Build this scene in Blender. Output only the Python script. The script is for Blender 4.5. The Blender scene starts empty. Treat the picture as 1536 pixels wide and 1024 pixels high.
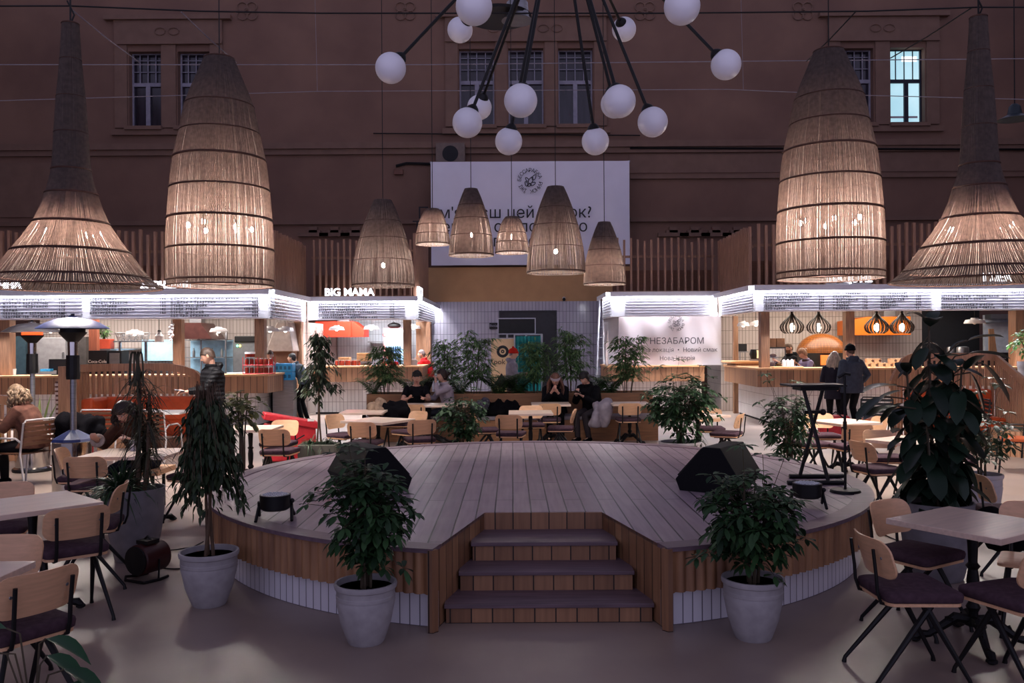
import bpy, bmesh, math, random
from math import sin, cos, pi, radians as R, sqrt, atan2
from mathutils import Vector as V, Matrix, noise
import mathutils
SC = bpy.context.scene
COL = SC.collection
# ---------------------------------------------------------------- camera
F = 1280.0; CAMZ = 1.85; ROLL = R(0.35)
cam = bpy.data.objects.new('camera', bpy.data.cameras.new('camera')); COL.objects.link(cam)
cam.location = (0, 0, CAMZ); cam.rotation_euler = (pi/2, ROLL, 0)
cam.data.lens = 30; cam.data.sensor_width = 36; cam.data.shift_y = 3/1536
cam.data.clip_end = 200
SC.camera = cam
# ---------------------------------------------------------------- world, exposure
W = bpy.data.worlds.new('world'); SC.world = W; W.use_nodes = True
bg = W.node_tree.nodes['Background']; bg.inputs[0].default_value = (.77, .73, 1.10, 1); wt = W.node_tree; tc_ = wt.nodes.new('ShaderNodeTexCoord'); sx_ = wt.nodes.new('ShaderNodeSeparateXYZ'); mr_ = wt.nodes.new('ShaderNodeMapRange')
wt.links.new(tc_.outputs['Generated'], sx_.inputs[0]); wt.links.new(sx_.outputs['Z'], mr_.inputs[0]); wt.links.new(mr_.outputs[0], bg.inputs[1])
mr_.inputs[1].default_value = 0; mr_.inputs[2].default_value = .9; mr_.inputs[3].default_value = .85; mr_.inputs[4].default_value = .2   # dim hall: paler towards the open front, darker overhead
SC.view_settings.view_transform = 'Standard'; SC.view_settings.look = 'None'
SC.view_settings.gamma = 1; SC.view_settings.use_curve_mapping = False; SC.view_settings.exposure = 0
E_STRIP = 85.0; E_SIGN = 2.6; E_BULB = 8.0
def area(name, loc, size, power, col, rot=(0, 0, 0), spread=pi):
    l = bpy.data.lights.new(name, 'AREA'); l.shape = 'RECTANGLE'; l.size, l.size_y = size; l.energy = power; l.color = col; l.spread = spread
    o = bpy.data.objects.new(name, l); o.location = loc; o.rotation_euler = rot; COL.objects.link(o); return o
# unseen area lights added under the stall ceilings to brighten the interiors
area('stall_fill', (-9.5, 20.6, 2.98), (6, 1.6), 330, (1, .93, .86))
area('stall_fill', (-3.9, 23.9, 2.98), (2.4, 1.8), 330, (.9, .95, 1))
area('stall_fill', (8.0, 20.9, 2.98), (4.6, 1.8), 230, (1, .88, .74))
area('stall_fill', (4.1, 22.68, 3.0), (2.4, .12), 70, (.95, .95, 1))
# area lights added below the fascia edges to brighten the aisle floor
for x_, y_, l_, p_ in ((-9.2, 18.86, 7, 190), (8.9, 18.86, 6.6, 190), (-4.0, 22.26, 2.6, 80), (4.0, 22.26, 2.6, 80)):
    area('aisle_fill', (x_, y_, 2.36), (l_, .08), p_, (.97, .95, 1), (R(-18), 0, 0), R(110))
# ---------------------------------------------------------------- projection helpers
def P(x, y, Y):
    u = x-768; v = 515-y
    xw = u*cos(ROLL)+v*sin(ROLL); zw = -u*sin(ROLL)+v*cos(ROLL)
    return V((xw*Y/F, Y, CAMZ+zw*Y/F))
def G(x, y, z=0.0):
    u = x-768; v = 515-y
    xw = u*cos(ROLL)+v*sin(ROLL); zw = -u*sin(ROLL)+v*cos(ROLL)
    Y = (z-CAMZ)*F/zw
    return V((xw*Y/F, Y, z))
# ---------------------------------------------------------------- materials
def lin(h):
    h = h.lstrip('#'); o = []
    for i in (0, 2, 4):
        c = int(h[i:i+2], 16)/255; o.append(c/12.92 if c <= .04045 else ((c+.055)/1.055)**2.4)
    return (*o, 1)
MATS = {}
class NT:
    def __init__(s, name):
        s.m = bpy.data.materials.new(name); s.m.use_nodes = True; s.t = s.m.node_tree
        s.b = s.t.nodes['Principled BSDF']; s.o = s.t.nodes['Material Output']; MATS[name] = s.m
    def n(s, ty, **k):
        nd = s.t.nodes.new(ty)
        for a, b in k.items(): setattr(nd, a, b)
        return nd
    def l(s, a, b): s.t.links.new(a, b)
    def ramp(s, fac, c1, c2, p1=0., p2=1.):
        r = s.n('ShaderNodeValToRGB'); e = r.color_ramp.elements
        e[0].position = p1; e[0].color = c1; e[1].position = p2; e[1].color = c2
        s.l(fac, r.inputs[0]); return r.outputs[0]
    def noise(s, scale, vec=None, stretch=None, detail=4):
        tx = s.n('ShaderNodeTexNoise'); tx.inputs['Scale'].default_value = scale; tx.inputs['Detail'].default_value = detail
        if vec is None:
            tc = s.n('ShaderNodeTexCoord'); vec = tc.outputs['Object']
        if stretch:
            mp = s.n('ShaderNodeMapping'); mp.inputs['Scale'].default_value = stretch; s.l(vec, mp.inputs[0]); vec = mp.outputs[0]
        s.l(vec, tx.inputs['Vector']); return tx.outputs['Fac']
    def bump(s, h, st=.3, d=.01):
        b = s.n('ShaderNodeBump'); b.inputs['Strength'].default_value = st; b.inputs['Distance'].default_value = d
        s.l(h, b.inputs['Height']); s.l(b.outputs[0], s.b.inputs['Normal'])
def sc(c, k): return (min(1, c[0]*k), min(1, c[1]*k), min(1, c[2]*k), 1)
def mat(name, col, rough=.6, metal=0, var=.15, nscale=8, stretch=None, bump=0, spec=.5, transl=0, trans=0, ior=1.45):
    if name in MATS: return MATS[name]
    s = NT(name); c = lin(col) if isinstance(col, str) else (*col, 1)
    s.b.inputs['Roughness'].default_value = rough; s.b.inputs['Metallic'].default_value = metal
    s.b.inputs['Specular IOR Level'].default_value = spec; s.b.inputs['IOR'].default_value = ior
    s.b.inputs['Transmission Weight'].default_value = trans
    f = s.noise(nscale, stretch=stretch)
    cc = s.ramp(f, sc(c, 1-var), sc(c, 1+var), .3, .7); s.l(cc, s.b.inputs['Base Color'])
    if bump: s.bump(f, bump, .004)
    if transl:
        tr = s.n('ShaderNodeBsdfTranslucent'); s.l(cc, tr.inputs[0]); mx = s.n('ShaderNodeMixShader'); mx.inputs[0].default_value = transl
        s.l(s.b.outputs[0], mx.inputs[1]); s.l(tr.outputs[0], mx.inputs[2]); s.l(mx.outputs[0], s.o.inputs[0])
    return s.m
def emit(name, col, st):
    if name in MATS: return MATS[name]
    s = NT(name); c = lin(col) if isinstance(col, str) else (*col, 1)
    s.b.inputs['Base Color'].default_value = sc(c, .8); s.b.inputs['Emission Color'].default_value = c
    s.b.inputs['Emission Strength'].default_value = st
    return s.m
def bricks(name, bw, bh, c1, c2, mortar, msize, offset=0., rough=.5, spec=.5, bump=.3, wood=0, swap=False, msm=.1, rvar=0):
    """boards or tiles on the metre uv"""
    if name in MATS: return MATS[name]
    s = NT(name); uv = s.n('ShaderNodeUVMap').outputs[0]
    if swap:
        mp = s.n('ShaderNodeMapping'); mp.inputs['Rotation'].default_value = (0, 0, pi/2); s.l(uv, mp.inputs[0]); vec = mp.outputs[0]
    else: vec = uv
    b = s.n('ShaderNodeTexBrick'); b.offset = offset; b.inputs['Scale'].default_value = 1
    b.inputs['Brick Width'].default_value = bw; b.inputs['Row Height'].default_value = bh
    b.inputs['Mortar Size'].default_value = msize; b.inputs['Mortar Smooth'].default_value = msm; b.inputs['Bias'].default_value = 0
    b.inputs['Color1'].default_value = lin(c1); b.inputs['Color2'].default_value = lin(c2); b.inputs['Mortar'].default_value = lin(mortar)
    s.l(vec, b.inputs['Vector']); col = b.outputs['Color']
    if wood:
        st = (30, 2, 1) if not swap else (2.5, 40, 1)
        f = s.noise(1.0 if not swap else 1.0, vec=uv if not swap else uv, stretch=(30, 1.6, 1) if not swap else (28, 1.6, 1), detail=6)
        mx = s.n('ShaderNodeMix', data_type='RGBA', blend_type='MULTIPLY'); mx.inputs[0].default_value = wood
        g = s.ramp(f, (.35, .33, .33, 1), (1.0, 1.0, 1.0, 1), .25, .65)
        s.l(col, mx.inputs[6]); s.l(g, mx.inputs[7]); col = mx.outputs[2]
    s.l(col, s.b.inputs['Base Color']); s.b.inputs['Specular IOR Level'].default_value = spec
    if rvar:
        f2 = s.noise(2.2, vec=uv, detail=5); rr = s.n('ShaderNodeMapRange'); rr.inputs[3].default_value = rough-rvar; rr.inputs[4].default_value = rough+rvar
        s.l(f2, rr.inputs[0]); s.l(rr.outputs[0], s.b.inputs['Roughness'])
    else: s.b.inputs['Roughness'].default_value = rough
    inv = s.n('ShaderNodeMath', operation='SUBTRACT'); inv.inputs[0].default_value = 1; s.l(b.outputs['Fac'], inv.inputs[1])
    s.bump(inv.outputs[0], bump, .005)
    return s.m
def wood(name, c, var=.3, rough=.55, axis='z', scale=3):
    if name in MATS: return MATS[name]
    s = NT(name); cc = lin(c)
    st = {'z': (14, 14, 1), 'x': (1, 14, 14), 'y': (14, 1, 14)}[axis]
    f = s.noise(scale, stretch=st, detail=6)
    col = s.ramp(f, sc(cc, 1-var), sc(cc, 1+var), .3, .7); s.l(col, s.b.inputs['Base Color'])
    s.b.inputs['Roughness'].default_value = rough; s.bump(f, .15, .003)
    return s.m
M_ = {}
WOODC = wood('counter_oak', '#a37655', .25)
WOODX = wood('worktop_oak', '#c59568', .15, .4, 'x')
WOODY = wood('plywood_edge_oak', '#b98659', .18, .45, 'y')
POST = wood('post_pine', '#86624a', .3)
FIN = wood('fin_pine', '#a07860', .25)
PLY = wood('brown_plywood', '#6b4632', .12, .7, 'x')
BOARDS = bricks('oak_boards', .145, 3, '#a87c5b', '#8b6245', '#3a2618', .006, wood=.45)
CHAIRPLY = wood('chair_plywood', '#dcac84', .10, .4, 'x', 4)
TABLETOP = wood('table_veneer', '#dcc2b0', .10, .28, 'x', 3)
BLK = mat('black_steel', '#0f0e10', .5, .2)
IRON = mat('cast_iron', '#100f11', .5, .4, bump=.3, nscale=30)
CUSH = mat('purple_brown_felt', '#4a3840', .95, 0, .2, 30, bump=.4, spec=.1)
CUSHL = mat('bench_felt', '#8a8083', .95, 0, .1, 30, spec=.1)
ORANGE = mat('orange_leather', '#b8481b', .55, 0, .15, 9, bump=.15)
WHITE = mat('white_board', '#dcdce4', .55, 0, .03)
WHITEM = mat('white_enamel', '#c9c5c6', .35, 0, .05)
TILE = bricks('white_stack_tile', .075, .3, '#c3bdb8', '#b5aeaa', '#6d645f', .006, rough=.35, bump=.5)
TILEC = bricks('counter_tile', .10, .32, '#d6d2cf', '#cbc6c2', '#8a8380', .006, rough=.3, bump=.5)
TILEW = bricks('glazed_wall_tile', .11, .36, '#aea9b4', '#a39eaa', '#6a6672', .006, rough=.16, bump=.9, rvar=.08)
STEEL = mat('brushed_steel', '#8d8d90', .35, .8, .15, 4, (1, 1, 12))
CHROME = mat('polished_steel', '#c0bcb8', .12, 1, .03)
DARK = mat('dark_recess', '#16151a', .7)
DEVICE = mat('black_plastic', '#141417', .4)
CONC = mat('grey_concrete', '#a39ea0', .8, 0, .12, 14, bump=.35)
CONCD = mat('dark_concrete', '#7a767a', .8, 0, .15, 10, bump=.35)
SOIL = mat('soil', '#231a14', .95, 0, .5, 60, bump=.9)
GREY = mat('grey_plastic', '#6a6c70', .5)
BLUE = mat('blue_plastic', '#2a86b8', .45)
REDP = mat('red_fabric', '#b3202a', .6, bump=.2, nscale=20)
CARD = mat('kraft_cardboard', '#b98f68', .8)
PAPER = mat('white_paper', '#e4e0dc', .7, 0, .03)
BLACKTXT = mat('black_lettering', '#17161c', .6, 0, 0)
CLEAR = mat('clear_glass', '#f4f6f6', .03, 0, 0, trans=1)
# ---------------------------------------------------------------- mesh builder
ZA = V((0, 0, 1))
class MB:
    def __init__(s): s.v = []; s.f = []; s.mi = []; s.uvs = None
    def add(s, vs, fs, mi=0, M=None):
        b = len(s.v)
        if M is not None: vs = [M @ V(p) for p in vs]
        s.v += [tuple(p) for p in vs]; s.f += [tuple(b+i for i in f) for f in fs]; s.mi += [mi]*len(fs)
        return s
    def box(s, x0, x1, y0, y1, z0, z1, mi=0, M=None):
        vs = [(x0, y0, z0), (x1, y0, z0), (x1, y1, z0), (x0, y1, z0), (x0, y0, z1), (x1, y0, z1), (x1, y1, z1), (x0, y1, z1)]
        return s.add(vs, [(0, 3, 2, 1), (4, 5, 6, 7), (0, 1, 5, 4), (1, 2, 6, 5), (2, 3, 7, 6), (3, 0, 4, 7)], mi, M)
    def cbox(s, c, d, mi=0, rz=0, M=None):
        T = Matrix.Translation(c) @ Matrix.Rotation(rz, 4, 'Z')
        if M is not None: T = M @ T
        a, b, h = d[0]/2, d[1]/2, d[2]/2
        return s.box(-a, a, -b, b, -h, h, mi, T)
    def loft(s, rings, mi=0, cap=True, closed=True, M=None):
        n = len(rings[0]); vs = [p for r in rings for p in r]; fs = []
        for i in range(len(rings)-1):
            for j in range(n if closed else n-1):
                k = (j+1) % n
                fs.append((i*n+j, i*n+k, (i+1)*n+k, (i+1)*n+j))
        if cap and closed:
            fs.append(tuple(reversed(range(n)))); fs.append(tuple((len(rings)-1)*n+j for j in range(n)))
        return s.add(vs, fs, mi, M)
    def tube(s, pts, r, n=8, mi=0, cap=True, M=None, flat=1.0, loop=False):
        pts = [V(p) for p in pts]; N = len(pts)
        rr = r if isinstance(r, (list, tuple)) else [r]*N
        rings = []; up = None
        for i, p in enumerate(pts):
            if loop: t = pts[(i+1) % N]-pts[i-1]
            else: t = (pts[min(i+1, N-1)]-pts[max(i-1, 0)])
            t = t.normalized() if t.length > 1e-9 else ZA
            if up is None:
                up = V((0, 1, 0)) if abs(t.z) > .9 else ZA
            a = t.cross(up)
            if a.length < 1e-5: a = t.orthogonal()
            a.normalize(); b = a.cross(t).normalized(); up = b
            rings.append([p+a*cos(2*pi*k/n)*rr[i]+b*sin(2*pi*k/n)*rr[i]*flat for k in range(n)])
        if loop: rings.append(rings[0]); cap = False
        return s.loft([list(reversed(q)) for q in rings], mi, cap, True, M)
    def lathe(s, prof, n=24, c=(0, 0, 0), mi=0, cap=True, M=None):
        c = V(c); rings = [[c+V((r*cos(2*pi*k/n), r*sin(2*pi*k/n), z)) for k in range(n)] for r, z in prof]
        return s.loft(rings, mi, cap, True, M)
    def prism(s, poly, z0, z1, mi=0, M=None):
        return s.loft([[V((x, y, z0)) for x, y in poly], [V((x, y, z1)) for x, y in poly]], mi, True, True, M)
    def ell(s, c, r, n=12, m=8, mi=0, M=None):
        rings = []
        for i in range(m+1):
            a = -pi/2+pi*i/m; q = max(cos(a), .02)
            rings.append([V((c[0]+r[0]*q*cos(2*pi*k/n), c[1]+r[1]*q*sin(2*pi*k/n), c[2]+r[2]*sin(a))) for k in range(n)])
        return s.loft(rings, mi, True, True, M)
    def ext(s, poly, axis, a0, a1, mi=0, M=None):
        """2d outline extruded along x (poly = y,z) or y (poly = x,z)"""
        if axis == 'x': r = [[V((a, p, q)) for p, q in poly] for a in (a0, a1)]
        else: r = [[V((p, a, q)) for p, q in reversed(poly)] for a in (a0, a1)]
        return s.loft(r, mi, True, True, M)
    def mesh(s, name, mats, smooth=False, uvf=None):
        me = bpy.data.meshes.new(name); me.from_pydata(s.v, [], s.f); me.update()
        for m in (mats if isinstance(mats, (list, tuple)) else [mats]): me.materials.append(m)
        if any(s.mi): me.polygons.foreach_set('material_index', s.mi)
        uv = me.uv_layers.new(name='UVMap'); data = uv.data
        for p in me.polygons:
            n = p.normal
            if abs(n.z) > .8: t, w = V((1, 0, 0)), V((0, 1, 0))
            else:
                t = ZA.cross(n).normalized(); w = ZA
            for li in p.loop_indices:
                co = me.vertices[me.loops[li].vertex_index].co
                data[li].uv = uvf(co, n) if uvf else (co.dot(t), co.dot(w))
        if smooth:
            me.polygons.foreach_set('use_smooth', [True]*len(me.polygons)); me.set_sharp_from_angle(angle=R(38 if smooth is True else smooth))
        return me
    def build(s, name, mats, parent=None, smooth=False, bevel=0, loc=None, rz=0, uvf=None):
        o = bpy.data.objects.new(name, s.mesh(name, mats, smooth, uvf)); COL.objects.link(o)
        if parent is not None: o.parent = parent
        if loc is not None: o.location = loc
        if rz: o.rotation_euler.z = rz
        if bevel:
            b = o.modifiers.new('bevel', 'BEVEL'); b.width = bevel; b.segments = 2; b.limit_method = 'ANGLE'
        return o
def tag(o, label=None, cat=None, group=None, kind=None):
    if label: o['label'] = label
    if cat: o['category'] = cat
    if group: o['group'] = group
    if kind: o['kind'] = kind
    return o
def thing(name, label, cat, loc=(0, 0, 0), rz=0, group=None):
    o = bpy.data.objects.new(name, None); COL.objects.link(o); o.location = loc; o.rotation_euler = (0, 0, rz)
    return tag(o, label, cat, group)
KIDS = {}
def copy_tree(o, parent=None):
    c = o.copy(); COL.objects.link(c)
    if parent is not None: c.parent = parent
    for ch in o.children: copy_tree(ch, c)
    return c
def dup(o, loc, rz=0, label=None, group=None, scale=None):
    c = copy_tree(o); c.location = loc; c.rotation_euler = (0, 0, rz)
    if scale: c.scale = (scale,)*3 if isinstance(scale, (int, float)) else scale
    if label: c['label'] = label
    if group: c['group'] = group
    return c
def text_geo(body, size, ext=0.0, align='CENTER', M=None, spacing=1.0, offset=0.0):
    c = bpy.data.curves.new('tmp', 'FONT'); c.body = body; c.size = size; c.extrude = ext; c.align_x = align; c.space_character = spacing
    c.offset = offset; c.resolution_u = 3
    o = bpy.data.objects.new('tmp', c); me = bpy.data.meshes.new_from_object(o)
    vs = [v.co.copy() for v in me.vertices]; fs = [tuple(p.vertices) for p in me.polygons]
    bpy.data.objects.remove(o); bpy.data.curves.remove(c); bpy.data.meshes.remove(me)
    if M is not None: vs = [M @ p for p in vs]
    return vs, fs
UPR = Matrix.Rotation(pi/2, 4, 'X')   # text upright, read from -Y
def put_text(mb, body, size, pos, ext=.0, align='CENTER', rz=0, spacing=1., mi=0, offset=0.):
    M = Matrix.Translation(pos) @ Matrix.Rotation(rz, 4, 'Z') @ UPR
    vs, fs = text_geo(body, size, ext, align, M, spacing, offset); mb.add(vs, fs, mi)
# ================================================================ setting
HX = 17.6; YB = 28.2
s = NT('beige_screed_floor'); f = s.noise(1.3, detail=6); f2 = s.noise(.35, detail=3)
c = s.ramp(f, lin('#8a7972'), lin('#9e8c80'), .3, .7)
s.l(c, s.b.inputs['Base Color']); rr = s.n('ShaderNodeMapRange'); rr.inputs[3].default_value = .22; rr.inputs[4].default_value = .5; s.l(f2, rr.inputs[0]); s.l(rr.outputs[0], s.b.inputs['Roughness'])
FLOORM = s.m
fl = MB().box(-HX, HX, -4, YB, -.1, 0).build('floor', FLOORM); tag(fl, kind='structure')
s = NT('brown_plaster'); f = s.noise(26, detail=3); f2 = s.noise(.5, detail=4)
c = s.ramp(f2, lin('#6c5146'), lin('#806253'), .3, .7); s.l(c, s.b.inputs['Base Color']); s.b.inputs['Roughness'].default_value = .9; s.bump(f, .25, .01)
WALLM = s.m
WALLL = mat('pale_brown_plaster', '#785e51', .9, 0, .08, 3)
TANM = mat('tan_plaster', '#b99066', .9, 0, .06, 3)
# window openings on the back wall: px x0,x1,y0,y1 at YB
wins = [(194, 241, 77, 190), (267, 314, 77, 190), (689, 741, 73, 188), (763, 815, 72, 188), (838, 889, 72, 188), (1262, 1310, 72, 185), (1336, 1387, 71, 185)]
def rectw(x0, x1, y0, y1, Y=YB):
    a = P(x0, y1, Y); b = P(x1, y0, Y); return a.x, b.x, a.z, b.z
rects = [rectw(*w) for w in wins]
# wall with real openings, built as column strips
mb = MB(); xs = [-HX]
for r in rects: xs += [r[0], r[1]]
xs.append(HX); ZT = 14
for i in range(len(xs)-1):
    if i % 2 == 0: mb.box(xs[i], xs[i+1], YB, YB+.4, 0, ZT)
    else:
        r = rects[i//2]; mb.box(xs[i], xs[i+1], YB, YB+.4, 0, r[2]); mb.box(xs[i], xs[i+1], YB, YB+.4, r[3], ZT)
tag(mb.build('wall_back', WALLM), kind='structure')
tag(MB().box(-HX-.3, -HX, -4, YB+.4, 0, ZT).build('wall_left', WALLM), kind='structure')
tag(MB().box(HX, HX+.3, -4, YB+.4, 0, ZT).build('wall_right', WALLM), kind='structure')
WFR = mat('window_frame_paint', '#8b8896', .5); WFD = mat('dark_window_frame', '#1c2030', .5)
s = NT('dark_pane'); f = s.noise(2, stretch=(3, 3, .4)); c = s.ramp(f, lin('#1b1720'), lin('#2d2733'), .35, .65); s.l(c, s.b.inputs['Base Color']); s.b.inputs['Roughness'].default_value = .15; PANE = s.m
s = NT('lit_room_pane'); f = s.noise(.6, stretch=(1, 1, .6)); c = s.ramp(f, lin('#8fc4d6'), lin('#c9ecf6'), .3, .7)
s.l(c, s.b.inputs['Emission Color']); s.b.inputs['Emission Strength'].default_value = 1.0; s.b.inputs['Base Color'].default_value = (.2, .3, .35, 1); LITP = s.m
for i, (x0, x1, z0, z1) in enumerate(rects):
    lit = i == 6; fm = WFD if lit else WFR; zm = z0+(z1-z0)*.585; xm = (x0+x1)/2+(.06 if lit else 0)
    r = MB().box(x0, x1, YB+.32, YB+.36, z0, z1).build('window_%d' % (i+1), LITP if lit else PANE); tag(r, kind='structure')
    m = MB(); t = .05; y0, y1 = YB+.24, YB+.31
    m.box(x0, x0+t, y0, y1, z0, z1).box(x1-t, x1, y0, y1, z0, z1).box(x0+t, x1-t, y0, y1, z0, z0+t).box(x0+t, x1-t, y0, y1, zm-.06, zm+.06)
    m.box(xm-.07, xm+.07, y0-.01, y1-.01, z0+t, zm-.06)
    m.build('window_frame', fm, r)
    m = MB()
    for k in (1, 2, 3): x = x0+(x1-x0)*k/4; m.box(x-.014, x+.014, y0, y0+.03, zm+.06, z1)
    if not lit:
        for k in (.35, .72): z = zm+.06+(z1-zm)*k; m.box(x0+t, x1-t, y0, y0+.02, z-.01, z+.01)
    m.box(x0+t, x1-t, y0, y1, z1-.03, z1)
    m.build('glazing_bar', fm, r)
    if lit:
        MB().cbox(((x0+x1)/2+.2, YB+.315, z1-.28), (.5, .01, .16)).build('ceiling_lamp_panel', emit('lit_panel', '#ffffff', 2.5), r)
        MB().box(x0+.1, x1-.1, YB+.31, YB+.318, z0+.25, z0+.32).build('inner_sill', WHITEM, r)
# stone surrounds, sills, ledges
tn = [0]
def trim(mb, m=WALLL):
    tn[0] += 1; o = mb.build('trim_%d' % tn[0], m, bevel=.0); tag(o, kind='structure'); return o
for grp in ((0, 1), (2, 4), (5, 6)):
    a = rects[grp[0]]; b = rects[grp[1]]; x0, x1 = a[0]-.45, b[1]+.45; z0, z1 = a[2], a[3]
    m = MB().box(x0, x1, YB-.1, YB, z1+.25, z1+1.0).box(x0-.3, x1+.3, YB-.2, YB, z1+1.0, z1+1.15).box(x0, x1, YB-.14, YB, z1+.2, z1+.27)
    for i in range(grp[0], grp[1]+2):
        xa = x0 if i == grp[0] else rects[i-1][1]+.04; xb = x1 if i == grp[1]+1 else rects[i][0]-.04
        m.box(xa, xb, YB-.07, YB, z0-.05, z1+.22)
    m.box(x0-.1, x1+.1, YB-.14, YB, z0-.3, z0-.12)
    for i in range(grp[0], grp[1]+1):
        m.box(rects[i][0]-.08, rects[i][1]+.08, YB-.22, YB, z0-.14, z0-.02)
    for k in range(grp[0], grp[1]):
        xc = (rects[k][1]+rects[k+1][0])/2
        m.tube([V((xc-.25+.18*cos(t*.5), YB-.12, z1+.62+.12*sin(t*.5))) for t in range(13)], .02, 4).tube([V((xc+.2+.18*cos(t*.5), YB-.12, z1+.62+.12*sin(t*.5))) for t in range(13)], .02, 4)
    trim(m)
q = P(950, 216, YB); zl = q.z
trim(MB().box(-HX, HX, YB-.18, YB, zl-.12, zl+.08).box(-HX, HX, YB-.1, YB, zl-.3, zl-.12))
z2 = P(1200, 265, YB).z; z3 = P(1200, 328, YB).z
trim(MB().box(P(945, 265, YB).x, HX, YB-.1, YB, z2-.05, z2+.06).box(P(945, 328, YB).x, HX, YB-.14, YB, z3-.08, z3+.05).box(-HX, P(640, 330, YB).x, YB-.12, YB, z3-.1, z3+.04))
trim(MB().box(-HX, P(80, 214, YB).x, YB-.05, YB, z3+.2, zl-.5).box(P(944, 240, YB).x, HX, YB-.03, YB, z2+.15, zl-.35))
# plaster rosettes high on the wall
for px in (371, 608, 967, 1204):
    c = P(px, 17, YB); m = MB()
    for k in range(4):
        a = pi/4+k*pi/2; m.tube([V((c.x+.22*cos(a)+.17*cos(t*pi/6), YB-.03, c.z+.2*sin(a)+.15*sin(t*pi/6))) for t in range(12)], .022, 5, loop=True)
    m.tube([V((c.x+.1*cos(t*pi/6), YB-.03, c.z+.1*sin(t*pi/6))) for t in range(12)], .03, 5, loop=True)
    trim(m)
# stepped brackets under the ledge behind the slats
for a0 in (470, 1010):
    m = MB()
    for k in range(4):
        c = P(a0+k*32, 350, YB-.1); m.box(c.x-.5, c.x+.5, YB-.16, YB, c.z-.1, c.z+.02)
        for d in (.16, .09): m.box(c.x-d*1.5, c.x+d*1.5, YB-.16, YB, c.z+.02, c.z+.02+(.34-d*1.6))
    trim(m)
trim(MB().tube([P(945, 222, YB-.12), P(1536, 224, YB-.12)], .035, 6).tube([P(560, 200, YB-.1), P(960, 203, YB-.1)], .02, 6), BLK)
# tiled wall and tan wall between the stalls
YT = 27.6
xl, xr = P(648, 450, YT).x-.4, P(945, 450, YT).x
zt = P(780, 452, YT).z; zb = P(780, 398, YT).z
dx0, dx1, dz = P(750, 500, YT).x, P(834, 500, YT).x, P(780, 467, YT).z
m = MB().box(xl, dx0, YT, YT+.2, 0, zt).box(dx1, xr, YT, YT+.2, 0, zt).box(dx0, dx1, YT, YT+.2, dz, zt)
tag(m.build('wall_tiled', TILEW), kind='structure')
tag(MB().box(xl, xr, YT, YT+.2, zt, zb-.05).build('wall_tan', TANM), kind='structure')
d = MB().box(dx0, dx1, YT+.04, YT+.1, 0, dz).build('door_1', mat('dark_door', '#26252d', .5)); tag(d, kind='structure')
MB().cbox((dx1-.12, YT+.02, 1.05), (.03, .05, .22)).build('door_handle', STEEL, d)
m = MB().box(dx0-.03, dx0, YT-.02, YT+.12, 0, dz).box(dx1, dx1+.03, YT-.02, YT+.12, 0, dz).box(dx0-.03, dx1+.03, YT-.02, YT+.12, dz, dz+.03)
trim(m, mat('door_casing', '#2a2a33', .5))
# big banner
def ring_logo(mb, c, r, words, size, Y, k=1.0):
    n = len(words)
    for i, ch in enumerate(words):
        if ch == ' ': continue
        a = 3.05-2*pi*i/n
        pos = V((c.x+r*cos(a), Y, c.z+r*sin(a)))
        M = Matrix.Translation(pos) @ Matrix.Rotation(-(a-pi/2), 4, 'Y') @ UPR @ Matrix.Translation((0, -size*.35, 0))
        vs, fs = text_geo(ch, size, .002, 'CENTER', M); mb.add(vs, fs)
    # leaf sprig in the ring
    def lf(px, pz, a, L):
        ps = []
        for t in range(13):
            u = t/12*2*pi; x = cos(u)*L/2; w = sin(u)*L*.27*(1-.35*cos(u))
            ps.append(V((c.x+(px+x*cos(a)-w*sin(a))*k, Y, c.z+(pz+x*sin(a)+w*cos(a))*k)))
        mb.tube(ps[:-1], r*.035, 4, loop=True)
    u = r/.36
    lf(.03*u, .02*u, 1.1, .24*u); lf(.14*u, .12*u, 1.0, .2*u); lf(-.1*u, .05*u, 2.2, .15*u); lf(-.12*u, -.1*u, 2.0, .17*u); lf(.1*u, -.1*u, .4, .18*u); lf(-.02*u, -.14*u, .3, .14*u)
BANNER = mat('white_banner_cloth', '#e2e0ec', .8, 0, .03, 1.5, bump=.2)
YN = 27.42
a = P(647, 398, YN); b = P(944, 241, YN)
bn = thing('banner', 'huge white cloth banner with black Ukrainian text hanging high on the back wall', 'banner', (0, 0, 0))
nx, nz = 60, 24; rings = []
for j in range(nz+1):
    z = a.z+(b.z-a.z)*j/nz; rings.append([V((a.x+(b.x-a.x)*i/nx, YN+.02*sin(i*.5+.2*j)*(1 if i < 50 else 2.2)*(.3+(1-j/nz)), z)) for i in range(nx+1)])
vs = [p for r in rings for p in r]+[p+V((0, .012, 0)) for r in rings for p in r]; o_ = (nx+1)*(nz+1)
fs = []
for j in range(nz):
    for i in range(nx):
        q = j*(nx+1)+i; fs.append((q, q+1, q+nx+2, q+nx+1)); fs.append((o_+q, o_+q+nx+1, o_+q+nx+2, o_+q+1))
MB().add(vs, fs).build('cloth', BANNER, bn, True)
m = MB(); YF = YN-.075
for txt, px, py, al in (("Пам'ятаєш цей смак?", 887, 328, 'RIGHT'), ('Тепер тут стільки їжі, що', 882, 348, 'RIGHT'), ('зголодніти неможливо', 876, 370, 'RIGHT')):
    pass
rows = [("Пам'ятаєш цей ринок?", 888, 326), ('Тепер тут стало ситно', 882, 347), ('від гарної їжі', 850, 369)]
for txt, px, py in rows: put_text(m, txt, .52, P(px, py, YF), .003, 'RIGHT')
ring_logo(m, P(795, 271, YF), .345, 'БЕССАРАБКА РИНОК ЇЖІ ', .17, YF)
m.build('lettering', BLACKTXT, bn)
m = MB()
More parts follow.
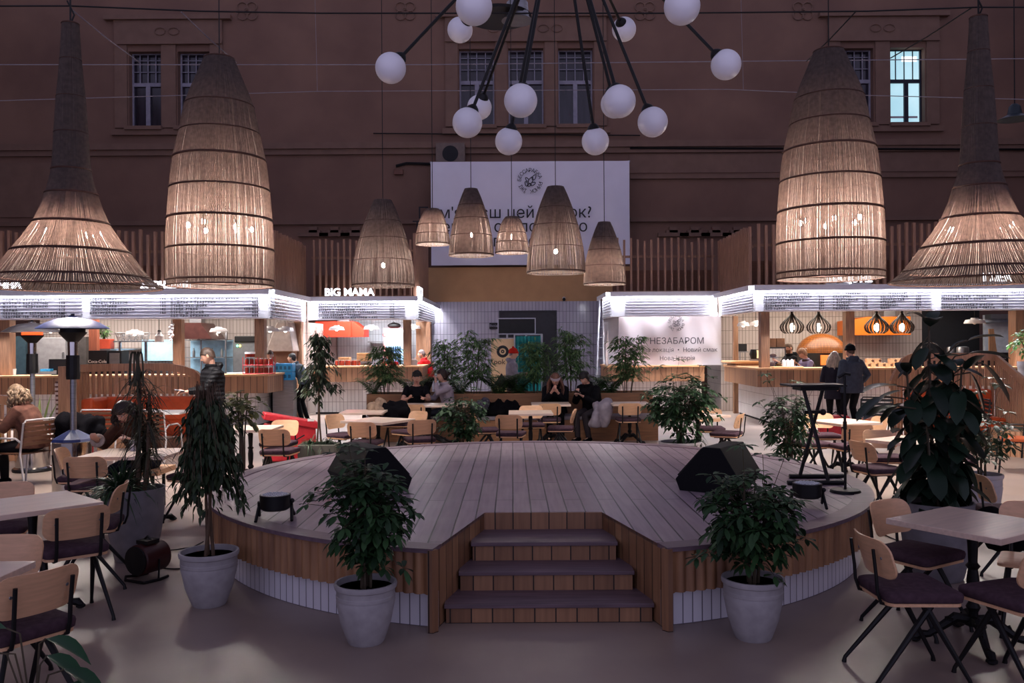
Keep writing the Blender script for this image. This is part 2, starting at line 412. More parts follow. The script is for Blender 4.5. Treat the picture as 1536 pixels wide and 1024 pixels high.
for x in (a.x, (a.x+b.x)/2, b.x): m.box(x-.03, x+.03, YN+.0, YB, b.z-.03, b.z+.02).box(x-.03, x+.03, YN, YB, a.z-.02, a.z+.03) if False else m.box(x-.03, x+.03, YN+.03, YB-.01, b.z-.03, b.z+.02)
m.build('fixing', STEEL, bn)
# AC unit, junction box, wall camera, pipe
c = P(676, 232, YB-.3); t = thing('air_conditioner', 'boxy air conditioner outdoor unit peeping above the left end of the banner', 'air conditioner', c)
MB().cbox((0, 0, 0), (.95, .35, .7)).build('casing', mat('ac_casing', '#6f5f56', .6), t, bevel=.02)
MB().lathe([(.26, -.02), (.26, .03), (.2, .03)], 20, M=Matrix.Translation((0, -.16, 0)) @ Matrix.Rotation(pi/2, 4, 'X')).build('fan_grille', DARK, t)
MB().box(-.4, -.34, -.2, .3, -.42, -.35).box(.34, .4, -.2, .3, -.42, -.35).build('bracket', BLK, t)
c = P(598, 258, YB-.06); tag(MB().cbox(c, (.3, .12, .17)).build('junction_box', mat('box_brown', '#6a4436', .6), bevel=.01), 'small brown junction box on the wall left of the banner', 'junction box')
tag(MB().tube([P(594, 249, YB-.04), P(610, 245, YB-.04), P(646, 246, YB-.04)], .05, 6).build('conduit', BLK), 'dark conduit on the wall running into the banner from the left', 'pipe')
c = P(976, 332, YB-.2)
c = P(846, 447, YT-.1); t = thing('security_camera', 'tiny dome camera at the top edge of the white tiled wall', 'camera', c)
MB().tube([(0, .1, 0), (0, .02, 0)], .05, 10).build('base', WHITEM, t, True); MB().ell((0, -.02, -.04), (.05, .05, .06)).build('lens', BLK, t, True)
# ================================================================ stage
SCX, SCY, SR, SH = .235, 8.45, 3.07, .53
th = []
a0 = atan2(5.45-SCY, .99-SCX); a1 = atan2(5.45-SCY, -.52-SCX)+2*pi
def arc(r, n=150, z=None, b0=a0, b1=a1): return [(SCX+r*cos(b0+(b1-b0)*k/n), SCY+r*sin(b0+(b1-b0)*k/n)) for k in range(n+1)]
CR = (.99, 5.45); CL = (-.52, 5.45); IR = (.69, 6.68); IL = (-.22, 6.68)
DECK = bricks('stage_planks', 2.4, .142, '#887480', '#9c8994', '#241b20', .006, .37, rough=.42, bump=.6, wood=.45, swap=True, rvar=.12)
EDGEM = wood('stage_edge_board', '#6e5963', .2, .45, 'x')
st = thing('stage', 'low round stage with purplish plank deck, oak skirt and front steps', 'stage', (0, 0, 0))
poly = [CR]+arc(SR-.1)[3:-3]+[CL]+[IL, IR]
MB().prism(poly, SH-.022, SH).build('deck', DECK, st)
def strip(o, i, z0, z1):
    m = MB(); n = len(o)
    rings = [[V((o[k][0], o[k][1], z0)), V((o[k][0], o[k][1], z1)), V((i[k][0], i[k][1], z1)), V((i[k][0], i[k][1], z0))] for k in range(n)]
    return m.loft([list(reversed(r)) for r in rings])
strip(arc(SR+.012), arc(SR-.15), SH-.022, SH+.006).build('edge_board', EDGEM, st)
# scalloped skirt
n = 150*6; sk = []
NB = 232
for k in range(n*2+1):
    a = a0+(a1-a0)*k/(n*2); ph = (k/(n*2))*NB; r = SR-.035+.028*abs(sin(pi*ph))
    sk.append((SCX+r*cos(a), SCY+r*sin(a)))
s_ = NT('skirt_oak'); uv = s_.n('ShaderNodeUVMap').outputs[0]
f = s_.noise(1, vec=uv, stretch=(12, 1.2, 1), detail=6); c = s_.ramp(f, lin('#7a543c'), lin('#bd8d64'), .3, .7); s_.l(c, s_.b.inputs['Base Color']); s_.b.inputs['Roughness'].default_value = .5
SK = s_.m
def auv(co, n):
    a = atan2(co.y-SCY, co.x-SCX); a = a if a > a0-.01 else a+2*pi
    return (a*SR, co.z)
m = MB(); rings = [[V((x, y, .235)) for x, y in sk], [V((x, y, SH-.022)) for x, y in sk]]
m.loft(rings, closed=False, cap=False)
inn = [(SCX+(x-SCX)*.975, SCY+(y-SCY)*.975) for x, y in sk]
m.loft([[V((x, y, .235)) for x, y in inn], [V((x, y, .235)) for x, y in sk]], closed=False, cap=False)
m.build('skirt', SK, st, 60, uvf=auv)
TB = bricks('stage_foot_tile', .075, 1, '#efedf4', '#e4e2ea', '#6a6570', .004, rough=.35, bump=.5)
m = MB(); r = SR-.1; oo = arc(r, 150)
m.loft([[V((x, y, 0)) for x, y in oo], [V((x, y, .24)) for x, y in oo]], closed=False, cap=False)
m.build('tiled_foot', TB, st, 60, uvf=auv)
# notch side boards and steps
OAKS = bricks('step_oak_boards', .14, 3, '#a27655', '#7c563c', '#22140c', .005, wood=.55, rough=.5)
def wallseg(m, p, q, z0, z1, t):
    p = V((*p, 0)); q = V((*q, 0)); d = (q-p).normalized(); nn = V((-d.y, d.x, 0))*t
    m.prism([(v.x, v.y) for v in (p, q, q+nn, p+nn)], z0, z1)
m = MB(); wallseg(m, CL, IL, 0, SH-.001, .03); wallseg(m, (CL[0]-.02, CL[1]+.02), (CL[0]+.002, CL[1]), 0, SH-.001, .05); m.build('side_panel', OAKS, st)
m = MB(); wallseg(m, IR, CR, 0, SH-.001, .03); wallseg(m, (CR[0], CR[1]), (CR[0]+.02, CR[1]+.02), 0, SH-.001, .05); m.build('side_panel', OAKS, st)
TR = wood('tread_board', '#645057', .3, .5, 'x')
steps = [(5.63, 5.95, -.447, .917, .13), (5.93, 6.25, -.37, .83, .265), (6.22, 6.62, -.297, .75, .40)]
for i, (y0, y1, x0, x1, z) in enumerate(steps):
    MB().box(x0-.012, x1+.012, y0, y1+.05, z-.028, z).build('tread', TR, st, bevel=.004)
    MB().box(x0, x1, y0+.02, y0+.05, z-.135, z-.028).build('riser', OAKS, st)
MB().box(-.24, .71, 6.66, 6.69, .0, SH-.002).build('riser', OAKS, st)
# dark inside so no see-through below treads
MB().prism([(-.44, 5.7), (.91, 5.7), (.91, 5.75), (-.44, 5.75)], 0, .1).build('carcass', DARK, st)
# ---- floor monitors on the stage
def monitor(label, c, rz):
    t = thing('stage_monitor', label, 'speaker', c, rz)
    pr = [(-.25, 0), (.2, 0), (.29, .15), (.13, .40), (-.03, .40), (-.29, .1)]
    MB().ext(pr, 'x', -.29, .29).build('cabinet', mat('speaker_paint', '#111114', .65, bump=.1, nscale=60, spec=.2), t, bevel=.005)
    m = MB(); q0 = V((0, -.3, .1)); q1 = V((0, -.03, .40)); d = (q1-q0); nn = V((0, -d.z, d.y)).normalized()
    rr = [q0+d*.08, q0+d*.92]
    m.loft([[rr[0]+V((-.25, 0, 0)), rr[0]+V((.25, 0, 0)), rr[0]+V((.25, 0, 0))+nn*.012, rr[0]+V((-.25, 0, 0))+nn*.012], [rr[1]+V((-.25, 0, 0)), rr[1]+V((.25, 0, 0)), rr[1]+V((.25, 0, 0))+nn*.012, rr[1]+V((-.25, 0, 0))+nn*.012]])
    m.build('grille', mat('speaker_grille', '#0e0e10', .7, bump=.8, nscale=120), t)
    Mx = Matrix.Translation((0, .21, .275)) @ Matrix.Rotation(atan2(.25, -.16), 4, 'X')
    MB().cbox((0, 0, .008), (.2, .11, .012), M=Mx).build('connector_plate', STEEL, t)
    MB().cbox((-.04, 0, .018), (.09, .07, .012), M=Mx).cbox((.06, 0, .018), (.04, .07, .012), M=Mx).build('socket', DARK, t)
    return t
monitor('black wedge speaker on the deck, behind the potted shrub left of the steps', (-1.32, 7.85, SH), R(125))
monitor('black wedge speaker on the deck, near the potted shrub right of the steps', (1.86, 7.72, SH), R(-125))
# ---- LED floor lights
def par(label, c, rz):
    t = thing('stage_light', label, 'stage light', c, rz)
    MB().lathe([(.09, .075), (.112, .09), (.115, .19), (.108, .19)], 24).build('housing', BLK, t, True)
    m = MB().lathe([(.106, .186), (.104, .192)], 24).build('lens_plate', mat('lens_grey', '#5b5e66', .3), t, True)
    m = MB()
    for i in range(-3, 4):
        for j in range(-3, 4):
            x, y = i*.028+(.014 if j % 2 else 0), j*.025
            if x*x+y*y < .0088: m.ell((x, y, .193), (.009, .009, .006), 8, 4)
    m.build('led_lens', mat('led_lens_glass', '#d8dce4', .15), t, True)
    for s in (-1, 1):
        MB().tube([(s*.118, 0, .14), (s*.12, .02, .08), (s*.13, .13, .012)], .012, 6).tube([(s*.12, .0, .1), (s*.13, -.12, .012)], .012, 6).build('leg', BLK, t)
    MB().ell((.125, 0, .14), (.018, .018, .018)).build('knob', BLK, t, True)
par('small black LED floor light standing on the deck left of the steps', G(413, 779, SH), R(10))
par('small black LED floor light on the deck near the X-legged stand', G(1211, 760, SH), R(-12))
# ---- X stand with tray
p = G(1224, 722, SH); t = thing('laptop_stand', 'black X-legged stand with a flat tray top at the right edge of the stage', 'stand', p)
hT = P(1224, 577, p.y).z-SH
for s in (-1, 1):
    MB().tube([(s*-.07-.02, s*.18, .03), (s*.1-.02, s*.02, hT-.03)], .018, 8).build('leg', BLK, t, True)
    MB().tube([(-.26+s*.07, s*.19, .022), (.26+s*.07, s*.19, .022)], .022, 8).build('foot_bar', BLK, t, True)
MB().cbox((-.03, 0, hT*.72), (.16, .05, .03)).ell((.06, -.03, hT*.72), (.03, .03, .03)).build('clamp', BLK, t)
MB().cbox((-.03, -.02, hT), (.52, .34, .02)).cbox((0, 0, hT-.03), (.36, .24, .035)).build('tray', BLK, t, bevel=.004)
p = G(1268, 738, SH); t = thing('microphone_stand', 'thin black microphone stand with a round base beside the X-legged stand', 'microphone stand', p)
MB().lathe([(.13, 0), (.13, .012), (.12, .025), (.02, .03)], 28).build('base', BLK, t, True)
MB().tube([(0, 0, .02), (0, 0, 1.02)], .012, 8).tube([(0, 0, .55), (0, 0, .62)], .018, 8).build('pole', BLK, t, True)
MB().tube([(-.06, 0, 1.0), (0, 0, 1.04), (.05, 0, 1.03)], .014, 8).build('clip', BLK, t, True)
# ================================================================ stalls
def header(label, segs, z0, z1, rows, rz_group='lit menu fascias round the stalls'):
    """segs: list of ((x,y),(x,y)) faces seen by the room; text rows per face"""
    t = thing('menu_fascia', label, 'menu board', (0, 0, 0))
    for gi, (p, q, rws) in enumerate(segs):
        p = V((*p, 0)); q = V((*q, 0)); L = (q-p).length; a = atan2(q.y-p.y, q.x-p.x)
        M = Matrix.Translation((p.x, p.y, 0)) @ Matrix.Rotation(a, 4, 'Z')
        H = z1-z0
        m = MB(); m.box(.005, L-.005, .0+.004*(gi % 2)*0, .12, z0, z1-.01, M=M)
        m.build('panel', WHITE, t)
        m = MB().box(-.06, L+.06, -.17, .12, z1-.012, z1, M=M).box(-.06, L+.06, -.17, -.155, z1-.12, z1-.012, M=M)
        m.build('cap', WHITE, t)
        MB().box(.02, L-.02, -.15, -.05, z1-.03, z1-.016, M=M).build('led_strip', STRIP, t)
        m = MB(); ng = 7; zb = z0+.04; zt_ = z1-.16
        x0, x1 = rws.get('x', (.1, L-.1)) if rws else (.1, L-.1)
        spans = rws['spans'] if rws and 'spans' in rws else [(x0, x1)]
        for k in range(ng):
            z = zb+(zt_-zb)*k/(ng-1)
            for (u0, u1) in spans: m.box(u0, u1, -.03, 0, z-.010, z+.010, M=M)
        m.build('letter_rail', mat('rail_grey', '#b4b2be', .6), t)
        if rws and rws.get('t'):
            m = MB(); pitch = (zt_-zb)/(ng-1); sz = pitch*.85
            for (x, row, body, al) in rws['t']:
                z = zt_-pitch*(row)-pitch*.95
                vs, fs = text_geo(body, sz, .0, al, M @ Matrix.Translation((x, -.035, z)) @ UPR, 1.55, .0035); m.add(vs, fs)
            m.build('menu_lettering', BLACKTXT, t)
    return t
STRIP = emit('cool_white_led', (.93, .95, 1.0), E_STRIP)
def pxX(px, Y): return P(px, 500, Y).x
def counter(label, x0, x1, yf, side, ztop, yb=None, depth=.75):
    """band of oak boards over a tiled base; side: list of which ends return back (x, y_end, sign)"""
    pass
# heights
LZ = (P(200, 478.5, 19).z, P(200, 435, 19).z); RZ = (P(1330, 466, 19).z, P(1330, 426.8, 19).z)
BZ = (P(545, 479.5, 22.4).z, P(545, 445, 22.4).z); NZ = (P(1000, 474.3, 22.4).z, P(1000, 437.5, 22.4).z)
XLc, XRc = -5.42, 5.42
x = lambda px: pxX(px, 19)-(-12.5)
tL = []
def rowL(px, row, s, al='LEFT'): tL.append((x(px), row, s, al))
for i, (s, pr) in enumerate((('ПЛОВ ПО-КРИМСЬКИ', '215'), ('МАНТИ З БАРАНИНОЮ', '198'), ('МАНТИ З ТЕЛЯТИНОЮ', '198'), ('ДОЛМА', '218'), ('ЧЕБУРЕКИ З БІЛИМИ ГРИБАМИ', '195'), ('ЧЕБУРЕК 120  ЛАГМАН СУП БОСО', '178'))):
    rowL(6, i, s); rowL(90, i, pr)
for i, (s, pr) in enumerate((('КЕБАБ КУРКА', '195'), ('СВИНЯЧІ РЕБЕРЦЯ', '185'), ('СИЧІ ОГІРКИ', '180'), ('ХЕРСОНСЬКІ ТОМАТИ', '180'), ('КУКУРУДЗА КІМЧІ', '180'))):
    rowL(136, i, s); rowL(241, i, pr)
for i, (s, pr) in enumerate((('ШАШЛИК З СВИНИНИ АБО КУРКИ', '298'), ('ШАШЛИК З ТЕЛЯТИНИ', '450'), ('СТЕЙК НЬЮ-ЙОРК', '450'), ('СТЕЙК РІБАЙ', '450/850'), ("СТЕЙК М'ЯСНИЙ", '650'), ('СЕТ ПРО СВИНИНУ', '650'))):
    rowL(257, i, s); tL.append((x(388), i, pr, 'RIGHT'))
sp = [(x(-60), x(124)), (x(136), x(388))]
tS = [(.2, i, s, 'LEFT') for i, s in enumerate(('КАВА ТА ЧАЙ', 'КАВА  ЕСПРЕСО  55', 'ЛИМОНАД  МАНГО  75', 'КОМПОТ  УЗВАР  45', 'ПИВО ЖИВЕ  СВІТЛЕ 70', 'ВИНО ДОМАШНЄ ЧЕРВОНЕ'))]
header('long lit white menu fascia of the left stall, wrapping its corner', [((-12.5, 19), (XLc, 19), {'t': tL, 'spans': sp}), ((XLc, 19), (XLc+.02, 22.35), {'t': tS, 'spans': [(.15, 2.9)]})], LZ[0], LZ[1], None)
x = lambda px: pxX(px, 22.4)-(XLc+.06)
tB = []
for i, (s, pr) in enumerate((("КРАСУНЧИК З В'ЯЛЕНОЮ ТЕЛЯТИНОЮ", '175'), ('НЕВІЧОС З КУРКОЮ + ФРІ', '210'), ('БУРИТО З ТЕЛЯТИНОЮ + ФРІ', '235'), ('З КУРКОЮ АВОКАДО ТА ХАЛАПЕНЬО', '205'), ('СУПЕР СИРНИЙ З ГРУШЕЮ', '165'), ('З МАКАРОНАМИ ТА КІМЧІСОМ + ФРІ', '205'))):
    tB.append((x(479), i, s, 'LEFT')); tB.append((x(585), i, pr, 'LEFT'))
XBm = pxX(625, 22.4)
tBs = [(.5, i, s, 'LEFT') for i, s in enumerate(('', 'СУПИ ДНЯ', 'БУРГЕР КЛАСИК 185', 'КАРТОПЛЯ ФРІ 65', 'СОУСИ 25', 'КОЛА 45'))]
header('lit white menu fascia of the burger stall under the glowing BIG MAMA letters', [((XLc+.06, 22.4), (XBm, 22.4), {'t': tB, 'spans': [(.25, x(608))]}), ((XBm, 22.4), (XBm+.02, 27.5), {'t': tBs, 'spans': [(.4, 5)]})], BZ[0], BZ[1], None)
XNm = pxX(918, 22.4)
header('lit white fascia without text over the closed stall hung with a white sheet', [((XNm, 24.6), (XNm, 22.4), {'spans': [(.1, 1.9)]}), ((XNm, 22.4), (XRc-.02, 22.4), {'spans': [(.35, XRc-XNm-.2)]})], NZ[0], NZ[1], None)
x = lambda px: pxX(px, 19)-XRc
tR = [(x(1189), 0, 'ЗАКУСКИ ТА СУПИ', 'CENTER'), (x(1279), 0, 'ХІНКАЛІ', 'CENTER'), (x(1347), 0, 'ХАЧАПУРІ', 'CENTER'), (x(1530), 0, 'СНІДАНКИ', 'CENTER')]
for i, (s, pr) in enumerate((('РУЛЕТИКИ З БАКЛАЖАНІВ', '205'), ('САЛАТ ГРУЗИНСЬКИЙ', '210'), ('САЛАТ З ХАЛУМІ', '265'), ('БУЛЬЙОН КУРЯЧИЙ', '165'), ('СУП ХАРЧО', '215'))):
    tR += [(x(1148), i+1, s, 'LEFT'), (x(1228), i+1, pr, 'LEFT')]
for i, (s, pr) in enumerate((('КЛАСИЧНІ', '175'), ('З БАРАНИНОЮ', '195'), ('З КУРКОЮ', '170'), ('З СИРОМ', '180'), ('СМАЖЕНІ', '210'))):
    tR += [(x(1249), i+1, s, 'LEFT'), (x(1293), i+1, pr, 'LEFT')]
for i, (s, pr) in enumerate((('МЕГРЕЛЬСЬКИЙ', '285'), ('АДЖАРСЬКИЙ', '275'), ('КУБДАРІ', '345'), ('ПЕНОВАНІ', '210'), ('ШОТІ', '65'))):
    tR += [(x(1320), i+1, s, 'LEFT'), (x(1373), i+1, pr, 'LEFT')]
for i, (s, pr) in enumerate((('ЧЕРВОНИЙ БОРЩ З ПАМПУШКОЮ', '185'), ('ЗЕЛЕНИЙ БОРЩ З СОМОМ', '205'), ('', ''), ("ПАРОВІ ВАРЕНИКИ З М'ЯСОМ", '250'), ('СОЛОДКІ ВАРЕНИКИ З СИРОМ', '250'))):
    if s: tR += [(x(1411), i+1, s, 'LEFT'), (x(1503), i+1, pr, 'LEFT')]
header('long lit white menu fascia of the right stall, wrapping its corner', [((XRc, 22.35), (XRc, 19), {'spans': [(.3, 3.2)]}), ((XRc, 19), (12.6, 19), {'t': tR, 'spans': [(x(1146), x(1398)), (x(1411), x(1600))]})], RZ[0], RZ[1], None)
# glowing signs
SIGN = emit('lit_letter_white', (.95, .93, 1.0), E_SIGN)
def sign(label, body, c, size, rz=0, align='LEFT'):
    t = thing('illuminated_sign', label, 'sign', c, rz)
    m = MB(); put_text(m, body, size, (0, 0, 0), .03, align, 0, 1.0, 0, size*.018); m.build('lit_letters', SIGN, t)
    w = max(v[0] for v in m.v); w0 = min(v[0] for v in m.v)
    MB().box(w0, w, .035, .06, -.05, -.02).box(w0+.2, w0+.24, .03, .06, -.12, .1).box(w-.24, w-.2, .03, .06, -.12, .1).build('mounting_rail', STEEL, t)
    return t
sign('white glowing letters partly hidden by the tall round lamp on the left', 'ХАРЧЕВНЯ', (pxX(211, 18.95), 18.95, LZ[1]+.04), .21)
sign('white glowing letters at the far left behind the flared lamp rim', 'ЧЕБУРЕЧНА', (pxX(-62, 18.95), 18.95, LZ[1]+.05), .235)
sign('white glowing BIG MAMA letters on the burger stall fascia', 'BIG MAMA', (pxX(487, 22.3), 22.3, BZ[1]+.03), .275)
sign('white glowing Cyrillic letters under the tall round lamp on the right', 'МАЦОНІ', (pxX(1239, 18.95), 18.95, RZ[1]+.06), .245)
sign('white glowing letters under the rim of the right flared lamp', 'ГЛЕК', (pxX(1475, 18.95), 18.95, RZ[1]+.06), .25)
c = P(636, 438, 23.1); t = thing('illuminated_sign', 'small square glowing blade sign at the right corner of the burger stall', 'sign', (XBm+.05, 23.1, BZ[1]+.02), 0)
MB().box(-.06, .0, -.5, .4, 0, .26).build('light_box', emit('sign_box_glow', (.95, .93, 1), 4), t)
m = MB(); vs, fs = text_geo('BM', .2, .004, 'CENTER', Matrix.Translation((.006, -.05, .06)) @ Matrix.Rotation(pi/2, 4, 'Z') @ UPR); m.add(vs, fs); m.build('lettering', mat('sign_grey', '#8d8d96', .6), t)
# slatted screens above the fascias
def screen(label, p, q, z0, z1, n, sl=.06, back=True, pz=None):
    t = thing('slatted_screen', label, 'slatted screen', (0, 0, 0))
    p = V((*p, 0)); q = V((*q, 0)); L = (q-p).length; a = atan2(q.y-p.y, q.x-p.x)
    M = Matrix.Translation((p.x, p.y, 0)) @ Matrix.Rotation(a, 4, 'Z'); m = MB(); rnd = random.Random(n)
    for k in range(n):
        x = L*(k+.5)/n; m.box(x-sl/2, x+sl/2, -.07, .0, z0-.5, z1+rnd.uniform(-.03, .03)-(.3 if k % 7 == 4 else 0)*.3, M=M)
    m.build('slats', FIN, t)
    MB().box(0, L, .0, .05, z0+.0, z0+.06, M=M).box(0, L, .0, .04, z1-.5, z1-.44, M=M).build('rail', POST, t)
    if back: MB().box(0, L, .35, .38, z0-.4, (pz or z0+.62), M=M).build('back_panel', PLY, t)
    return t
zf = P(200, 346, 19.4).z
screen('row of upright wooden slats above the long left menu fascia', (-12.5, 19.45), (XLc-.1, 19.45), LZ[1], zf, 42)
screen('close row of upright slats on the side of the left stall', (XLc-.06, 19.5), (XLc-.06, 22.5), LZ[1], zf, 27, .045)
screen('row of upright wooden slats above the BIG MAMA fascia', (XLc+.1, 22.7), (XBm-.1, 22.7), BZ[1], P(500, 360, 22.7).z, 17, .05)
screen('close row of slats on the side of the burger stall beside the banner', (XBm-.12, 22.7), (XBm-.12, 26.2), BZ[1], P(500, 350, 22.7).z, 30, .05)
screen('row of upright wooden slats above the closed stall right of the banner', (XNm+.1, 22.7), (XRc, 22.7), NZ[1], P(1000, 358, 22.7).z, 15, .05)
screen('close row of upright slats on the side of the right stall', (XRc+.08, 22.5), (XRc+.08, 19.5), RZ[1], P(1300, 337, 19.4).z, 27, .045)
screen('row of upright wooden slats above the long right menu fascia', (XRc+.12, 19.45), (12.6, 19.45), RZ[1], P(1300, 335, 19.4).z, 42)
# stall ceilings and interior back walls (setting)
def ceil_(x0, x1, y0, y1, z): tag(MB().box(x0, x1, y0, y1, z, z+.05).build('ceiling', mat('stall_ceiling', '#8d8278', .8)), kind='structure')
ceil_(-12.5, XLc-.1, 19.15, 22.6, LZ[1]-.03); ceil_(XLc, XBm-.1, 22.55, 26.5, BZ[1]-.03); ceil_(XNm+.1, XRc, 22.55, 24.6, NZ[1]-.03); ceil_(XRc+.15, 12.6, 19.15, 23, RZ[1]-.03)
BEIGET = bricks('stall_tile', .09, .36, '#b9aca6', '#afa19b', '#6f6460', .006, rough=.4, bump=.5)
COOLT = bricks('stall_tile_cool', .09, .36, '#c9cdd4', '#bdc2ca', '#8f949c', .006, rough=.35, bump=.5)
tag(MB().box(-12.5, XLc, 22.6, 22.75, 0, LZ[1]).build('wall_stall_left', BEIGET), kind='structure')
tag(MB().box(XLc, XBm-.1, 26.5, 26.65, 0, BZ[1]).build('wall_stall_back', COOLT), kind='structure')
tag(MB().box(XRc+.3, 11.05, 23.0, 23.15, 0, RZ[1]).build('wall_stall_right', BEIGET), kind='structure')
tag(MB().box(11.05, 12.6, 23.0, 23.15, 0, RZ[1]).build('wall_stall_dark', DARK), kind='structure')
tag(MB().box(XLc-.12, XLc-.02, 22.05, 26.5, 0, LZ[0]).build('wall_stall_side', BEIGET), kind='structure')
tag(MB().box(XRc+.2, XRc+.3, 22.95, 24.6, 0, RZ[0]).build('wall_stall_side_right', BEIGET), kind='structure')
tag(MB().box(XNm, XRc, 24.6, 24.7, 0, NZ[1]).build('wall_stall_closed', WHITE), kind='structure')
# posts
zl_ = P(402, 561, 18.9).z; zr_ = P(1144, 552, 18.9).z; zb_ = P(545, 548.5, 22.4).z
def post(label, px, Y, w, z1, z0=0):
    c = pxX(px, Y); o = MB().box(-w/2, w/2, -w/2, w/2, z0, z1).build('timber_post', POST, bevel=.006, loc=(c, Y, 0)); tag(o, label, 'post', 'timber posts holding up the stall fascias'); return o
post('timber post of the left stall at the far left edge', 11, 19.2, .24, LZ[0], zl_); post('timber post of the left stall with a braid of garlic', 268, 19.25, .2, LZ[0], zl_)
post('timber post at the corner of the left stall behind the jar rack', 391, 19.4, .22, LZ[0], zl_); post('timber post of the left stall near the burger stall', 448, 21.9, .2, LZ[0])
post('left of two close timber posts at the right of the burger stall', 611, 22.7, .2, BZ[0], zb_); post('wider timber post at the right end of the burger stall counter', 636, 24.9, .42, BZ[0]); 
post('timber post at the left corner of the right stall counter', 1146, 19.2, .2, RZ[0], zr_); post('timber post of the right stall right of the domed oven', 1273, 19.3, .2, RZ[0], zr_)
post('timber post behind the leafy plants at the far right', 1528, 19.3, .3, RZ[0], zr_); post('slim timber post between the closed stall and the right stall', 1103, 22.2, .12, RZ[0])
# counters: oak band over tiled base
def counter_seg(t, p, q, ztop, drop=.42, over=.35, top=.05, dep=.7):
    p = V((*p, 0)); q = V((*q, 0)); L = (q-p).length; a = atan2(q.y-p.y, q.x-p.x); M = Matrix.Translation((p.x, p.y, 0)) @ Matrix.Rotation(a, 4, 'Z')
    return M, L
def counter3(label, pts, ztop, drop=.42, over=.36, dep=.75, sc_=False):
    """pts: corner points of the oak band's outer face, left to right as seen; room is on the right-hand side (-normal)"""
    t = thing('bar_counter', label, 'counter', (0, 0, 0)); n = len(pts); P2 = [V((*p, 0)) for p in pts]
    def off(d):
        out = []
        for i in range(n):
            if i == 0: tn_ = (P2[1]-P2[0]).normalized(); nn = V((-tn_.y, tn_.x, 0)); out.append(P2[i]+nn*d)
            elif i == n-1: tn_ = (P2[-1]-P2[-2]).normalized(); nn = V((-tn_.y, tn_.x, 0)); out.append(P2[i]+nn*d)
            else:
                t1 = (P2[i]-P2[i-1]).normalized(); t2 = (P2[i+1]-P2[i]).normalized(); n1 = V((-t1.y, t1.x, 0)); n2 = V((-t2.y, t2.x, 0)); b = (n1+n2); b = b/ b.dot(n1); out.append(P2[i]+b*d)
        return out
    def wall(o, i, z0, z1, m):
        k = [[V((o[j].x, o[j].y, z0)), V((o[j].x, o[j].y, z1)), V((i[j].x, i[j].y, z1)), V((i[j].x, i[j].y, z0))] for j in range(n)]
        m.loft([list(reversed(r)) for r in k]); return m
    wall(off(-.03), off(dep), ztop-.045, ztop, MB()).build('worktop', WOODX, t, bevel=.004)
    wall(off(0), off(.06), ztop-drop, ztop-.045, MB()).build('front_boards', BOARDS, t)
    wall(off(.06), off(over), ztop-drop, ztop-drop+.05, MB()).build('shelf', WOODC, t)
    wall(off(over), off(over+.1), .05, ztop-.045, MB()).build('tiled_base', TILEC, t)
    wall(off(over+.03), off(over+.1), 0, .05, MB()).build('plinth', DARK, t)
    return t
zl_ = P(402, 561, 18.9).z; zr_ = P(1144, 552, 18.9).z; zb_ = P(545, 548.5, 22.4).z
counter3('long oak and white tile bar counter of the left stall with its chamfered corner', [(-12.4, 18.9), (XLc-.0, 18.9), (XLc+.1, 21.3)], zl_)
counter3('oak and white tile bar counter of the burger stall behind the seated couple', [(-5.25, 22.4), (XBm+.15, 22.4), (XBm+.15, 25.5)], zb_)
counter3('empty oak counter below the white sheet of the closed stall', [(XNm-.1, 24.3), (XNm-.1, 22.5), (XRc-.35, 22.5)], P(1000, 548, 22.4).z)
counter3('long oak and white tile bar counter of the right stall with boxes on top', [(XRc+.05, 22.0), (XRc+.02, 18.9), (12.5, 18.9)], zr_)
# raised hatch at the corner of right stall
c = P(1118, 545, 20.8); t = thing('serving_ledge', 'short raised oak ledge where the closed stall meets the right stall', 'ledge', (0, 0, 0))
MB().box(5.36, 6.15, 20.9, 21.9, 1.33, 1.38).build('top', WOODX, t, bevel=.004); MB().box(5.5, 6.1, 20.95, 21.85, zr_, 1.33).build('base', WOODC, t)
# white sheet in closed stall
SHEET = mat('white_sheet', '#c2bcc2', .85, 0, .05, 1.2, bump=.3)
t = thing('sheet_banner', 'white sheet with grey Ukrainian text closing off the stall at centre right', 'banner', (0, 0, 0))
ys = 22.86; x0, x1 = pxX(928, ys), pxX(1082, ys); z0 = 1.24; z1 = NZ[0]+.12
rings = []
for j in range(20): 
    z = z0+(z1-z0)*j/19; rings.append([V((x0+(x1-x0)*i/40-.0, ys+.03*sin(i*.6+j*.25)+.02*sin(i*.23-j*.4), z)) for i in range(41)])
m = MB(); vs = [p for r in rings for p in r]; fs = [(j*41+i, j*41+i+1, (j+1)*41+i+1, (j+1)*41+i) for j in range(19) for i in range(40)]
m.add(vs, fs); m.add([p+V((0, .006, 0)) for p in vs], [tuple(reversed(f)) for f in fs]); m.build('cloth', SHEET, t, True)
GREYTXT = mat('grey_lettering', '#3c3a42', .7, 0, 0); m = MB(); yy = ys-.065
put_text(m, 'НЕЗАБАРОМ', .235, P(1015.5, 515.5, yy), .002); put_text(m, 'Нова локація  •  Новий смак', .16, P(1015, 527.5, yy), .002); put_text(m, 'Нова історія', .16, P(1016, 540, yy), .002)
ring_logo(m, P(1014.5, 484, yy), .19, 'БЕССАРАБКА РИНОК ЇЖІ ', .10, yy)
m.build('lettering', GREYTXT, t)
o = MB(); rr = [[V((pxX(905, 23.4)+.12*k/6+.04*sin(k*2+z*3), 22.5+.25*k, z)) for k in range(7)] for z in (1.2, 1.5, 1.8, 2.1, 2.4)]
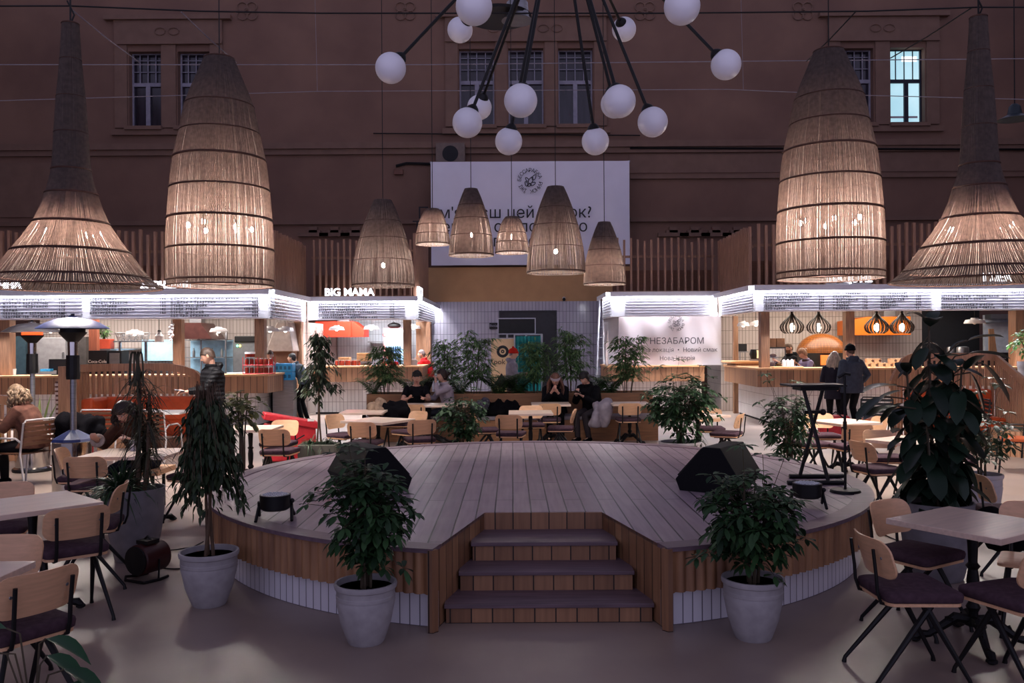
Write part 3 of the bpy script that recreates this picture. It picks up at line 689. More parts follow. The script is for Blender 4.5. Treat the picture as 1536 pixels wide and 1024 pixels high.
vs = [p for r in rr for p in r]; o.add(vs, [(j*7+i, j*7+i+1, (j+1)*7+i+1, (j+1)*7+i) for j in range(4) for i in range(6)]); o.add([p+V((.01, .01, 0)) for p in vs], [(j*7+i, (j+1)*7+i, (j+1)*7+i+1, j*7+i+1) for j in range(4) for i in range(6)])
tag(o.build('side_sheet', SHEET, smooth=True), 'crumpled white sheet hanging at the left end of the closed stall', 'sheet')
# ladder
t = thing('ladder', 'tall aluminium ladder leaning upright beside the closed stall', 'ladder', (0, 0, 0))
b0 = P(893, 590, 24.5); b1 = P(900, 446, 25.2); b0.z = 0
AL = mat('aluminium', '#a9a8b2', .4, .6)
dv = V((.42, .25, 0))
for k in (0, 1): MB().tube([b0+dv*k*.9, b1+dv*k*.7], .035, 6).build('rail', AL, t)
for k in range(10):
    a = b0.lerp(b1, (k+.6)/10.5); MB().tube([a, a+dv*(.9-.2*k/10)], .022, 6).build('rung', AL, t)
# ================================================================ hanging lamps
STR = mat('cane_strand', '#84756e', .7, 0, .2, 20, transl=.64, spec=.2)
STRD = mat('dark_cane_hoop', '#4a3026', .7)
LIN = mat('woven_lining', '#9c7f68', .8, 0, .3, 60, (1, 1, .1), transl=.55, spec=.1)
def bulbmat(k): return emit('warm_bulb_%d' % k, (1, .92, .86), k*E_BULB*4.7)
def prof_at(pr, z):
    for (r0, z0), (r1, z1) in zip(pr, pr[1:]):
        if (z0-z)*(z1-z) <= 0: return r0+(r1-r0)*(z-z0)/((z1-z0) or 1)
    return pr[-1][0]
def shade(t, pr, N, w, hoops, hoopr, seed=0):
    """pr: list (r,z) top to bottom; strands follow it"""
    rnd = random.Random(seed); m = MB()
    for k in range(N):
        a = 2*pi*(k+rnd.uniform(-.12, .12))/N; dr = rnd.uniform(-.004, .004); ww = w*rnd.uniform(.85, 1.1)
        e = V((cos(a), sin(a), 0)); tg = V((-sin(a), cos(a), 0)); rings = []
        for r, z in pr:
            c = e*(r+dr)+V((0, 0, z)); rings.append([c-tg*ww/2, c+e*ww*.4, c+tg*ww/2])
        m.loft(rings, cap=False)
    m.build('strands', STR, t)
    for z, q in hoops:
        r = prof_at(pr, z)+.006
        MB().tube([(r*cos(2*pi*k/40), r*sin(2*pi*k/40), z) for k in range(40)], hoopr*q, 6, loop=True).build('hoop', STRD, t, True)
def big_lamp(label, px, Y, prof, hoops, N, w, nb, zb, rb, seed, group):
    """prof: list (half width px, y px)"""
    base = P(px, prof[-1][1], Y); t = thing('cane_pendant_lamp', label, 'pendant lamp', base)
    K = Y/F; pr = [(r*K, (prof[-1][1]-y)*K) for r, y in prof]
    # smooth the outline
    pp = []
    for i in range(len(pr)-1):
        p0 = pr[max(i-1, 0)]; p1 = pr[i]; p2 = pr[i+1]; p3 = pr[min(i+2, len(pr)-1)]
        for s_ in (0, .5):
            q = [.5*((2*p1[j])+(-p0[j]+p2[j])*s_+(2*p0[j]-5*p1[j]+4*p2[j]-p3[j])*s_**2+(-p0[j]+3*p1[j]-3*p2[j]+p3[j])*s_**3) for j in (0, 1)]
            pp.append(tuple(q))
    pp.append(pr[-1]); pr = pp
    shade(t, pr, N, w, [((prof[-1][1]-y)*K, q) for y, q in hoops]+[(0, .8), (pr[0][1], .8)], .014, seed)
    MB().lathe([(pr[0][0], pr[0][1]-.01), (pr[0][0], pr[0][1]+.01)], 24).build('top_cap', STRD, t)
    zz = (prof[-1][1]-zb)*K; rnd = random.Random(seed)
    bm = bulbmat(75); 
    for k in range(nb):
        a = 2*pi*k/nb+.3; c = (rb*cos(a), rb*sin(a), zz+rnd.uniform(-.05, .05))
        b = MB().ell(c, (.029, .029, .036), 10, 8).build('bulb', bm, t, True)
        MB().tube([(c[0], c[1], c[2]+.05), (c[0]*.9, c[1]*.9, c[2]+.14), (0, 0, zz+.32)], .012, 6).build('bulb_arm', BLK, b)
    MB().tube([(0, 0, zz+.3), (0, 0, pr[0][1])], .015, 6).build('stem', BLK, t)
    return t, base.z+pr[0][1], base
cone = [(21, 88), (34, 120), (49, 159), (57, 200), (66, 240), (71, 285), (74.5, 330), (76.5, 375), (76, 429)]
trump = [(11, 36), (14, 90), (19, 146), (22.5, 200), (26, 255), (35, 291), (51, 335), (80, 378), (106, 414), (126, 431)]
CB = 6.0
Yc, Yt = 12.0, 11.0
L = []
L.append(big_lamp('tall rounded cane lamp hanging left of centre over the left stall', 331, Yc, cone, [(159, .7), (200, .7), (240, 1.2), (285, 1), (330, 1.3), (375, 1.1), (421, 1)], 250, .0165, 6, 340, .42, 3, 'tall rounded cane lamps'))
L.append(big_lamp('tall rounded cane lamp hanging right of centre over the right stall', 1245, Yc, [(r, y-11) for r, y in cone], [(148, .7), (186, .7), (226, 1.2), (271, 1), (317, 1.3), (365, 1.1), (409, 1)], 250, .0165, 6, 329, .42, 4, 'tall rounded cane lamps'))
L.append(big_lamp('trumpet-shaped flared cane lamp at the left edge', 108, Yt, trump, [(90, .5), (146, .5), (200, .5), (255, 1), (291, 1), (335, 1.3), (378, 1.2), (416, 1.1)], 230, .019, 7, 350, .36, 5, 'flared trumpet cane lamps'))
L.append(big_lamp('trumpet-shaped flared cane lamp at the right edge', 1470, Yt, [(r, y-10) for r, y in trump], [(78, .5), (134, .5), (190, .5), (247, 1), (281, 1), (327, 1.3), (370, 1.2), (405, 1.1)], 230, .019, 7, 340, .36, 6, 'flared trumpet cane lamps'))
# small woven pendants
small = [(575, 303, 433, 46, 401, 0, 'big woven pendant lamp, leftmost and lowest of the small cluster'), (649, 316, 370, 25, 348, 1, 'tiny dome woven pendant beside the left edge of the wall banner'),
         (707, 286, 387, 33, 355, 0, 'medium woven pendant hanging between the two tiny dome pendants'), (768, 328, 383, 24.5, 358, 1, 'tiny dome woven pendant in front of the middle of the banner'),
         (834, 283, 413, 43.5, 380, 0, 'largest woven pendant hanging in front of the banner under its logo'), (907, 336, 430, 31, 403, 0, 'medium woven pendant, rightmost of the small cluster')]
SM = []
for i, (px, y0, y1, r, yb, dome, lab) in enumerate(small):
    Y = 13.0; base = P(px, y1-3, Y); K = Y/F; H = (y1-y0)*K; t = thing('woven_pendant_lamp', lab, 'pendant lamp', base)
    pr = [(r*K*((.27 if not dome else .36)+(.73 if not dome else .64)*sin(q/12*pi/2)**(.92 if not dome else .7)), H*(1-q/12)) for q in range(13)]
    shade(t, pr, 175 if r > 30 else 120, .0125, [(H*.02, 1), (H*.3, .6), (H*.55, .6)]+([(H*.75, .4)] if not dome else []), .008, i+20)
    MB().lathe([(pr[0][0], H-.012), (pr[0][0], H)], 20).build('top_cap', STRD, t)
    zb_c = (y1-yb)*K; MB().ell((0, 0, zb_c), (.028, .028, .034), 10, 8).build('bulb', bulbmat(45), t, True)
    MB().tube([(0, 0, zb_c+.05), (0, 0, H)], .008, 5).build('stem', BLK, t)
    SM.append((t, base.z+H, base, H))
# ---------------------------------------------------------------- cables
CW = mat('pale_cable', '#8a8288', .6); CK = mat('dark_cable', '#100e10', .6)
def cable(label, pts, r, m, sag=0):
    return tag(MB().tube(pts, r, 5).build('cable', m), label, 'cable')
cable('dark cable spanning the hall at the top behind the flared lamps', [P(-380, 10, Yt+.1), P(105, 9, Yt+.1), P(300, 17, Yt+.1), P(480, 20, Yt+.1), P(1000, 20, Yt+.1), P(1300, 17, Yt+.1), P(1465, 11, Yt+.1), P(2000, 12, Yt+.1)], .011, CK)
zB = 13.0
cable('pale cable spanning the hall just above the small woven pendants', [P(-450, 97, zB), P(0, 97, zB), P(640, 97, zB), P(1000, 93, zB), P(1536, 88, zB), P(2000, 86, zB)], .008, CW)
cable('lowest pale cable spanning the hall through the height of the globes', [P(-450, 152, zB+1), P(0, 151, zB+1), P(480, 137, zB+1), P(1090, 134, zB+1), P(1300, 143, zB+1), P(1536, 149, zB+1), P(2000, 152, zB+1)], .007, CW)
for (x0, y0, x1, y1, Ya, Yb, c, lab) in ((107, 14, 210, 94, Yt+.1, zB, CW, 'pale guy cable slanting down from the left flared lamp top'), (272, 18, 355, 94, Yt+.1, zB, CW, 'short slanting cable above the left tall round lamp'), (1457, 12, 1336, 87, Yt+.1, zB, CK, 'dark guy cable slanting down in front of the lit window'), (1284, 17, 1210, 92, Yt+.1, zB, CK, 'short slanting cable above the right tall round lamp')):
    a, b = P(x0, y0, Ya), P(x1, y1, Yb); cable(lab, [a, a.lerp(b, .5)-V((0, 0, .02)), b], .009, c)
# cords of the lamps
zbm = 8.6
for (t, zt_, b) in L[:2]:
    o = MB().tube([(b.x, b.y, zt_), (b.x, b.y, zbm)], .008, 5).build('suspension_cord', CK, None); o.parent = t; o.location = -V(b)
for (t, zt_, b) in L[2:]:
    o = MB().tube([(b.x, b.y, zt_), (b.x, b.y, zbm)], .012, 5).tube([(b.x, b.y, zt_), (b.x+.05, b.y, zt_+.12), (b.x-.04, b.y, zt_+.3)], .012, 5).build('suspension_cord', CK, None); o.parent = t; o.location = -V(b)
for (t, zt_, b, H) in SM:
    MB().tube([(0, 0, H), (0, 0, zbm-b.z)], .006, 5).build('suspension_cord', CK, t)
for yy in (9.3, 11.0, 12.0, 13.0):
    tag(MB().box(-HX, HX, yy-.06, yy+.06, zbm, zbm+.02).box(-HX, HX, yy-.01, yy+.01, zbm, zbm+.3).box(-HX, HX, yy-.06, yy+.06, zbm+.3, zbm+.32).build('ceiling_beam', BLK), kind='structure')
# extra droppers seen on the wall
for px, y0, y1, lab in ((1109, 0, 134, 'thin dropper wire right of the rightmost globe'), (470, 0, 137, 'thin dropper wire between the left lamps')):
    a, b = P(px, y0, zB+1), P(px+6, y1, zB+1); a.z = zbm+.3; tag(MB().tube([a, b], .004, 4).build('dropper_wire', CW), lab, 'wire')
# ---------------------------------------------------------------- globe chandelier
hub = P(838, -165, 9.3); ch = thing('globe_chandelier', 'huge black-armed chandelier of white glass globes at the top centre', 'chandelier', hub)
OPAL = mat('opal_glass', '#f2f0f6', .3, 0, 0)
globes = [(711, 10, 27.5), (690, 45, 19), (586, 102, 23), (781, 151, 25), (719, 161, 18.5), (701, 184, 22.5), (763, 212, 20.5), (929, 152, 24.5), (922, 156, 21), (893, 212, 20.5), (979, 183, 22.5), (936, 44, 18), (1023, 10, 27), (1089, 97, 22.5)]
for gx, gy, gr in globes:
    Y = .16*F/gr; c = P(gx, gy, Y)-hub; d = c.normalized()
    arm = MB().tube([d*.1, c-d*.15], .018, 8).build('arm', BLK, ch, True)
    cap = MB(); q = d.to_track_quat('Z', 'Y').to_matrix().to_4x4()
    cap.lathe([(.03, -.03), (.06, 0), (.075, .03)], 16, M=Matrix.Translation(c-d*.175) @ q).build('globe_cap', BLK, ch, True)
    MB().ell(c, (.16, .16, .16), 28, 18).build('globe', OPAL, ch, True)
MB().ell((0, 0, 0), (.14, .14, .12), 16, 10).tube([(0, 0, 0), (0, 0, zbm-hub.z)], .03, 8).build('hub', BLK, ch, True)
# industrial lamp behind the chandelier
c = P(776, 22, 16); t = thing('industrial_lamp', 'dim industrial bell lamp hanging behind the chandelier arms', 'lamp', c)
MB().lathe([(.05, .25), (.2, .22), (.22, -.05), (.3, -.12)], 20).build('reflector', STEEL, t, True); MB().lathe([(.6, .0), (.62, .05), (.2, .1)], 24, M=Matrix.Translation((-.35, .2, 0))).build('tray', BLK, t)
MB().tube([(0, 0, .2), (0, 0, zbm+.3-c.z)], .015, 6).build('cord', CK, t)
c = P(1522, 176, 16); t = thing('industrial_lamp', 'small dark bell lamp high at the right edge', 'lamp', c)
MB().lathe([(.05, .25), (.1, .2), (.13, .05), (.3, -.04)], 20).build('reflector', mat('dark_teal_enamel', '#243038', .4), t, True); MB().tube([(0, 0, .2), (0, 0, zbm+.3-c.z)], .012, 6).build('cord', CK, t)
tag(MB().box(-HX, HX, 15.9, 16.1, zbm+.3, zbm+.4).build('ceiling_beam', BLK), kind='structure')
# ================================================================ chairs and tables
def rounded(w, h, r, n=5):
    ps = []
    for cx, cz, a0_ in ((w/2-r, h/2-r, 0), (-w/2+r, h/2-r, 90), (-w/2+r, -h/2+r, 180), (w/2-r, -h/2+r, 270)):
        for k in range(n+1): a = R(a0_+90*k/n); ps.append((cx+r*cos(a), cz+r*sin(a)))
    return ps
def make_chair(label, cushion=True):
    t = thing('bistro_chair', label, 'chair')
    # seat: rounded trapezoid board
    def seatpoly(k=1.0, f=1.0): return [(x*k*(1+.06*y/.2), y*k*f) for x, y in rounded(.41, .40, .045, 4)]
    MB().prism(seatpoly(), .435, .452).build('seat', CHAIRPLY, t)
    if cushion: 
        m = MB(); rr = []
        for z, k in ((.453, .99), (.458, 1.03), (.485, 1.05), (.5, 1.03), (.507, .96)): rr.append([V((x, y, z)) for x, y in seatpoly(k)])
        m.loft(rr); m.build('cushion', CUSH, t, 50)
    # backrest: bent plywood, front curls round the sitter
    m = MB(); nx, nz = 22, 6; W_, H_, RC = .41, .215, .07
    def bp(u, v, d):
        x = sin(u*pi/2)*W_/2; e = max(0, abs(x)-(W_/2-RC))/RC; lim = H_/2-RC*(1-sqrt(max(0, 1-e*e))); z = v*lim
        return V((x, -.222+.05*(x/(W_/2))**2-.06*(z/.2)+d, .675+z))
    g = [[bp(-1+2*i/nx, -1+2*j/nz, 0) for i in range(nx+1)] for j in range(nz+1)]; h = [[p+V((0, -.011, 0)) for p in r] for r in g]
    vs = [p for r in g for p in r]+[p for r in h for p in r]; o = (nx+1)*(nz+1); fs = []
    for j in range(nz):
        for i in range(nx): q = j*(nx+1)+i; fs += [(q, q+nx+1, q+nx+2, q+1), (o+q, o+q+1, o+q+nx+2, o+q+nx+1)]
    ed = [i for i in range(nx+1)]+[(j+1)*(nx+1)-1 for j in range(1, nz+1)]+[nz*(nx+1)+i for i in range(nx-1, -1, -1)]+[j*(nx+1) for j in range(nz-1, 0, -1)]
    for a, b in zip(ed, ed[1:]+ed[:1]): fs.append((a, b, o+b, o+a))
    m.add(vs, fs); m.build('backrest', CHAIRPLY, t, 50)
    for s_ in (-1, 1):
        x = s_*.135
        MB().tube([(x, .15, .425), (x, -.16, .425), (x, -.215, .44), (x, -.235, .50), (x, -.24, .58), (x*1.02, -.258, .73)], .0115, 8, flat=.8).build('back_post', BLK, t, True)
        MB().tube([(x*1.1, .02, .425), (s_*.19, .24, .03), (s_*.192, .245, 0)], [.019, .011, .014], 8).build('leg', BLK, t, True)
        MB().tube([(x*1.1, .05, .425), (s_*.2, -.27, .03), (s_*.202, -.275, 0)], [.019, .011, .014], 8).build('leg', BLK, t, True)
    MB().tube([(-.15, .035, .42), (.15, .035, .42)], .012, 8).build('crossbar', BLK, t, True)
    m = MB()
    for s_ in (-1, 1): m.ell((s_*.135, -.214, .68), (.009, .004, .009), 8, 4)
    m.build('rivets', STEEL, t)
    return t
CH0 = make_chair('tmp'); CHW = make_chair('tmp', False); used = set()
CG = 'plywood bistro chairs with purple-brown seat pads'
def chair(label, x, y, yaw, src=None):
    src = src or CH0
    if id(src) not in used: used.add(id(src)); c = src; c.location = (x, y, 0); c.rotation_euler = (0, 0, R(yaw)); c['label'] = label
    else: c = dup(src, (x, y, 0), R(yaw), label)
    c['group'] = CG if src is CH0 else 'plywood bistro chairs'
    return c
# foreground right
chair('chair with purple pad in the right foreground, facing right, whole frame in view', 2.19, 4.74, -88)
chair('chair tucked behind the near right table beside the big pot, seen from its front', 2.62, 5.53, -148)
chair('chair cut off by the right edge in front of the near right table', 2.72, 4.6, 20)
chair('padless wooden chair at the right edge behind the near right table', 3.32, 5.42, 150, CHW)
chair('chair turned side-on behind the near right table with a black bag hung low', 3.98, 6.85, -100)
chair('grey-lit chair back among the leaves right of the rubber plant', 5.0, 9.75, -60)
# foreground left
chair('chair in the left foreground seen from behind, tucked to the bigger left table', -3.03, 5.84, 40)
chair('chair turned side-on at the right corner of the bigger left table', -3.27, 6.62, 104)
chair('chair at the bottom left corner seen from behind at an angle', -2.45, 4.2, 58)
chair('chair behind the bottom left table, its back facing the viewer across the top', -2.84, 4.6, 182)
chair('chair behind the bigger left table at the left edge', -3.92, 6.5, 196)
chair('chair seen from behind left of the tall grey pot with strappy leaves', -4.17, 8.48, 4)
chair('chair side-on left of the light table by the nearer patio heater', -4.52, 8.98, -78)
chair('chair behind the tall grey pot, legs seen through to its right', -3.38, 9.05, 82)
chair('chair seen from behind left of the stage, nearest to it', -3.02, 11.05, -4)
chair('chair facing the viewer behind the one left of the stage', -3.25, 11.9, 172)
# behind the stage
chair('chair at the left corner of the white-topped table left of the schefflera planter', -2.55, 12.95, -120)
chair('chair seen from behind in front of the white-topped table behind the stage left', -2.06, 11.95, -6)
chair('chair at the far right corner of the white-topped table behind the stage', -1.62, 13.4, 140)
chair('chair nearest the stage at right of the white-topped table', -1.33, 12.28, 14)
chair('chair in front of the table of the dark-haired young man', -1.76, 15.35, 2)
chair('chair seen from behind in front of the table of the woman in a headband', 0.66, 15.35, 0)
chair('chair seen from behind nearest the stage at the small centre table', -0.03, 13.0, -8)
chair('chair facing the viewer behind the small centre table', 0.32, 14.4, 180)
chair('chair side-on at the right of the small centre table', 0.78, 13.8, 84)
chair('chair at the left of the small centre table, mostly seat', -0.42, 13.6, -80)
chair('chair seen from behind right of the woman holding a phone', 2.08, 15.3, 0)
chair('chair facing the viewer behind the white table right of the leafy planter', 3.15, 13.6, 172)
chair('chair side-on by the stage right rear, clear of the leafy planter', 3.22, 12.85, 62)
# right middle
chair('chair seen from behind at the square table right of the X-legged stand', 4.42, 11.15, 4)
chair('chair side-on at the right corner of the square table by the couple', 5.0, 12.05, 98)
chair('chair seat left of the square table behind the X-legged stand', 4.02, 11.5, -82)
chair('chair facing the viewer behind the square table by the couple', 4.55, 12.5, 176)
chair('chair facing right in front of the half-hidden table left of the rubber plant', 3.93, 9.2, -74)
chair('chair facing the viewer behind the half-hidden table left of the rubber plant', 4.4, 10.05, 178)
TG = 'square oak cafe tables on cast iron feet'
def make_table(label, w=.7, d=.7):
    t = thing('cafe_table', label, 'table')
    MB().box(-w/2, w/2, -d/2, d/2, .715, .75).build('tabletop', TABLETOP, t, bevel=.003)
    pr = [(.05, .12), (.055, .14), (.03, .16), (.028, .2), (.042, .23), (.026, .26), (.034, .33), (.036, .4), (.028, .46), (.042, .48), (.026, .5), (.03, .6), (.034, .66), (.026, .68), (.06, .70), (.12, .712)]
    MB().lathe(pr, 16).build('column', IRON, t, True)
    for k in range(4):
        a = pi/4+k*pi/2; e = V((cos(a), sin(a), 0)); f_ = []
        for r, z in ((.02, .15), (.1, .16), (.18, .10), (.25, .05), (.31, .045), (.34, .02)): f_.append(e*r+V((0, 0, z)))
        m = MB().tube(f_, [.03, .034, .026, .022, .03, .02], 8); m.ell(tuple(e*.33+V((0, 0, .018))), (.035, .035, .018), 8, 5)
        tg = V((-e.y, e.x, 0)); m.tube([e*.12+V((0, 0, .15))+tg*.03*cos(q)+e*.03*sin(q) for q in (0, 1, 2, 3, 4, 5)], .012, 5).tube([e*.22+V((0, 0, .07)), e*.2+V((0, 0, .12)), e*.15+V((0, 0, .1))], .012, 5)
        m.build('foot', IRON, t, True)
    return t
T0 = make_table('tmp'); tused = []
def table(label, x, y, yaw=0, sx=1, sy=1):
    if not tused: tused.append(1); c = T0; c.location = (x, y, 0); c.rotation_euler = (0, 0, R(yaw)); c['label'] = label
    else: c = dup(T0, (x, y, 0), R(yaw), label)
    c['group'] = TG; c.scale = (sx, sy, 1); return c
table('square oak table in the right foreground', 2.80, 5.20, 33)
table('larger oak table at the left edge, corner pointing right', -3.39, 6.02, 47)
table('oak table cut off at the bottom left corner', -2.8, 4.03, 0)
table('pale oak table in front of the person bent over behind strappy leaves', -3.9, 8.82, 0, 1.25, 1)
table('small white-lit table left of the stage behind the weeping fig', -3.5, 11.4, 0)
table('white-lit table behind the stage left, one corner to the viewer', -1.96, 12.45, -30, 1.1, 1.1)
table('white-lit table behind it, beside the draped jacket', -2.45, 14.1, 0)
table('wide table in front of the dark-haired young man and the girl in white', -1.55, 15.6, 0, 2.1, 1)
table('table in front of the woman in a headband', .7, 15.65, 0)
table('small oak table at the centre just behind the stage', .29, 13.72, 0)
table('oak table at the bench end right of the woman with a phone', 2.15, 15.65, 0)
table('white-lit small table right of the leafy planter', 2.82, 13.0, 30)
table('square white-lit table behind the X-legged stand', 4.58, 11.8, 20)
table('white-lit table half hidden by the rubber plant', 4.45, 9.5, 33)
# metal armchairs
def tube_chair(name, label, mf, slat, cush=None):
    t = thing(name, label, 'chair')
    for s_ in (-1, 1):
        x = s_*.26
        MB().tube([(x, .26, 0), (x, .22, .44), (x, .2, .6), (x, .1, .655), (x, -.15, .655), (x, -.24, .6)], .013, 8).build('front_leg', mf, t, True)
        MB().tube([(x, -.3, 0), (x, -.22, .44), (x*.96, -.27, .86)], .013, 8).build('rear_leg', mf, t, True)
    MB().tube([(-.25, -.27, .84), (-.22, -.28, .89), (.22, -.28, .89), (.25, -.27, .84)], .013, 8).tube([(-.26, .22, .43), (.26, .22, .43)], .01, 6).build('frame', mf, t, True)
    m = MB()
    for k in range(5): z = .56+k*.065; m.box(-.25, .25, -.262-(z-.44)*.1, -.25-(z-.44)*.1, z, z+.042)
    m.build('backrest', slat, t)
    m = MB()
    for k in range(8): y = -.2+k*.055; m.box(-.25, .25, y, y+.042, .44, .452)
    m.build('seat', slat, t)
    if cush: MB().prism(rounded(.46, .42, .06), .453, .50).build('cushion', cush, t, bevel=.01)
    return t
BRS = wood('brown_slat', '#4a2c1c', .2, .5, 'x'); WTUBE = mat('white_tube', '#aaa3a3', .4)
wch = tube_chair('slatted_armchair', 'white-framed armchair with brown slats, left of the person bent over', WTUBE, BRS); wch.location = (-6.25, 13.1, 0); wch['group'] = 'white-framed slatted armchairs'
dup(wch, (-5.4, 13.0, 0), R(-8), 'white-framed armchair with brown slats, behind the head of the person bent over')
dup(wch, (-6.5, 11.35, 0), R(72), 'white-framed armchair under the woman in a brown fur coat')
ORC = mat('orange_cushion', '#a34c25', .85, bump=.2)
bch = tube_chair('slatted_armchair', 'black slatted armchair at the right edge', BLK, BLK, ORC); bch.location = (7.05, 11.9, 0); bch.rotation_euler.z = R(65); bch['group'] = 'black slatted armchairs'
dup(bch, (7.45, 14.0, 0), R(80), 'black slatted armchair with an orange cushion in front of the orange sofa')
dup(bch, (6.35, 14.9, 0), R(-20), 'black slatted armchair with an orange cushion left of the rubber plant')
dup(bch, (8.3, 13.2, 0), R(100), 'black slatted armchair behind the one at the right edge')
# ================================================================ bench planter
PLW = wood('planter_oak', '#8d6240', .2, .55, 'x')
t = thing('planter_bench', 'long oak planter box with a felt-seated bench along its front', 'planter', (0, 0, 0))
px0, px1 = P(550, 500, 16.8).x, P(978, 500, 16.8).x
MB().box(px0, px1, 16.75, 16.8, 0, .87).box(px0, px1, 17.5, 17.55, 0, .87).box(px0, px0+.05, 16.8, 17.5, 0, .87).box(px1-.05, px1, 16.8, 17.5, 0, .87).build('planter_box', PLW, t, bevel=.004)
MB().box(px0+.05, px1-.05, 16.8, 17.5, .6, .82).build('soil', SOIL, t)
MB().box(px0, px1, 16.15, 16.75, 0, .40).build('bench_box', PLW, t)
MB().box(px0+.02, px1-.02, 16.12, 16.74, .40, .47).build('seat_pad', CUSHL, t, bevel=.015)
# ================================================================ booths
SLAT = wood('booth_slat', '#a87c5e', .22, .5)
def path_wall(t, pts, ztop, sl=.05, gap=.055, cap=True, zt=None, name='slats'):
    """slats along a plan path, ztop may vary by a function of 0..1"""
    P2 = [V((*p, 0)) for p in pts]; ds = [0]
    for a, b in zip(P2, P2[1:]): ds.append(ds[-1]+(b-a).length)
    Lt = ds[-1]; f = zt or (lambda u: ztop)
    def at(s_):
        for i in range(len(ds)-1):
            if s_ <= ds[i+1] or i == len(ds)-2:
                d = (P2[i+1]-P2[i]).normalized(); return P2[i]+d*(s_-ds[i]), d
    m = MB(); n = int(Lt/(sl+gap))
    for k in range(n):
        s_ = Lt*(k+.5)/n; p, d = at(s_); z = f(s_/Lt); m.cbox((p.x, p.y, (z-.14)/2+.02), (sl, .03, z-.14-.04), rz=atan2(d.y, d.x))
    m.build(name, SLAT, t)
    def band(z0f, z1f, th, nm):
        r = []; N = 48
        for k in range(N+1):
            p, d = at(Lt*k/N); nn = V((-d.y, d.x, 0))*th/2; u = k/N
            r.append([p-nn+V((0, 0, z0f(u))), p+nn+V((0, 0, z0f(u))), p+nn+V((0, 0, z1f(u))), p-nn+V((0, 0, z1f(u)))])
        MB().loft(r).build(nm, SLAT, t)
    band(lambda u: f(u)-.14, lambda u: f(u), .05, 'top_rail'); band(lambda u: 0, lambda u: .1, .05, 'bottom_rail')
bl = thing('booth_screen', 'curved slatted oak screen behind the orange sofa on the left', 'screen', (0, 0, 0))
path_wall(bl, [(-7.72, 14.9), (-7.7, 15.5), (-7.45, 15.85), (-7.0, 15.98), (-6.2, 16), (-5.9, 15.95), (-5.55, 15.6)], 1.52, zt=lambda u: 1.52 if u < .62 else 1.52-.42*((u-.62)/.38)**2)
MB().box(-7.85, -7.62, 14.75, 14.95, 0, 1.5).build('end_post', SLAT, bl)
so = thing('booth_sofa', 'orange leather booth sofa in front of the left slatted screen', 'sofa', (0, 0, 0))
m = MB(); 
MB().box(-7.55, -5.65, 15.05, 15.7, .24, .48).build('seat', ORANGE, so, bevel=.04)
MB().box(-7.6, -5.65, 15.6, 15.82, .46, .92).box(-7.62, -7.4, 15.05, 15.7, .46, .92).build('backrest', ORANGE, so, bevel=.05)
MB().box(-7.5, -5.7, 15.12, 15.7, 0, .24).build('base', SLAT, so)
t = thing('booth_table', 'white-topped table in front of the orange sofa on the left', 'table', (-5.95, 14.3, 0))
MB().box(-.5, .5, -.35, .35, .72, .75).build('tabletop', mat('white_tabletop', '#cfcac8', .35), t, bevel=.003); MB().tube([(0, 0, .02), (0, 0, .72)], .03, 10).lathe([(.24, 0), (.24, .015), (.03, .03)], 20).build('pedestal', BLK, t, True)
m = MB(); q = thing('booth_screen', 'slatted oak screen behind the woman in a fur coat at the left edge', 'screen', (0, 0, 0))
path_wall(q, [(-9.3, 12.2), (-8.45, 13.2), (-7.95, 14.1)], 1.45, zt=lambda u: 1.42-.45*u)
t = thing('booth_table', 'small white table behind the woman in a fur coat', 'table', (-7.95, 16.2, 0)); MB().box(-.4, .4, -.35, .35, .72, .75).build('tabletop', mat('white_tabletop', '#cfcac8', .35), t); MB().tube([(0, 0, 0), (0, 0, .72)], .04, 8).build('pedestal', BLK, t)
# right booth
br = thing('booth_screen', 'slatted oak screen behind the orange sofa on the right', 'screen', (0, 0, 0))
path_wall(br, [(6.95, 15.7), (7.3, 15.95), (7.7, 16.05), (8.4, 16.0), (9.0, 15.9)], 1.62, zt=lambda u: 1.62-.5*max(0, (.3-u)/.3)**1.6)
path_wall(br, [(9.0, 15.9), (8.55, 14.2)], 1.62, zt=lambda u: 1.62-.42*u, name='side_slats')
so = thing('booth_sofa', 'orange leather booth sofa in front of the right slatted screen', 'sofa', (0, 0, 0))
MB().box(7.3, 8.75, 15.1, 15.75, .24, .48).build('seat', ORANGE, so, bevel=.04); MB().box(7.25, 8.8, 15.62, 15.85, .46, .96).build('backrest', ORANGE, so, bevel=.05)
MB().box(7.35, 8.7, 15.15, 15.7, 0, .24).build('base', SLAT, so)
bb = thing('booth_plinth', 'low slatted oak drum at the foot of the right booth', 'plinth', (8.35, 13.9, 0))
m = MB(); 
for k in range(44): a = 2*pi*k/44; m.cbox((.52*cos(a), .52*sin(a), .2), (.03, .055, .4), rz=a)
m.lathe([(.5, 0), (.5, .4)], 30).build('slats', SLAT, bb)
t = thing('booth_table', 'white-topped table in front of the right orange sofa', 'table', (7.2, 14.7, 0)); MB().box(-.4, .4, -.35, .35, .72, .75).build('tabletop', mat('white_tabletop', '#cfcac8', .35), t); MB().tube([(0, 0, 0), (0, 0, .72)], .04, 8).build('pedestal', BLK, t)
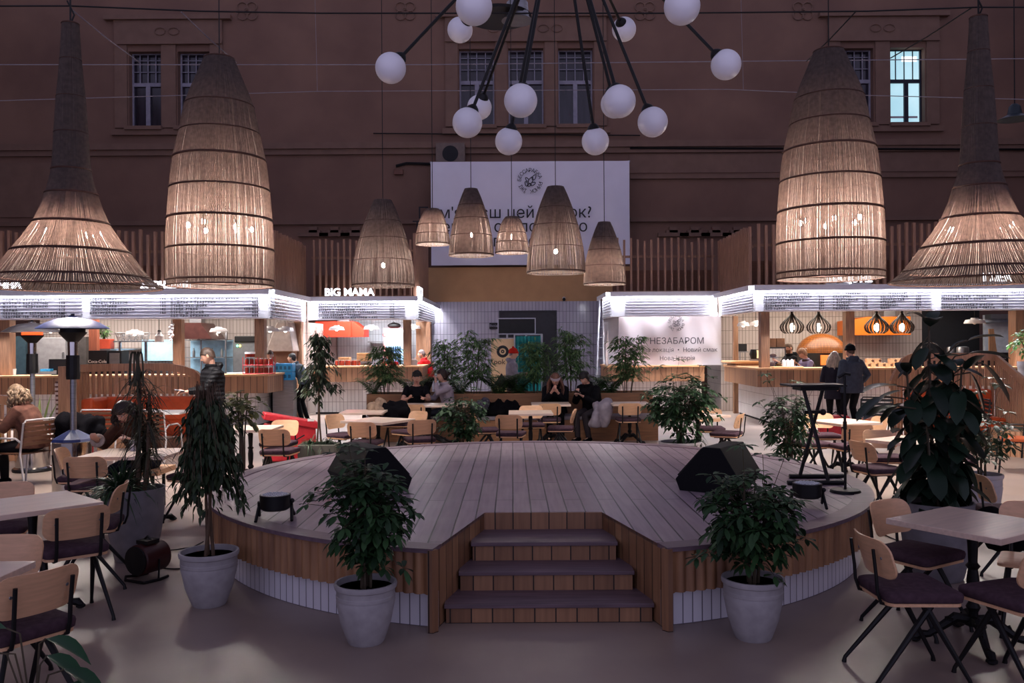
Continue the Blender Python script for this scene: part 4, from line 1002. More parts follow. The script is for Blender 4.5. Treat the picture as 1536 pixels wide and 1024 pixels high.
# ================================================================ patio heaters
def heater(label, x, y, can, hot, dia=.8):
    t = thing('patio_heater', label, 'patio heater', (x, y, 0))
    MB().lathe([(.26, .02), (.27, .05), (.235, .07), (.235, .70), (.25, .71)], 28).build('tank_housing', CHROME, t, True)
    MB().lathe([(.27, 0), (.28, .02), (.27, .05)], 28).build('foot_ring', BLK, t, True)
    MB().lathe([(.25, .71), (.23, .74), (.05, .84)], 8).build('housing_lid', can, t)
    MB().tube([(0, 0, .8), (0, 0, 1.72)], .035, 14).build('pole', STEEL, t, True)
    MB().lathe([(.075, 1.45), (.08, 1.5), (.075, 1.74)], 12).build('valve_box', BLK, t)
    MB().lathe([(.055, 1.74), (.06, 1.92)], 16).build('burner_tube', CHROME, t, True)
    MB().lathe([(.06, 1.9), (.15, 2.0), (.155, 2.02)], 24).build('burner_cup', BLK, t, True)
    MB().lathe([(.14, 2.02), (.14, 2.09)], 24).build('burner_screen', emit('glowing_burner', (1, .09, .02), 2.2) if hot else BLK, t, True)
    d = dia/2
    MB().lathe([(d, 2.06), (d*.98, 2.07), (d*.72, 2.135), (d*.45, 2.18), (.05, 2.2), (.05, 2.215)], 12 if not hot else 32, cap=True).build('canopy', can, t, 50)
    MB().tube([(0, 0, 2.2), (0, 0, 2.24)], .02, 8).build('finial', BLK, t)
    return t
heater('nearer patio heater with a blue canopy and polished steel drum', -5.3, 10.3, mat('blue_enamel', '#12265c', .45, .0), False, .82)
heater('farther patio heater with a silver canopy and glowing red burner', -7.14, 12.7, mat('silver_canopy', '#a8a29e', .3, .7), True, .82)
# heater fan on the floor and cables
t = thing('fan_heater', 'round red and black drum heater on the floor beside the tall grey pot', 'heater', (*G(222, 868)[:2], 0), R(-25))
MY = Matrix.Translation((0, 0, .17)) @ Matrix.Rotation(pi/2, 4, 'X')
MB().lathe([(.115, -.13), (.12, -.12), (.12, .1), (.112, .11)], 26, M=MY).build('drum', mat('dark_red_enamel', '#3c100f', .45), t, True)
m = MB()
for k in range(-4, 5): x = k*.025; h = sqrt(max(0, .0125-x*x)); m.box(x-.003, x+.003, -.125, -.118, .17-h, .17+h)
m.lathe([(.11, .112), (.112, .125)], 24, M=MY); m.build('front_grille', BLK, t)
MB().tube([(-.11, .1, .012), (-.13, 0, .012), (-.13, -.1, .03), (-.1, -.13, .012), (.1, -.13, .012), (.13, 0, .012), (.11, .1, .012)], .011, 6).tube([(-.115, 0, .01), (-.125, 0, .17)], .008, 6).tube([(.115, 0, .01), (.125, 0, .17)], .008, 6).build('stand', BLK, t, True)
MB().box(-.06, .06, -.06, .06, .285, .315).tube([(-.05, 0, .3), (0, 0, .34), (.05, 0, .3)], .01, 6).build('handle', BLK, t)
g = lambda x, y: G(x, y, .008)
tag(MB().tube([g(232, 825)+V((0, 0, .1)), g(240, 826), g(265, 824), g(290, 820), g(305, 812)], .006, 6).build('power_cord', BLK), 'black power cord running from the red drum heater to the stage', 'cord')
tag(MB().tube([g(245, 852), g(262, 853), g(280, 852), g(310, 850)], .006, 6).build('power_cord', BLK), 'black cord on the floor passing behind the weeping fig pot', 'cord')
tag(MB().tube([g(1323, 800), g(1345, 810), g(1365, 816), g(1440, 828), g(1455, 818)], .006, 6).build('power_cord', BLK), 'black cord on the floor behind the near right chairs', 'cord')
# ================================================================ plants
def leafmat(name, c1, c2, rough=.5, transl=.12):
    s = NT(name); g = s.n('ShaderNodeNewGeometry'); c = s.ramp(g.outputs['Random Per Island'], lin(c1), lin(c2), .1, .95)
    s.l(c, s.b.inputs['Base Color']); s.b.inputs['Roughness'].default_value = rough; s.b.inputs['Specular IOR Level'].default_value = .28
    tr = s.n('ShaderNodeBsdfTranslucent'); s.l(c, tr.inputs[0]); mx = s.n('ShaderNodeMixShader'); mx.inputs[0].default_value = transl
    s.l(s.b.outputs[0], mx.inputs[1]); s.l(tr.outputs[0], mx.inputs[2]); s.l(mx.outputs[0], s.o.inputs[0]); return s.m
LSCH = leafmat('schefflera_leaf', '#1e3520', '#3a5a34'); LFIC = leafmat('fig_leaf', '#1f2c1c', '#3c4c30'); LRUB = leafmat('rubber_leaf', '#141f17', '#26382a', .33, .05)
LBAM = leafmat('bamboo_leaf', '#3d5f36', '#7a9860', .5, .3); LFERN = leafmat('fern_leaf', '#2c4e2c', '#557c42', .5, .3); LGRS = leafmat('strap_leaf', '#1c3020', '#40583a', .4); LDRA = leafmat('dracaena_leaf', '#2a2a1e', '#4c4a34', .5)
LSNK = leafmat('snake_leaf', '#3c5a40', '#8f9a5a', .4); LMON = leafmat('deep_green_leaf', '#1c3a26', '#2f5a38', .4)
STEMM = mat('green_brown_stem', '#4a4030', .7); TRUNK = mat('fig_trunk', '#5c4838', .8, bump=.3, nscale=30)
DN = V((0, 0, -1))
def leaf(mb, p, d, L, W, droop=.3, fold=.12, seg=4, peak=.45, up=None, oval=False):
    d = V(d).normalized(); sd = d.cross(up or ZA)
    if sd.length < .05: sd = d.cross(V((1, 0, 0)))
    sd.normalize(); n = sd.cross(d).normalized(); vs = [V(p)]; fs = []
    for i in range(1, seg+1):
        t = i/seg; c = V(p)+d*(L*t)+DN*(droop*L*t*t)
        if i == seg: vs.append(c); break
        w = W/2*(sin(pi*min(1, t**(math.log(.5)/math.log(peak)))))
        if oval: w = W/2*sqrt(max(0, 1-(2*min(1, t**(math.log(.5)/math.log(peak)))-1)**2))
        vs += [c-sd*w+n*w*fold*2, c, c+sd*w+n*w*fold*2]
    fs += [(0, 2, 1), (0, 3, 2)]
    for i in range(seg-2):
        a = 1+3*i; fs += [(a, a+1, a+4, a+3), (a+1, a+2, a+5, a+4)]
    a = 1+3*(seg-2); e = len(vs)-1; fs += [(a, a+1, e), (a+1, a+2, e)]
    mb.add(vs, fs)
def pot_round(t, r, h, rb, m=None, rim=True, soil=True):
    pr = [(rb*.93, 0), (rb, .012), (rb+(r-rb)*.55, h*.35), (rb+(r-rb)*.88, h*.7)]
    if rim: pr += [(r*.92, h*.74), (r*.95, h*.745), (r*.955, h*.8), (r*.94, h*.81), (r*.955, h*.9), (r, h*.915), (r*1.02, h*.96), (r*1.0, h), (r*.93, h), (r*.91, h*.9)]
    else: pr += [(r*.985, h*.97), (r, h), (r*.94, h), (r*.92, h*.9)]
    MB().lathe(pr, 36).build('pot', m or CONC, t, True)
    if soil: MB().lathe([(r*.90, h*.8), (r*.91, h*.9)], 28).build('soil', SOIL, t)
def schef(t, z0, z1, rx, n, seed, LL=.105, lm=None, base=None, stems=5, flat=1.0, sprigs=()):
    rnd = random.Random(seed); fm = MB(); sm = MB(); zc = (z0+z1)/2; hz = (z1-z0)/2; base = base if base is not None else z0-.1
    st_ = []
    for k in range(stems):
        a = 2*pi*k/stems+rnd.uniform(-.4, .4); q = rx*.45*rnd.uniform(.3, 1); top = V((q*cos(a), q*sin(a), zc+hz*rnd.uniform(.2, .8)))
        pts = [V((.03*cos(a), .03*sin(a), base)), V((q*.4*cos(a), q*.4*sin(a), base+(zc-base)*.6)), top]; sm.tube(pts, [.012, .010, .005], 5); st_.append(pts)
    tg = []
    while len(tg) < n:
        v = V((rnd.uniform(-1, 1), rnd.uniform(-1, 1), rnd.uniform(-1, 1)))
        if not .25 < v.length < 1: continue
        k = 1.0-.25*max(0, -v.z)
        tg.append(V((v.x*rx*k, v.y*rx*k*flat, zc+v.z*hz)))
    for s_ in sprigs: tg.append(V(s_))
    for p in tg:
        s0 = min(st_, key=lambda s_: (s_[1]-p).length); o = s0[1].lerp(s0[2], rnd.random()*.9)
        if p.z < s0[1].z: o = s0[0].lerp(s0[1], rnd.uniform(.4, 1))
        mid = (o+p)/2+V((0, 0, .03)); sm.tube([o, mid, p], .0022, 3, cap=False)
        ax = (p-o).normalized()*.6+V((0, 0, .7)); ax.normalize(); u = ax.orthogonal().normalized(); w = ax.cross(u); nl = rnd.randint(6, 9); ph = rnd.random()*6
        for k in range(nl):
            a = ph+2*pi*k/nl; d = u*cos(a)+w*sin(a)+ax*rnd.uniform(-.15, .35); LLk = LL*rnd.uniform(.75, 1.1)
            leaf(fm, p+d*.012, d, LLk, LLk*.40, rnd.uniform(.05, .4), .15, 4, .6, oval=True)
    fm.build('foliage', lm or LSCH, t, 80); sm.build('stem', STEMM, t)
def figtree(t, zt, z0, z1, rx, n, seed, LL=.07, trunk=3, lm=None, weep=1.0, per=12):
    rnd = random.Random(seed); fm = MB(); sm = MB()
    for k in range(trunk):
        a = 2*pi*k/trunk; sm.tube([V((.03*cos(a), .03*sin(a), zt)), V((.015*cos(a+1), .015*sin(a+1), (zt+z0)/2)), V((.03*cos(a+2), .03*sin(a+2), z0+(z1-z0)*.3)), V((.05*cos(a+2), .05*sin(a+2), z1-.1))], [.014, .012, .010, .004], 6)
    for i in range(n):
        h = rnd.random()**.8; zs = z0+(z1-z0)*(.15+.88*h); a = rnd.uniform(0, 2*pi); R_ = rx*rnd.uniform(.35, 1)*(1.15-.75*h if h > .4 else .75+.6*h)
        st_ = V((.02*cos(a), .02*sin(a), zs-.08)); e1 = V((R_*.6*cos(a), R_*.6*sin(a), zs+.08)); e2 = V((R_*cos(a+.2), R_*sin(a+.2), zs-.02-weep*rnd.uniform(.05, .35)))
        sm.tube([st_, e1, e2], [.003, .002, .001], 3, cap=False)
        for k in range(per):
            u = rnd.uniform(.05, 1); p = (st_.lerp(e1, u)).lerp(e1.lerp(e2, u), u); p += V((rnd.uniform(-.03, .03), rnd.uniform(-.03, .03), rnd.uniform(-.05, .01)))
            d = V((cos(a)*.5+rnd.uniform(-.6, .6), sin(a)*.5+rnd.uniform(-.6, .6), -.2-weep*rnd.uniform(.2, 1)))
            l = LL*rnd.uniform(.7, 1.15); leaf(fm, p, d, l, l*.42, .3, .2, 3, .45)
    fm.build('foliage', lm or LFIC, t, 80); sm.build('trunk', TRUNK, t, True)
def bamboo(t, z0, z1, rx, n, seed, lm=None, culms=6):
    rnd = random.Random(seed); fm = MB(); sm = MB()
    for k in range(culms):
        a = rnd.uniform(0, 2*pi); q = rx*.5*rnd.random(); b = V((q*.5*cos(a), q*.5*sin(a), z0)); tp = V((q*1.6*cos(a), q*1.6*sin(a), z1*rnd.uniform(.85, 1)+.0)); sm.tube([b, b.lerp(tp, .5), tp], [.009, .008, .003], 5)
        for i in range(n//culms):
            u = rnd.uniform(.25, 1); p = b.lerp(tp, u); aa = rnd.uniform(0, 2*pi); r = rx*rnd.uniform(.15, .8)*(1.1-.6*u); q2 = p+V((r*cos(aa), r*sin(aa), r*.35))
            if i % 3 == 0: sm.tube([p, q2], .002, 3, cap=False)
            for j in range(4):
                d = V((cos(aa+rnd.uniform(-.9, .9)), sin(aa+rnd.uniform(-.9, .9)), rnd.uniform(-.4, .3))); l = rnd.uniform(.11, .18); leaf(fm, q2, d, l, l*.19, .35, .1, 3, .4)
    fm.build('foliage', lm or LBAM, t, 80); sm.build('stem', STEMM, t)
def fern(t, z0, r, n, seed, lm=None, up=1.35):
    rnd = random.Random(seed); fm = MB(); sm = MB()
    for i in range(n):
        a = 2*pi*i/n+rnd.uniform(-.2, .2); L = r*rnd.uniform(.45, 1.1); pts = []
        for k in range(9): u = k/8; pts.append(V((cos(a)*L*u, sin(a)*L*u, z0+(L*.35+.12)*up*2.2*u*(1-u*.62))))
        sm.tube(pts, .003, 3, cap=False)
        for k in range(1, 9):
            for s_ in (-1, 1):
                for hh in (0, .5):
                    p = pts[k-1].lerp(pts[k], hh); d = V((-sin(a)*s_+cos(a)*.4, cos(a)*s_+sin(a)*.4, .05)); l = .34*L*(1-((k+hh)/9.5)**2)*.9+.014; leaf(fm, p, d, l, l*.26, .25, .1, 2 if False else 3, .4)
    fm.build('foliage', lm or LFERN, t, 80); sm.build('stem', STEMM, t)
def straps(fm, c, n, L, W, rnd, up=(.4, 1.2), droop=.9, seg=6):
    for i in range(n):
        a = rnd.uniform(0, 2*pi); e = rnd.uniform(*up); d = V((cos(a)*cos(e), sin(a)*cos(e), sin(e))); l = L*rnd.uniform(.6, 1.15); leaf(fm, c+V((rnd.uniform(-.02, .02),)*3), d, l, W, droop*rnd.uniform(.6, 1.3), .3, seg, .3)
def plant(label, x, y, cat='plant', group=None, rz=0): return thing('potted_plant', label, cat, (x, y, 0), rz, group)
# foreground
p = G(549, 962); t = plant('bushy umbrella plant in a stone pot in front of the stage, left of the steps', p.x, p.y)
pot_round(t, .192, .375, .115); schef(t, .46, 1.14, .28, 190, 11, .088, base=.33, sprigs=[(-.36, 0, .86), (-.1, 0, 1.22), (.02, -.1, 1.2), (-.33, .05, .92), (.24, -.02, .46), (.14, -.15, .5), (.3, 0, .8), (-.2, .1, 1.16)])
p = G(1130, 956); t = plant('bushy umbrella plant in a stone pot in front of the stage, right of the steps', p.x, p.y)
pot_round(t, .192, .38, .115); schef(t, .44, 1.04, .31, 190, 12, .088, base=.33, sprigs=[(-.06, 0, 1.2), (.08, .05, 1.14), (-.36, -.05, .52), (-.3, -.1, .56), (.33, 0, .62), (-.25, 0, 1.02), (.2, 0, 1.12), (-.28, .1, .86), (.1, -.1, .42)])
p = G(314, 906); t = plant('weeping fig tree in a pale stone pot beside the left end of the stage', p.x, p.y)
pot_round(t, .205, .385, .12); figtree(t, .35, .85, 1.5, .36, 210, 13, .068, 3, None, 1.0, 15)
t = plant('tall umbrella plant standing behind the weeping fig', -2.98, 9.4); pot_round(t, .17, .35, .12); schef(t, .95, 1.42, .22, 24, 14, .12, leafmat('olive_leaf', '#4a5232', '#7c7c48'), base=.3)
p = G(203, 838); t = plant('dracaena and grassy straps in a tall grey planter at left', p.x, p.y)
pot_round(t, .25, .62, .165, CONCD, rim=False)
rnd = random.Random(5); fm = MB(); sm = MB()
for k, (dx, dy, zt_) in enumerate(((.04, 0, 1.55), (.1, .05, 1.42), (.0, .06, 1.3), (.13, -.04, 1.2), (.07, .1, 1.0))):
    sm.tube([V((dx*.6, dy*.6, .5)), V((dx, dy, (.5+zt_)/2)), V((dx+.01, dy, zt_))], [.02, .016, .014], 6)
    for zz in (zt_, zt_-.12, zt_-.3): straps(fm, V((dx, dy, zz)), 22, .33, .014, rnd, (.1, 1.4), 1.1)
for k in range(46): a = rnd.uniform(0, 6.28); leaf(fm, V((.07+.02*cos(a), .03*sin(a), rnd.uniform(.8, 1.25))), V((cos(a)*.3, sin(a)*.3, -1)), .22, .018, .2, .2, 4, .3)
for k in range(5): a = .9+k*.5; q = V((.04, 0, 1.5)); fm.loft([[q+V((cos(a)*.13*sin(u*pi/2*1.1)*1.0, .05*k-.1, .3*sin(u*pi)))+V((.008*s_, 0, 0)) for s_ in (-1, 1)] for u in [i/8 for i in range(9)]], closed=False)
fm.build('foliage', LDRA, t, 80); sm.build('trunk', TRUNK, t, True)
fm = MB(); straps(fm, V((-.1, -.06, .58)), 150, .5, .022, rnd, (.35, 1.5), .6); straps(fm, V((-.12, -.14, .58)), 50, .42, .022, rnd, (.1, .9), 1.0); fm.build('grassy_foliage', LGRS, t, 80)
p = G(1405, 866); t = plant('tall rubber plant with big glossy dark leaves in a concrete pot on the right', p.x, p.y)
pot_round(t, .275, .60, .19, CONCD, rim=False)
rnd = random.Random(8); fm = MB(); sm = MB()
for k, (tx, ty, tz) in enumerate(((-.05, 0, 2.02), (.1, .05, 1.8), (-.2, .05, 1.6), (.18, -.05, 1.65), (-.12, -.1, 1.25), (.05, -.1, 1.1))):
    b = V((tx*.2, ty, .5)); e = V((tx, ty, tz)); mid = b.lerp(e, .5)+V((tx*.2, 0, 0)); sm.tube([b, mid, e], [.018, .014, .008], 6)
    nl = int((tz-.55)*27)
    for i in range(nl):
        u = .2+.8*i/nl; q = (b.lerp(mid, u)).lerp(mid.lerp(e, u), u); a = i*2.4+k+rnd.uniform(-.3, .3); up_ = (.9 if u > .93 else rnd.uniform(-1.5, .25))
        d = V((cos(a), sin(a), up_)); l = rnd.uniform(.19, .27)*(.8 if u > .95 else 1); leaf(fm, q+d.normalized()*.05, d, l, l*.52, rnd.uniform(.1, .6), .14, 7, .52, oval=True); sm.tube([q, q+d.normalized()*.05], .004, 4)
for (x, y, z, dx, dz, l) in ((.26, 0, 1.75, .9, .1, .3), (.34, -.05, 1.68, .6, -.8, .3), (.3, .05, 1.6, .3, -1, .28), (-.3, 0, 1.5, -1, .1, .3), (-.4, 0, 1.42, -.8, -.4, .28), (-.34, -.1, 1.35, -1, -.1, .3), (.2, -.1, 1.85, .8, .3, .27)):
    sm.tube([V((0, 0, z-.2)), V((x*.6, y, z-.02)), V((x, y, z))], .006, 4); leaf(fm, V((x, y, z)), V((dx, -.2, dz)), l, l*.52, .25, .14, 7, .52, oval=True)
fm.build('foliage', LRUB, t, 80); sm.build('stem', STEMM, t, True)
t = plant('spindly umbrella plant right of the rubber plant, reaching across the orange sofa', 4.95, 9.0); pot_round(t, .2, .45, .14, mat('pale_pot', '#b5aeb0', .7)); schef(t, .55, 1.1, .38, 46, 31, .12, LFIC, base=.4, sprigs=[(.12, 0, 1.45), (.2, 0, 1.38), (.02, .1, 1.3), (.25, 0, 1.1)])
# round the stage
t = plant('slim fig tree with grass in its trough pot behind the left of the stage', -2.72, 12.0); MB().box(-.26, .26, -.18, .18, 0, .46).build('pot', mat('olive_grey_pot', '#6e6d60', .7), t, bevel=.01); MB().box(-.24, .24, -.16, .16, .44, .462).build('soil', SOIL, t)
figtree(t, .45, .95, 2.0, .40, 85, 41, .085, 2, None, .45, 11); fm = MB(); rnd = random.Random(9); straps(fm, V((-.1, -.05, .46)), 46, .34, .018, rnd, (.2, 1.3), 1.1); straps(fm, V((.12, -.05, .46)), 46, .34, .018, rnd, (.2, 1.3), 1.1); fm.build('grassy_foliage', LGRS, t, 80)
t = plant('dark umbrella plant behind the stage in front of the girl in white', -.74, 12.35); pot_round(t, .2, .4, .15, CONCD); schef(t, .42, 1.12, .36, 120, 42, .10, base=.35, sprigs=[(.0, 0, 1.26), (.3, .1, 1.0), (-.1, 0, 1.3), (.2, 0, 1.2)])
t = plant('wide umbrella plant in a white pot behind the stage, right of centre', 2.42, 12.35); pot_round(t, .3, .42, .24, mat('pale_pot', '#b5aeb0', .7)); schef(t, .45, 1.45, .5, 200, 43, .115, base=.35, sprigs=[(.62, 0, 1.05), (.55, 0, .8), (-.5, 0, 1.1), (-.3, 0, 1.5), (.35, 0, 1.5), (.45, 0, 1.35), (0, 0, 1.6)])
fm = MB(); straps(fm, V((.2, -.1, .44)), 26, .36, .016, random.Random(3), (.2, .9), 1.2); fm.build('grassy_foliage', LGRS, t, 80)
t = plant('umbrella plant just behind the right edge of the stage', 3.47, 10.7); pot_round(t, .18, .36, .13, CONCD); schef(t, .32, 1.22, .32, 135, 44, .10, base=.3, sprigs=[(-.25, 0, 1.36), (-.3, 0, 1.45), (-.38, 0, 1.1), (.1, 0, 1.35), (.3, 0, 1.25)])
# in the long planter
def pp(px, kind, label, *a, **k):
    x = P(px, 590, 17.12).x; t = thing('planter_plant', label, 'plant', (x, 17.12, .8)); 
    if kind == 'b': bamboo(t, .0, a[0], a[1], a[2], px)
    else: fern(t, .02, a[0], a[1], px)
    return t
pp(580, 'b', 'bamboo bush at the left end of the planter, before the burger counter', 1.0, .45, 420); pp(668, 'b', 'tall loose bamboo bush above the girl in white', 1.15, .42, 300); pp(712, 'b', 'tall bamboo bush left of the cream poster', 1.3, .42, 380)
pp(806, 'b', 'dark bamboo bush before the teal curtain', 1.2, .36, 380); pp(857, 'b', 'tall bamboo bush in front of the dark door edge', 1.32, .42, 420); pp(941, 'b', 'bamboo bush in front of the closed stall', 1.2, .4, 400)
pp(618, 'f', 'low fern beside the left bamboo bush', .52, 30); pp(748, 'f', 'dark fern under the cream poster', .62, 34); pp(778, 'f', 'dark fern under the person in a red hat', .6, 34); pp(893, 'f', 'fern between the two rightmost bamboo bushes', .56, 30); pp(915, 'f', 'fern near the right end of the planter', .5, 28)
pp(560, 'f', 'leafy fern at the left corner of the planter', .45, 26); pp(690, 'f', 'fern below the tall bamboo bush left of the poster', .5, 28)
# left back and corners
t = plant('snake plant with yellow-edged blades behind the woman in a fur coat', -7.55, 13.6); pot_round(t, .16, .35, .12, CONCD); fm = MB()
for k, (a, e, l) in enumerate(((0, 1.35, .85), (2, 1.3, .75), (3.6, 1.45, .7), (5, 1.2, .6), (1, 1.15, .7))): leaf(fm, V((.03*cos(a), .03*sin(a), .33)), V((cos(a)*cos(e), sin(a)*cos(e), sin(e))), l, .07, .02, .3, 6, .45)
fm.build('foliage', LSNK, t, 80)
t = plant('leafy houseplant cut off by the bottom left corner of the picture', -1.86, 3.3); pot_round(t, .13, .42, .1, CONCD); fm = MB(); sm = MB(); rnd = random.Random(2)
for k, (x, y, z, dx, dz) in enumerate(((.05, 0, .72, 1, -.1), (-.1, 0, .76, -1, .1), (.0, .1, .62, .8, -.2), (.12, 0, .6, 1, -.2), (-.08, -.1, .7, -.5, .0), (.1, .05, .52, 1, 0), (-.2, .0, .68, -1, -.3))):
    sm.tube([V((0, 0, .38)), V((x*.5, y*.5, z-.02)), V((x, y, z))], .004, 4); leaf(fm, V((x, y, z)), V((dx, -.2, dz)), .2, .085, .35, .2, 6, .4)
fm.build('foliage', LMON, t, 80); sm.build('stem', STEMM, t)
t = plant('small leafy plant on the right booth behind the timber post', 11.0, 18.2); pot_round(t, .2, 1.4, .2, CONCD); schef(t, 1.5, 2.1, .4, 40, 77, .12, LFERN, base=1.35)
# ================================================================ stall contents
def at(px, py, Y): return P(px, py, Y)
def boxpx(x0, x1, y0, y1, Y, d):
    a = P(x0, y1, Y); b = P(x1, y0, Y); return (a.x, b.x, Y, Y+d, a.z, b.z)
def simple(name, label, cat, bx, m, bevel=.004, group=None):
    o = MB().box(*bx).build(name, m, bevel=bevel); return tag(o, label, cat, group)
PBULB = emit('stall_bulb', (1, .93, .85), 14)
def white_pendant(label, px, py, Y, w=.42, m=None, on=True, ztop=2.45):
    c = P(px, py, Y); t = thing('dome_pendant', label, 'pendant lamp', c); r = w/2
    MB().lathe([(r*.35, .13), (r*.38, .10), (r*.85, .085), (r*1.0, .02), (r, 0), (r*.97, 0), (r*.82, .07), (.02, .08)], 24, cap=False).build('lamp_shade', m or WHITEM, t, True)
    MB().ell((0, 0, .02), (.045, .045, .045), 12, 8).build('bulb', PBULB if on else WHITEM, t, True)
    MB().tube([(0, 0, .12), (0, 0, max(.2, ztop-c.z))], .006, 5).build('cord', BLK, t); return t
zc = LZ[1]-.03
white_pendant('white dome pendant over the wire baskets in the left stall', 202, 502, 20.5, ztop=zc); white_pendant('white dome pendant above the black jacket man', 328, 498, 20.5, ztop=zc)
white_pendant('left of two white pendants at the corner of the left stall', 405, 497, 20.6, ztop=zc); white_pendant('right of two white pendants at the corner of the left stall', 428, 497, 20.9, ztop=zc)
white_pendant('white pendant glimpsed behind the patio heater canopies', 76, 498, 20.5, ztop=zc)
white_pendant('white pendant in front of the red hood of the burger stall', 505, 495, 23.4, ztop=BZ[1]-.03); white_pendant('white pendant over the steel shelf of the burger stall', 557, 494, 23.6, ztop=BZ[1]-.03); white_pendant('white pendant between the two timber posts of the burger stall', 620, 493, 24.6, ztop=BZ[1]-.03)
white_pendant('left small globe-lit pendant by the left post of the right stall', 1115, 489, 21.5, .3, ztop=RZ[1]-.03); white_pendant('right small pendant by the left post of the right stall', 1134, 488, 21.5, .3, ztop=RZ[1]-.03)
white_pendant('unlit white pendant before the dark kitchen at the far right', 1462, 485, 20, .46, on=False, ztop=RZ[1]-.03)
# bottle shaped lamp
c = P(239, 513, 19.8); t = thing('bottle_pendant', 'white bottle-shaped pendant lamp left of the garlic braid', 'pendant lamp', c)
MB().lathe([(.1, 0), (.1, .14), (.05, .2), (.045, .24)], 16).build('lamp_shade', WHITEM, t, True); MB().lathe([(.05, .24), (.03, .28)], 12).tube([(0, 0, .26), (0, 0, zc-c.z)], .008, 5).build('cord', BLK, t)
# slatted onion pendants
def onion(label, px):
    c = P(px, 500, 19.7); t = thing('slatted_onion_lamp', label, 'pendant lamp', c, 0, 'onion-shaped slat pendants')
    K = 19.7/F; pr = [(.03, 31), (.12, 28.5), (.36, 23.5), (.72, 18), (.95, 13), (1.0, 9.5), (.9, 4), (.6, 0)]
    m = MB()
    for k in range(18):
        a = 2*pi*k/18; e = V((cos(a), sin(a), 0)); tg = V((-sin(a), cos(a), 0)); rr = []
        for r, z in pr: q = e*(r*16.5*K)+V((0, 0, z*K)); rr.append([q-tg*.010, q-tg*.010+e*.02, q+tg*.010+e*.02, q+tg*.010])
        m.loft(rr)
    m.build('slats', mat('dark_veneer', '#2c1c14', .5), t)
    MB().lathe([(.03, 31*K), (.035, 33*K)], 12).build('cap', BLK, t); MB().ell((0, 0, 9*K), (.06, .06, .10), 14, 10).build('bulb', emit('onion_bulb', (1, .82, .62), 12), t, True)
    MB().tube([(0, 0, 9*K), (0, 0, RZ[1]-.03-c.z)], .01, 5).build('cord', BLK, t)
for px, lab in ((1188, 'onion-shaped slat pendant nearest the corner post of the right stall'), (1228, 'second onion-shaped slat pendant, left of the timber post beside the domed oven'), (1315, 'onion-shaped slat pendant in front of the orange hood'), (1353, 'onion-shaped slat pendant partly behind the rubber plant top')): onion(lab, px)
# left stall
t = thing('till_screen', 'black till screen on the left stall counter', 'screen', (P(87, 552, 19.3).x, 19.35, zl_))
MB().box(-.23, .23, -.02, .02, .1, .36).build('screen_panel', DEVICE, t, bevel=.01); MB().box(-.05, .05, -.02, .05, 0, .12).cbox((0, .05, .01), (.3, .2, .02)).build('stand', DEVICE, t); 
simple('card_terminal', 'small black and blue card terminal beside the till screen', 'payment terminal', boxpx(60, 76, 553, 557, 19.2, .12), BLUE); 
t = thing('paper_cup', 'white paper cup at the left end of the left counter', 'cup', (P(18, 556, 19.2).x, 19.25, zl_)); MB().lathe([(.05, 0), (.06, .13)], 14).build('cup_body', PAPER, t, True); MB().lathe([(.063, .13), (.06, .145)], 14).build('cup_lid', WHITEM, t, True)
t = thing('cooler_cabinet', 'black drinks cooler with Coca-Cola script beside the till in the left stall', 'cooler', (0, 0, 0)); bx = boxpx(133, 160, 525.5, 553, 20.0, .5); MB().box(bx[0], bx[1], bx[2], bx[3], 1.15, bx[5]).build('cabinet', DEVICE, t); m = MB(); put_text(m, 'Coca-Cola', .1, P(146, 544, 19.99), .002); m.build('lettering', PAPER, t)
MB().box(bx[0], bx[1], bx[2], bx[3], 0, 1.15).build('stand', STEEL, t)
t = thing('microwave_oven', 'black microwave with a grey door frame right of the cooler', 'microwave', (0, 0, 0)); bx = boxpx(162, 182, 526, 545, 20.1, .4); MB().box(bx[0], bx[1], 20.1, 20.5, 1.2, bx[5]).build('body', DEVICE, t); MB().box(bx[0]+.04, bx[1]-.04, 20.08, 20.1, 1.26, bx[5]-.05).build('door', GREY, t); MB().box(bx[0], bx[1], 20.1, 20.5, 0, 1.2).build('stand', STEEL, t)
t = thing('plant_crate', 'small bush growing in an orange-red crate in the left stall', 'planter', (P(156, 522, 21).x, 21, P(156, 523, 21).z)); MB().box(-.2, .2, -.12, .12, 0, .24).build('crate', mat('orange_red_crate', '#b8452c', .6), t, bevel=.01); MB().box(-.25, .25, -.2, 1.6, -.04, 0).build('shelf', STEEL, t); schef(t, .28, .6, .18, 26, 55, .09, LBAM, base=.2)
simple('service_door', 'blue-green door at the back of the left stall', 'door', (*boxpx(18, 38, 504, 606, 22.4, .1)[:4], 0, boxpx(18, 38, 504, 606, 22.4, .1)[5]), mat('blue_green_paint', '#47606c', .6))
t = thing('upright_fridge', 'brushed steel upright fridge behind the patio heaters', 'fridge', (0, 0, 0)); bx = boxpx(53, 98, 506, 605, 21.6, .7); MB().box(bx[0], bx[1], 21.6, 22.3, 0, bx[5]).build('body', mat('pale_steel', '#a3a0a3', .45, .5), t, bevel=.01); MB().box(bx[1]-.06, bx[1]-.03, 21.55, 21.6, 1.2, 1.7).build('handle', STEEL, t)
t = thing('steel_cabinet', 'dark steel cabinet between the fridge and the red post in the left stall', 'cabinet', (0, 0, 0)); bx = boxpx(100, 129, 505, 605, 21.8, .5); MB().box(bx[0], bx[1], 21.8, 22.3, 0, bx[5]).build('body', mat('dark_steel', '#55504f', .4, .6), t); MB().box(bx[0]+.05, bx[0]+.08, 21.76, 21.8, 1.3, 1.7).build('handle', STEEL, t)
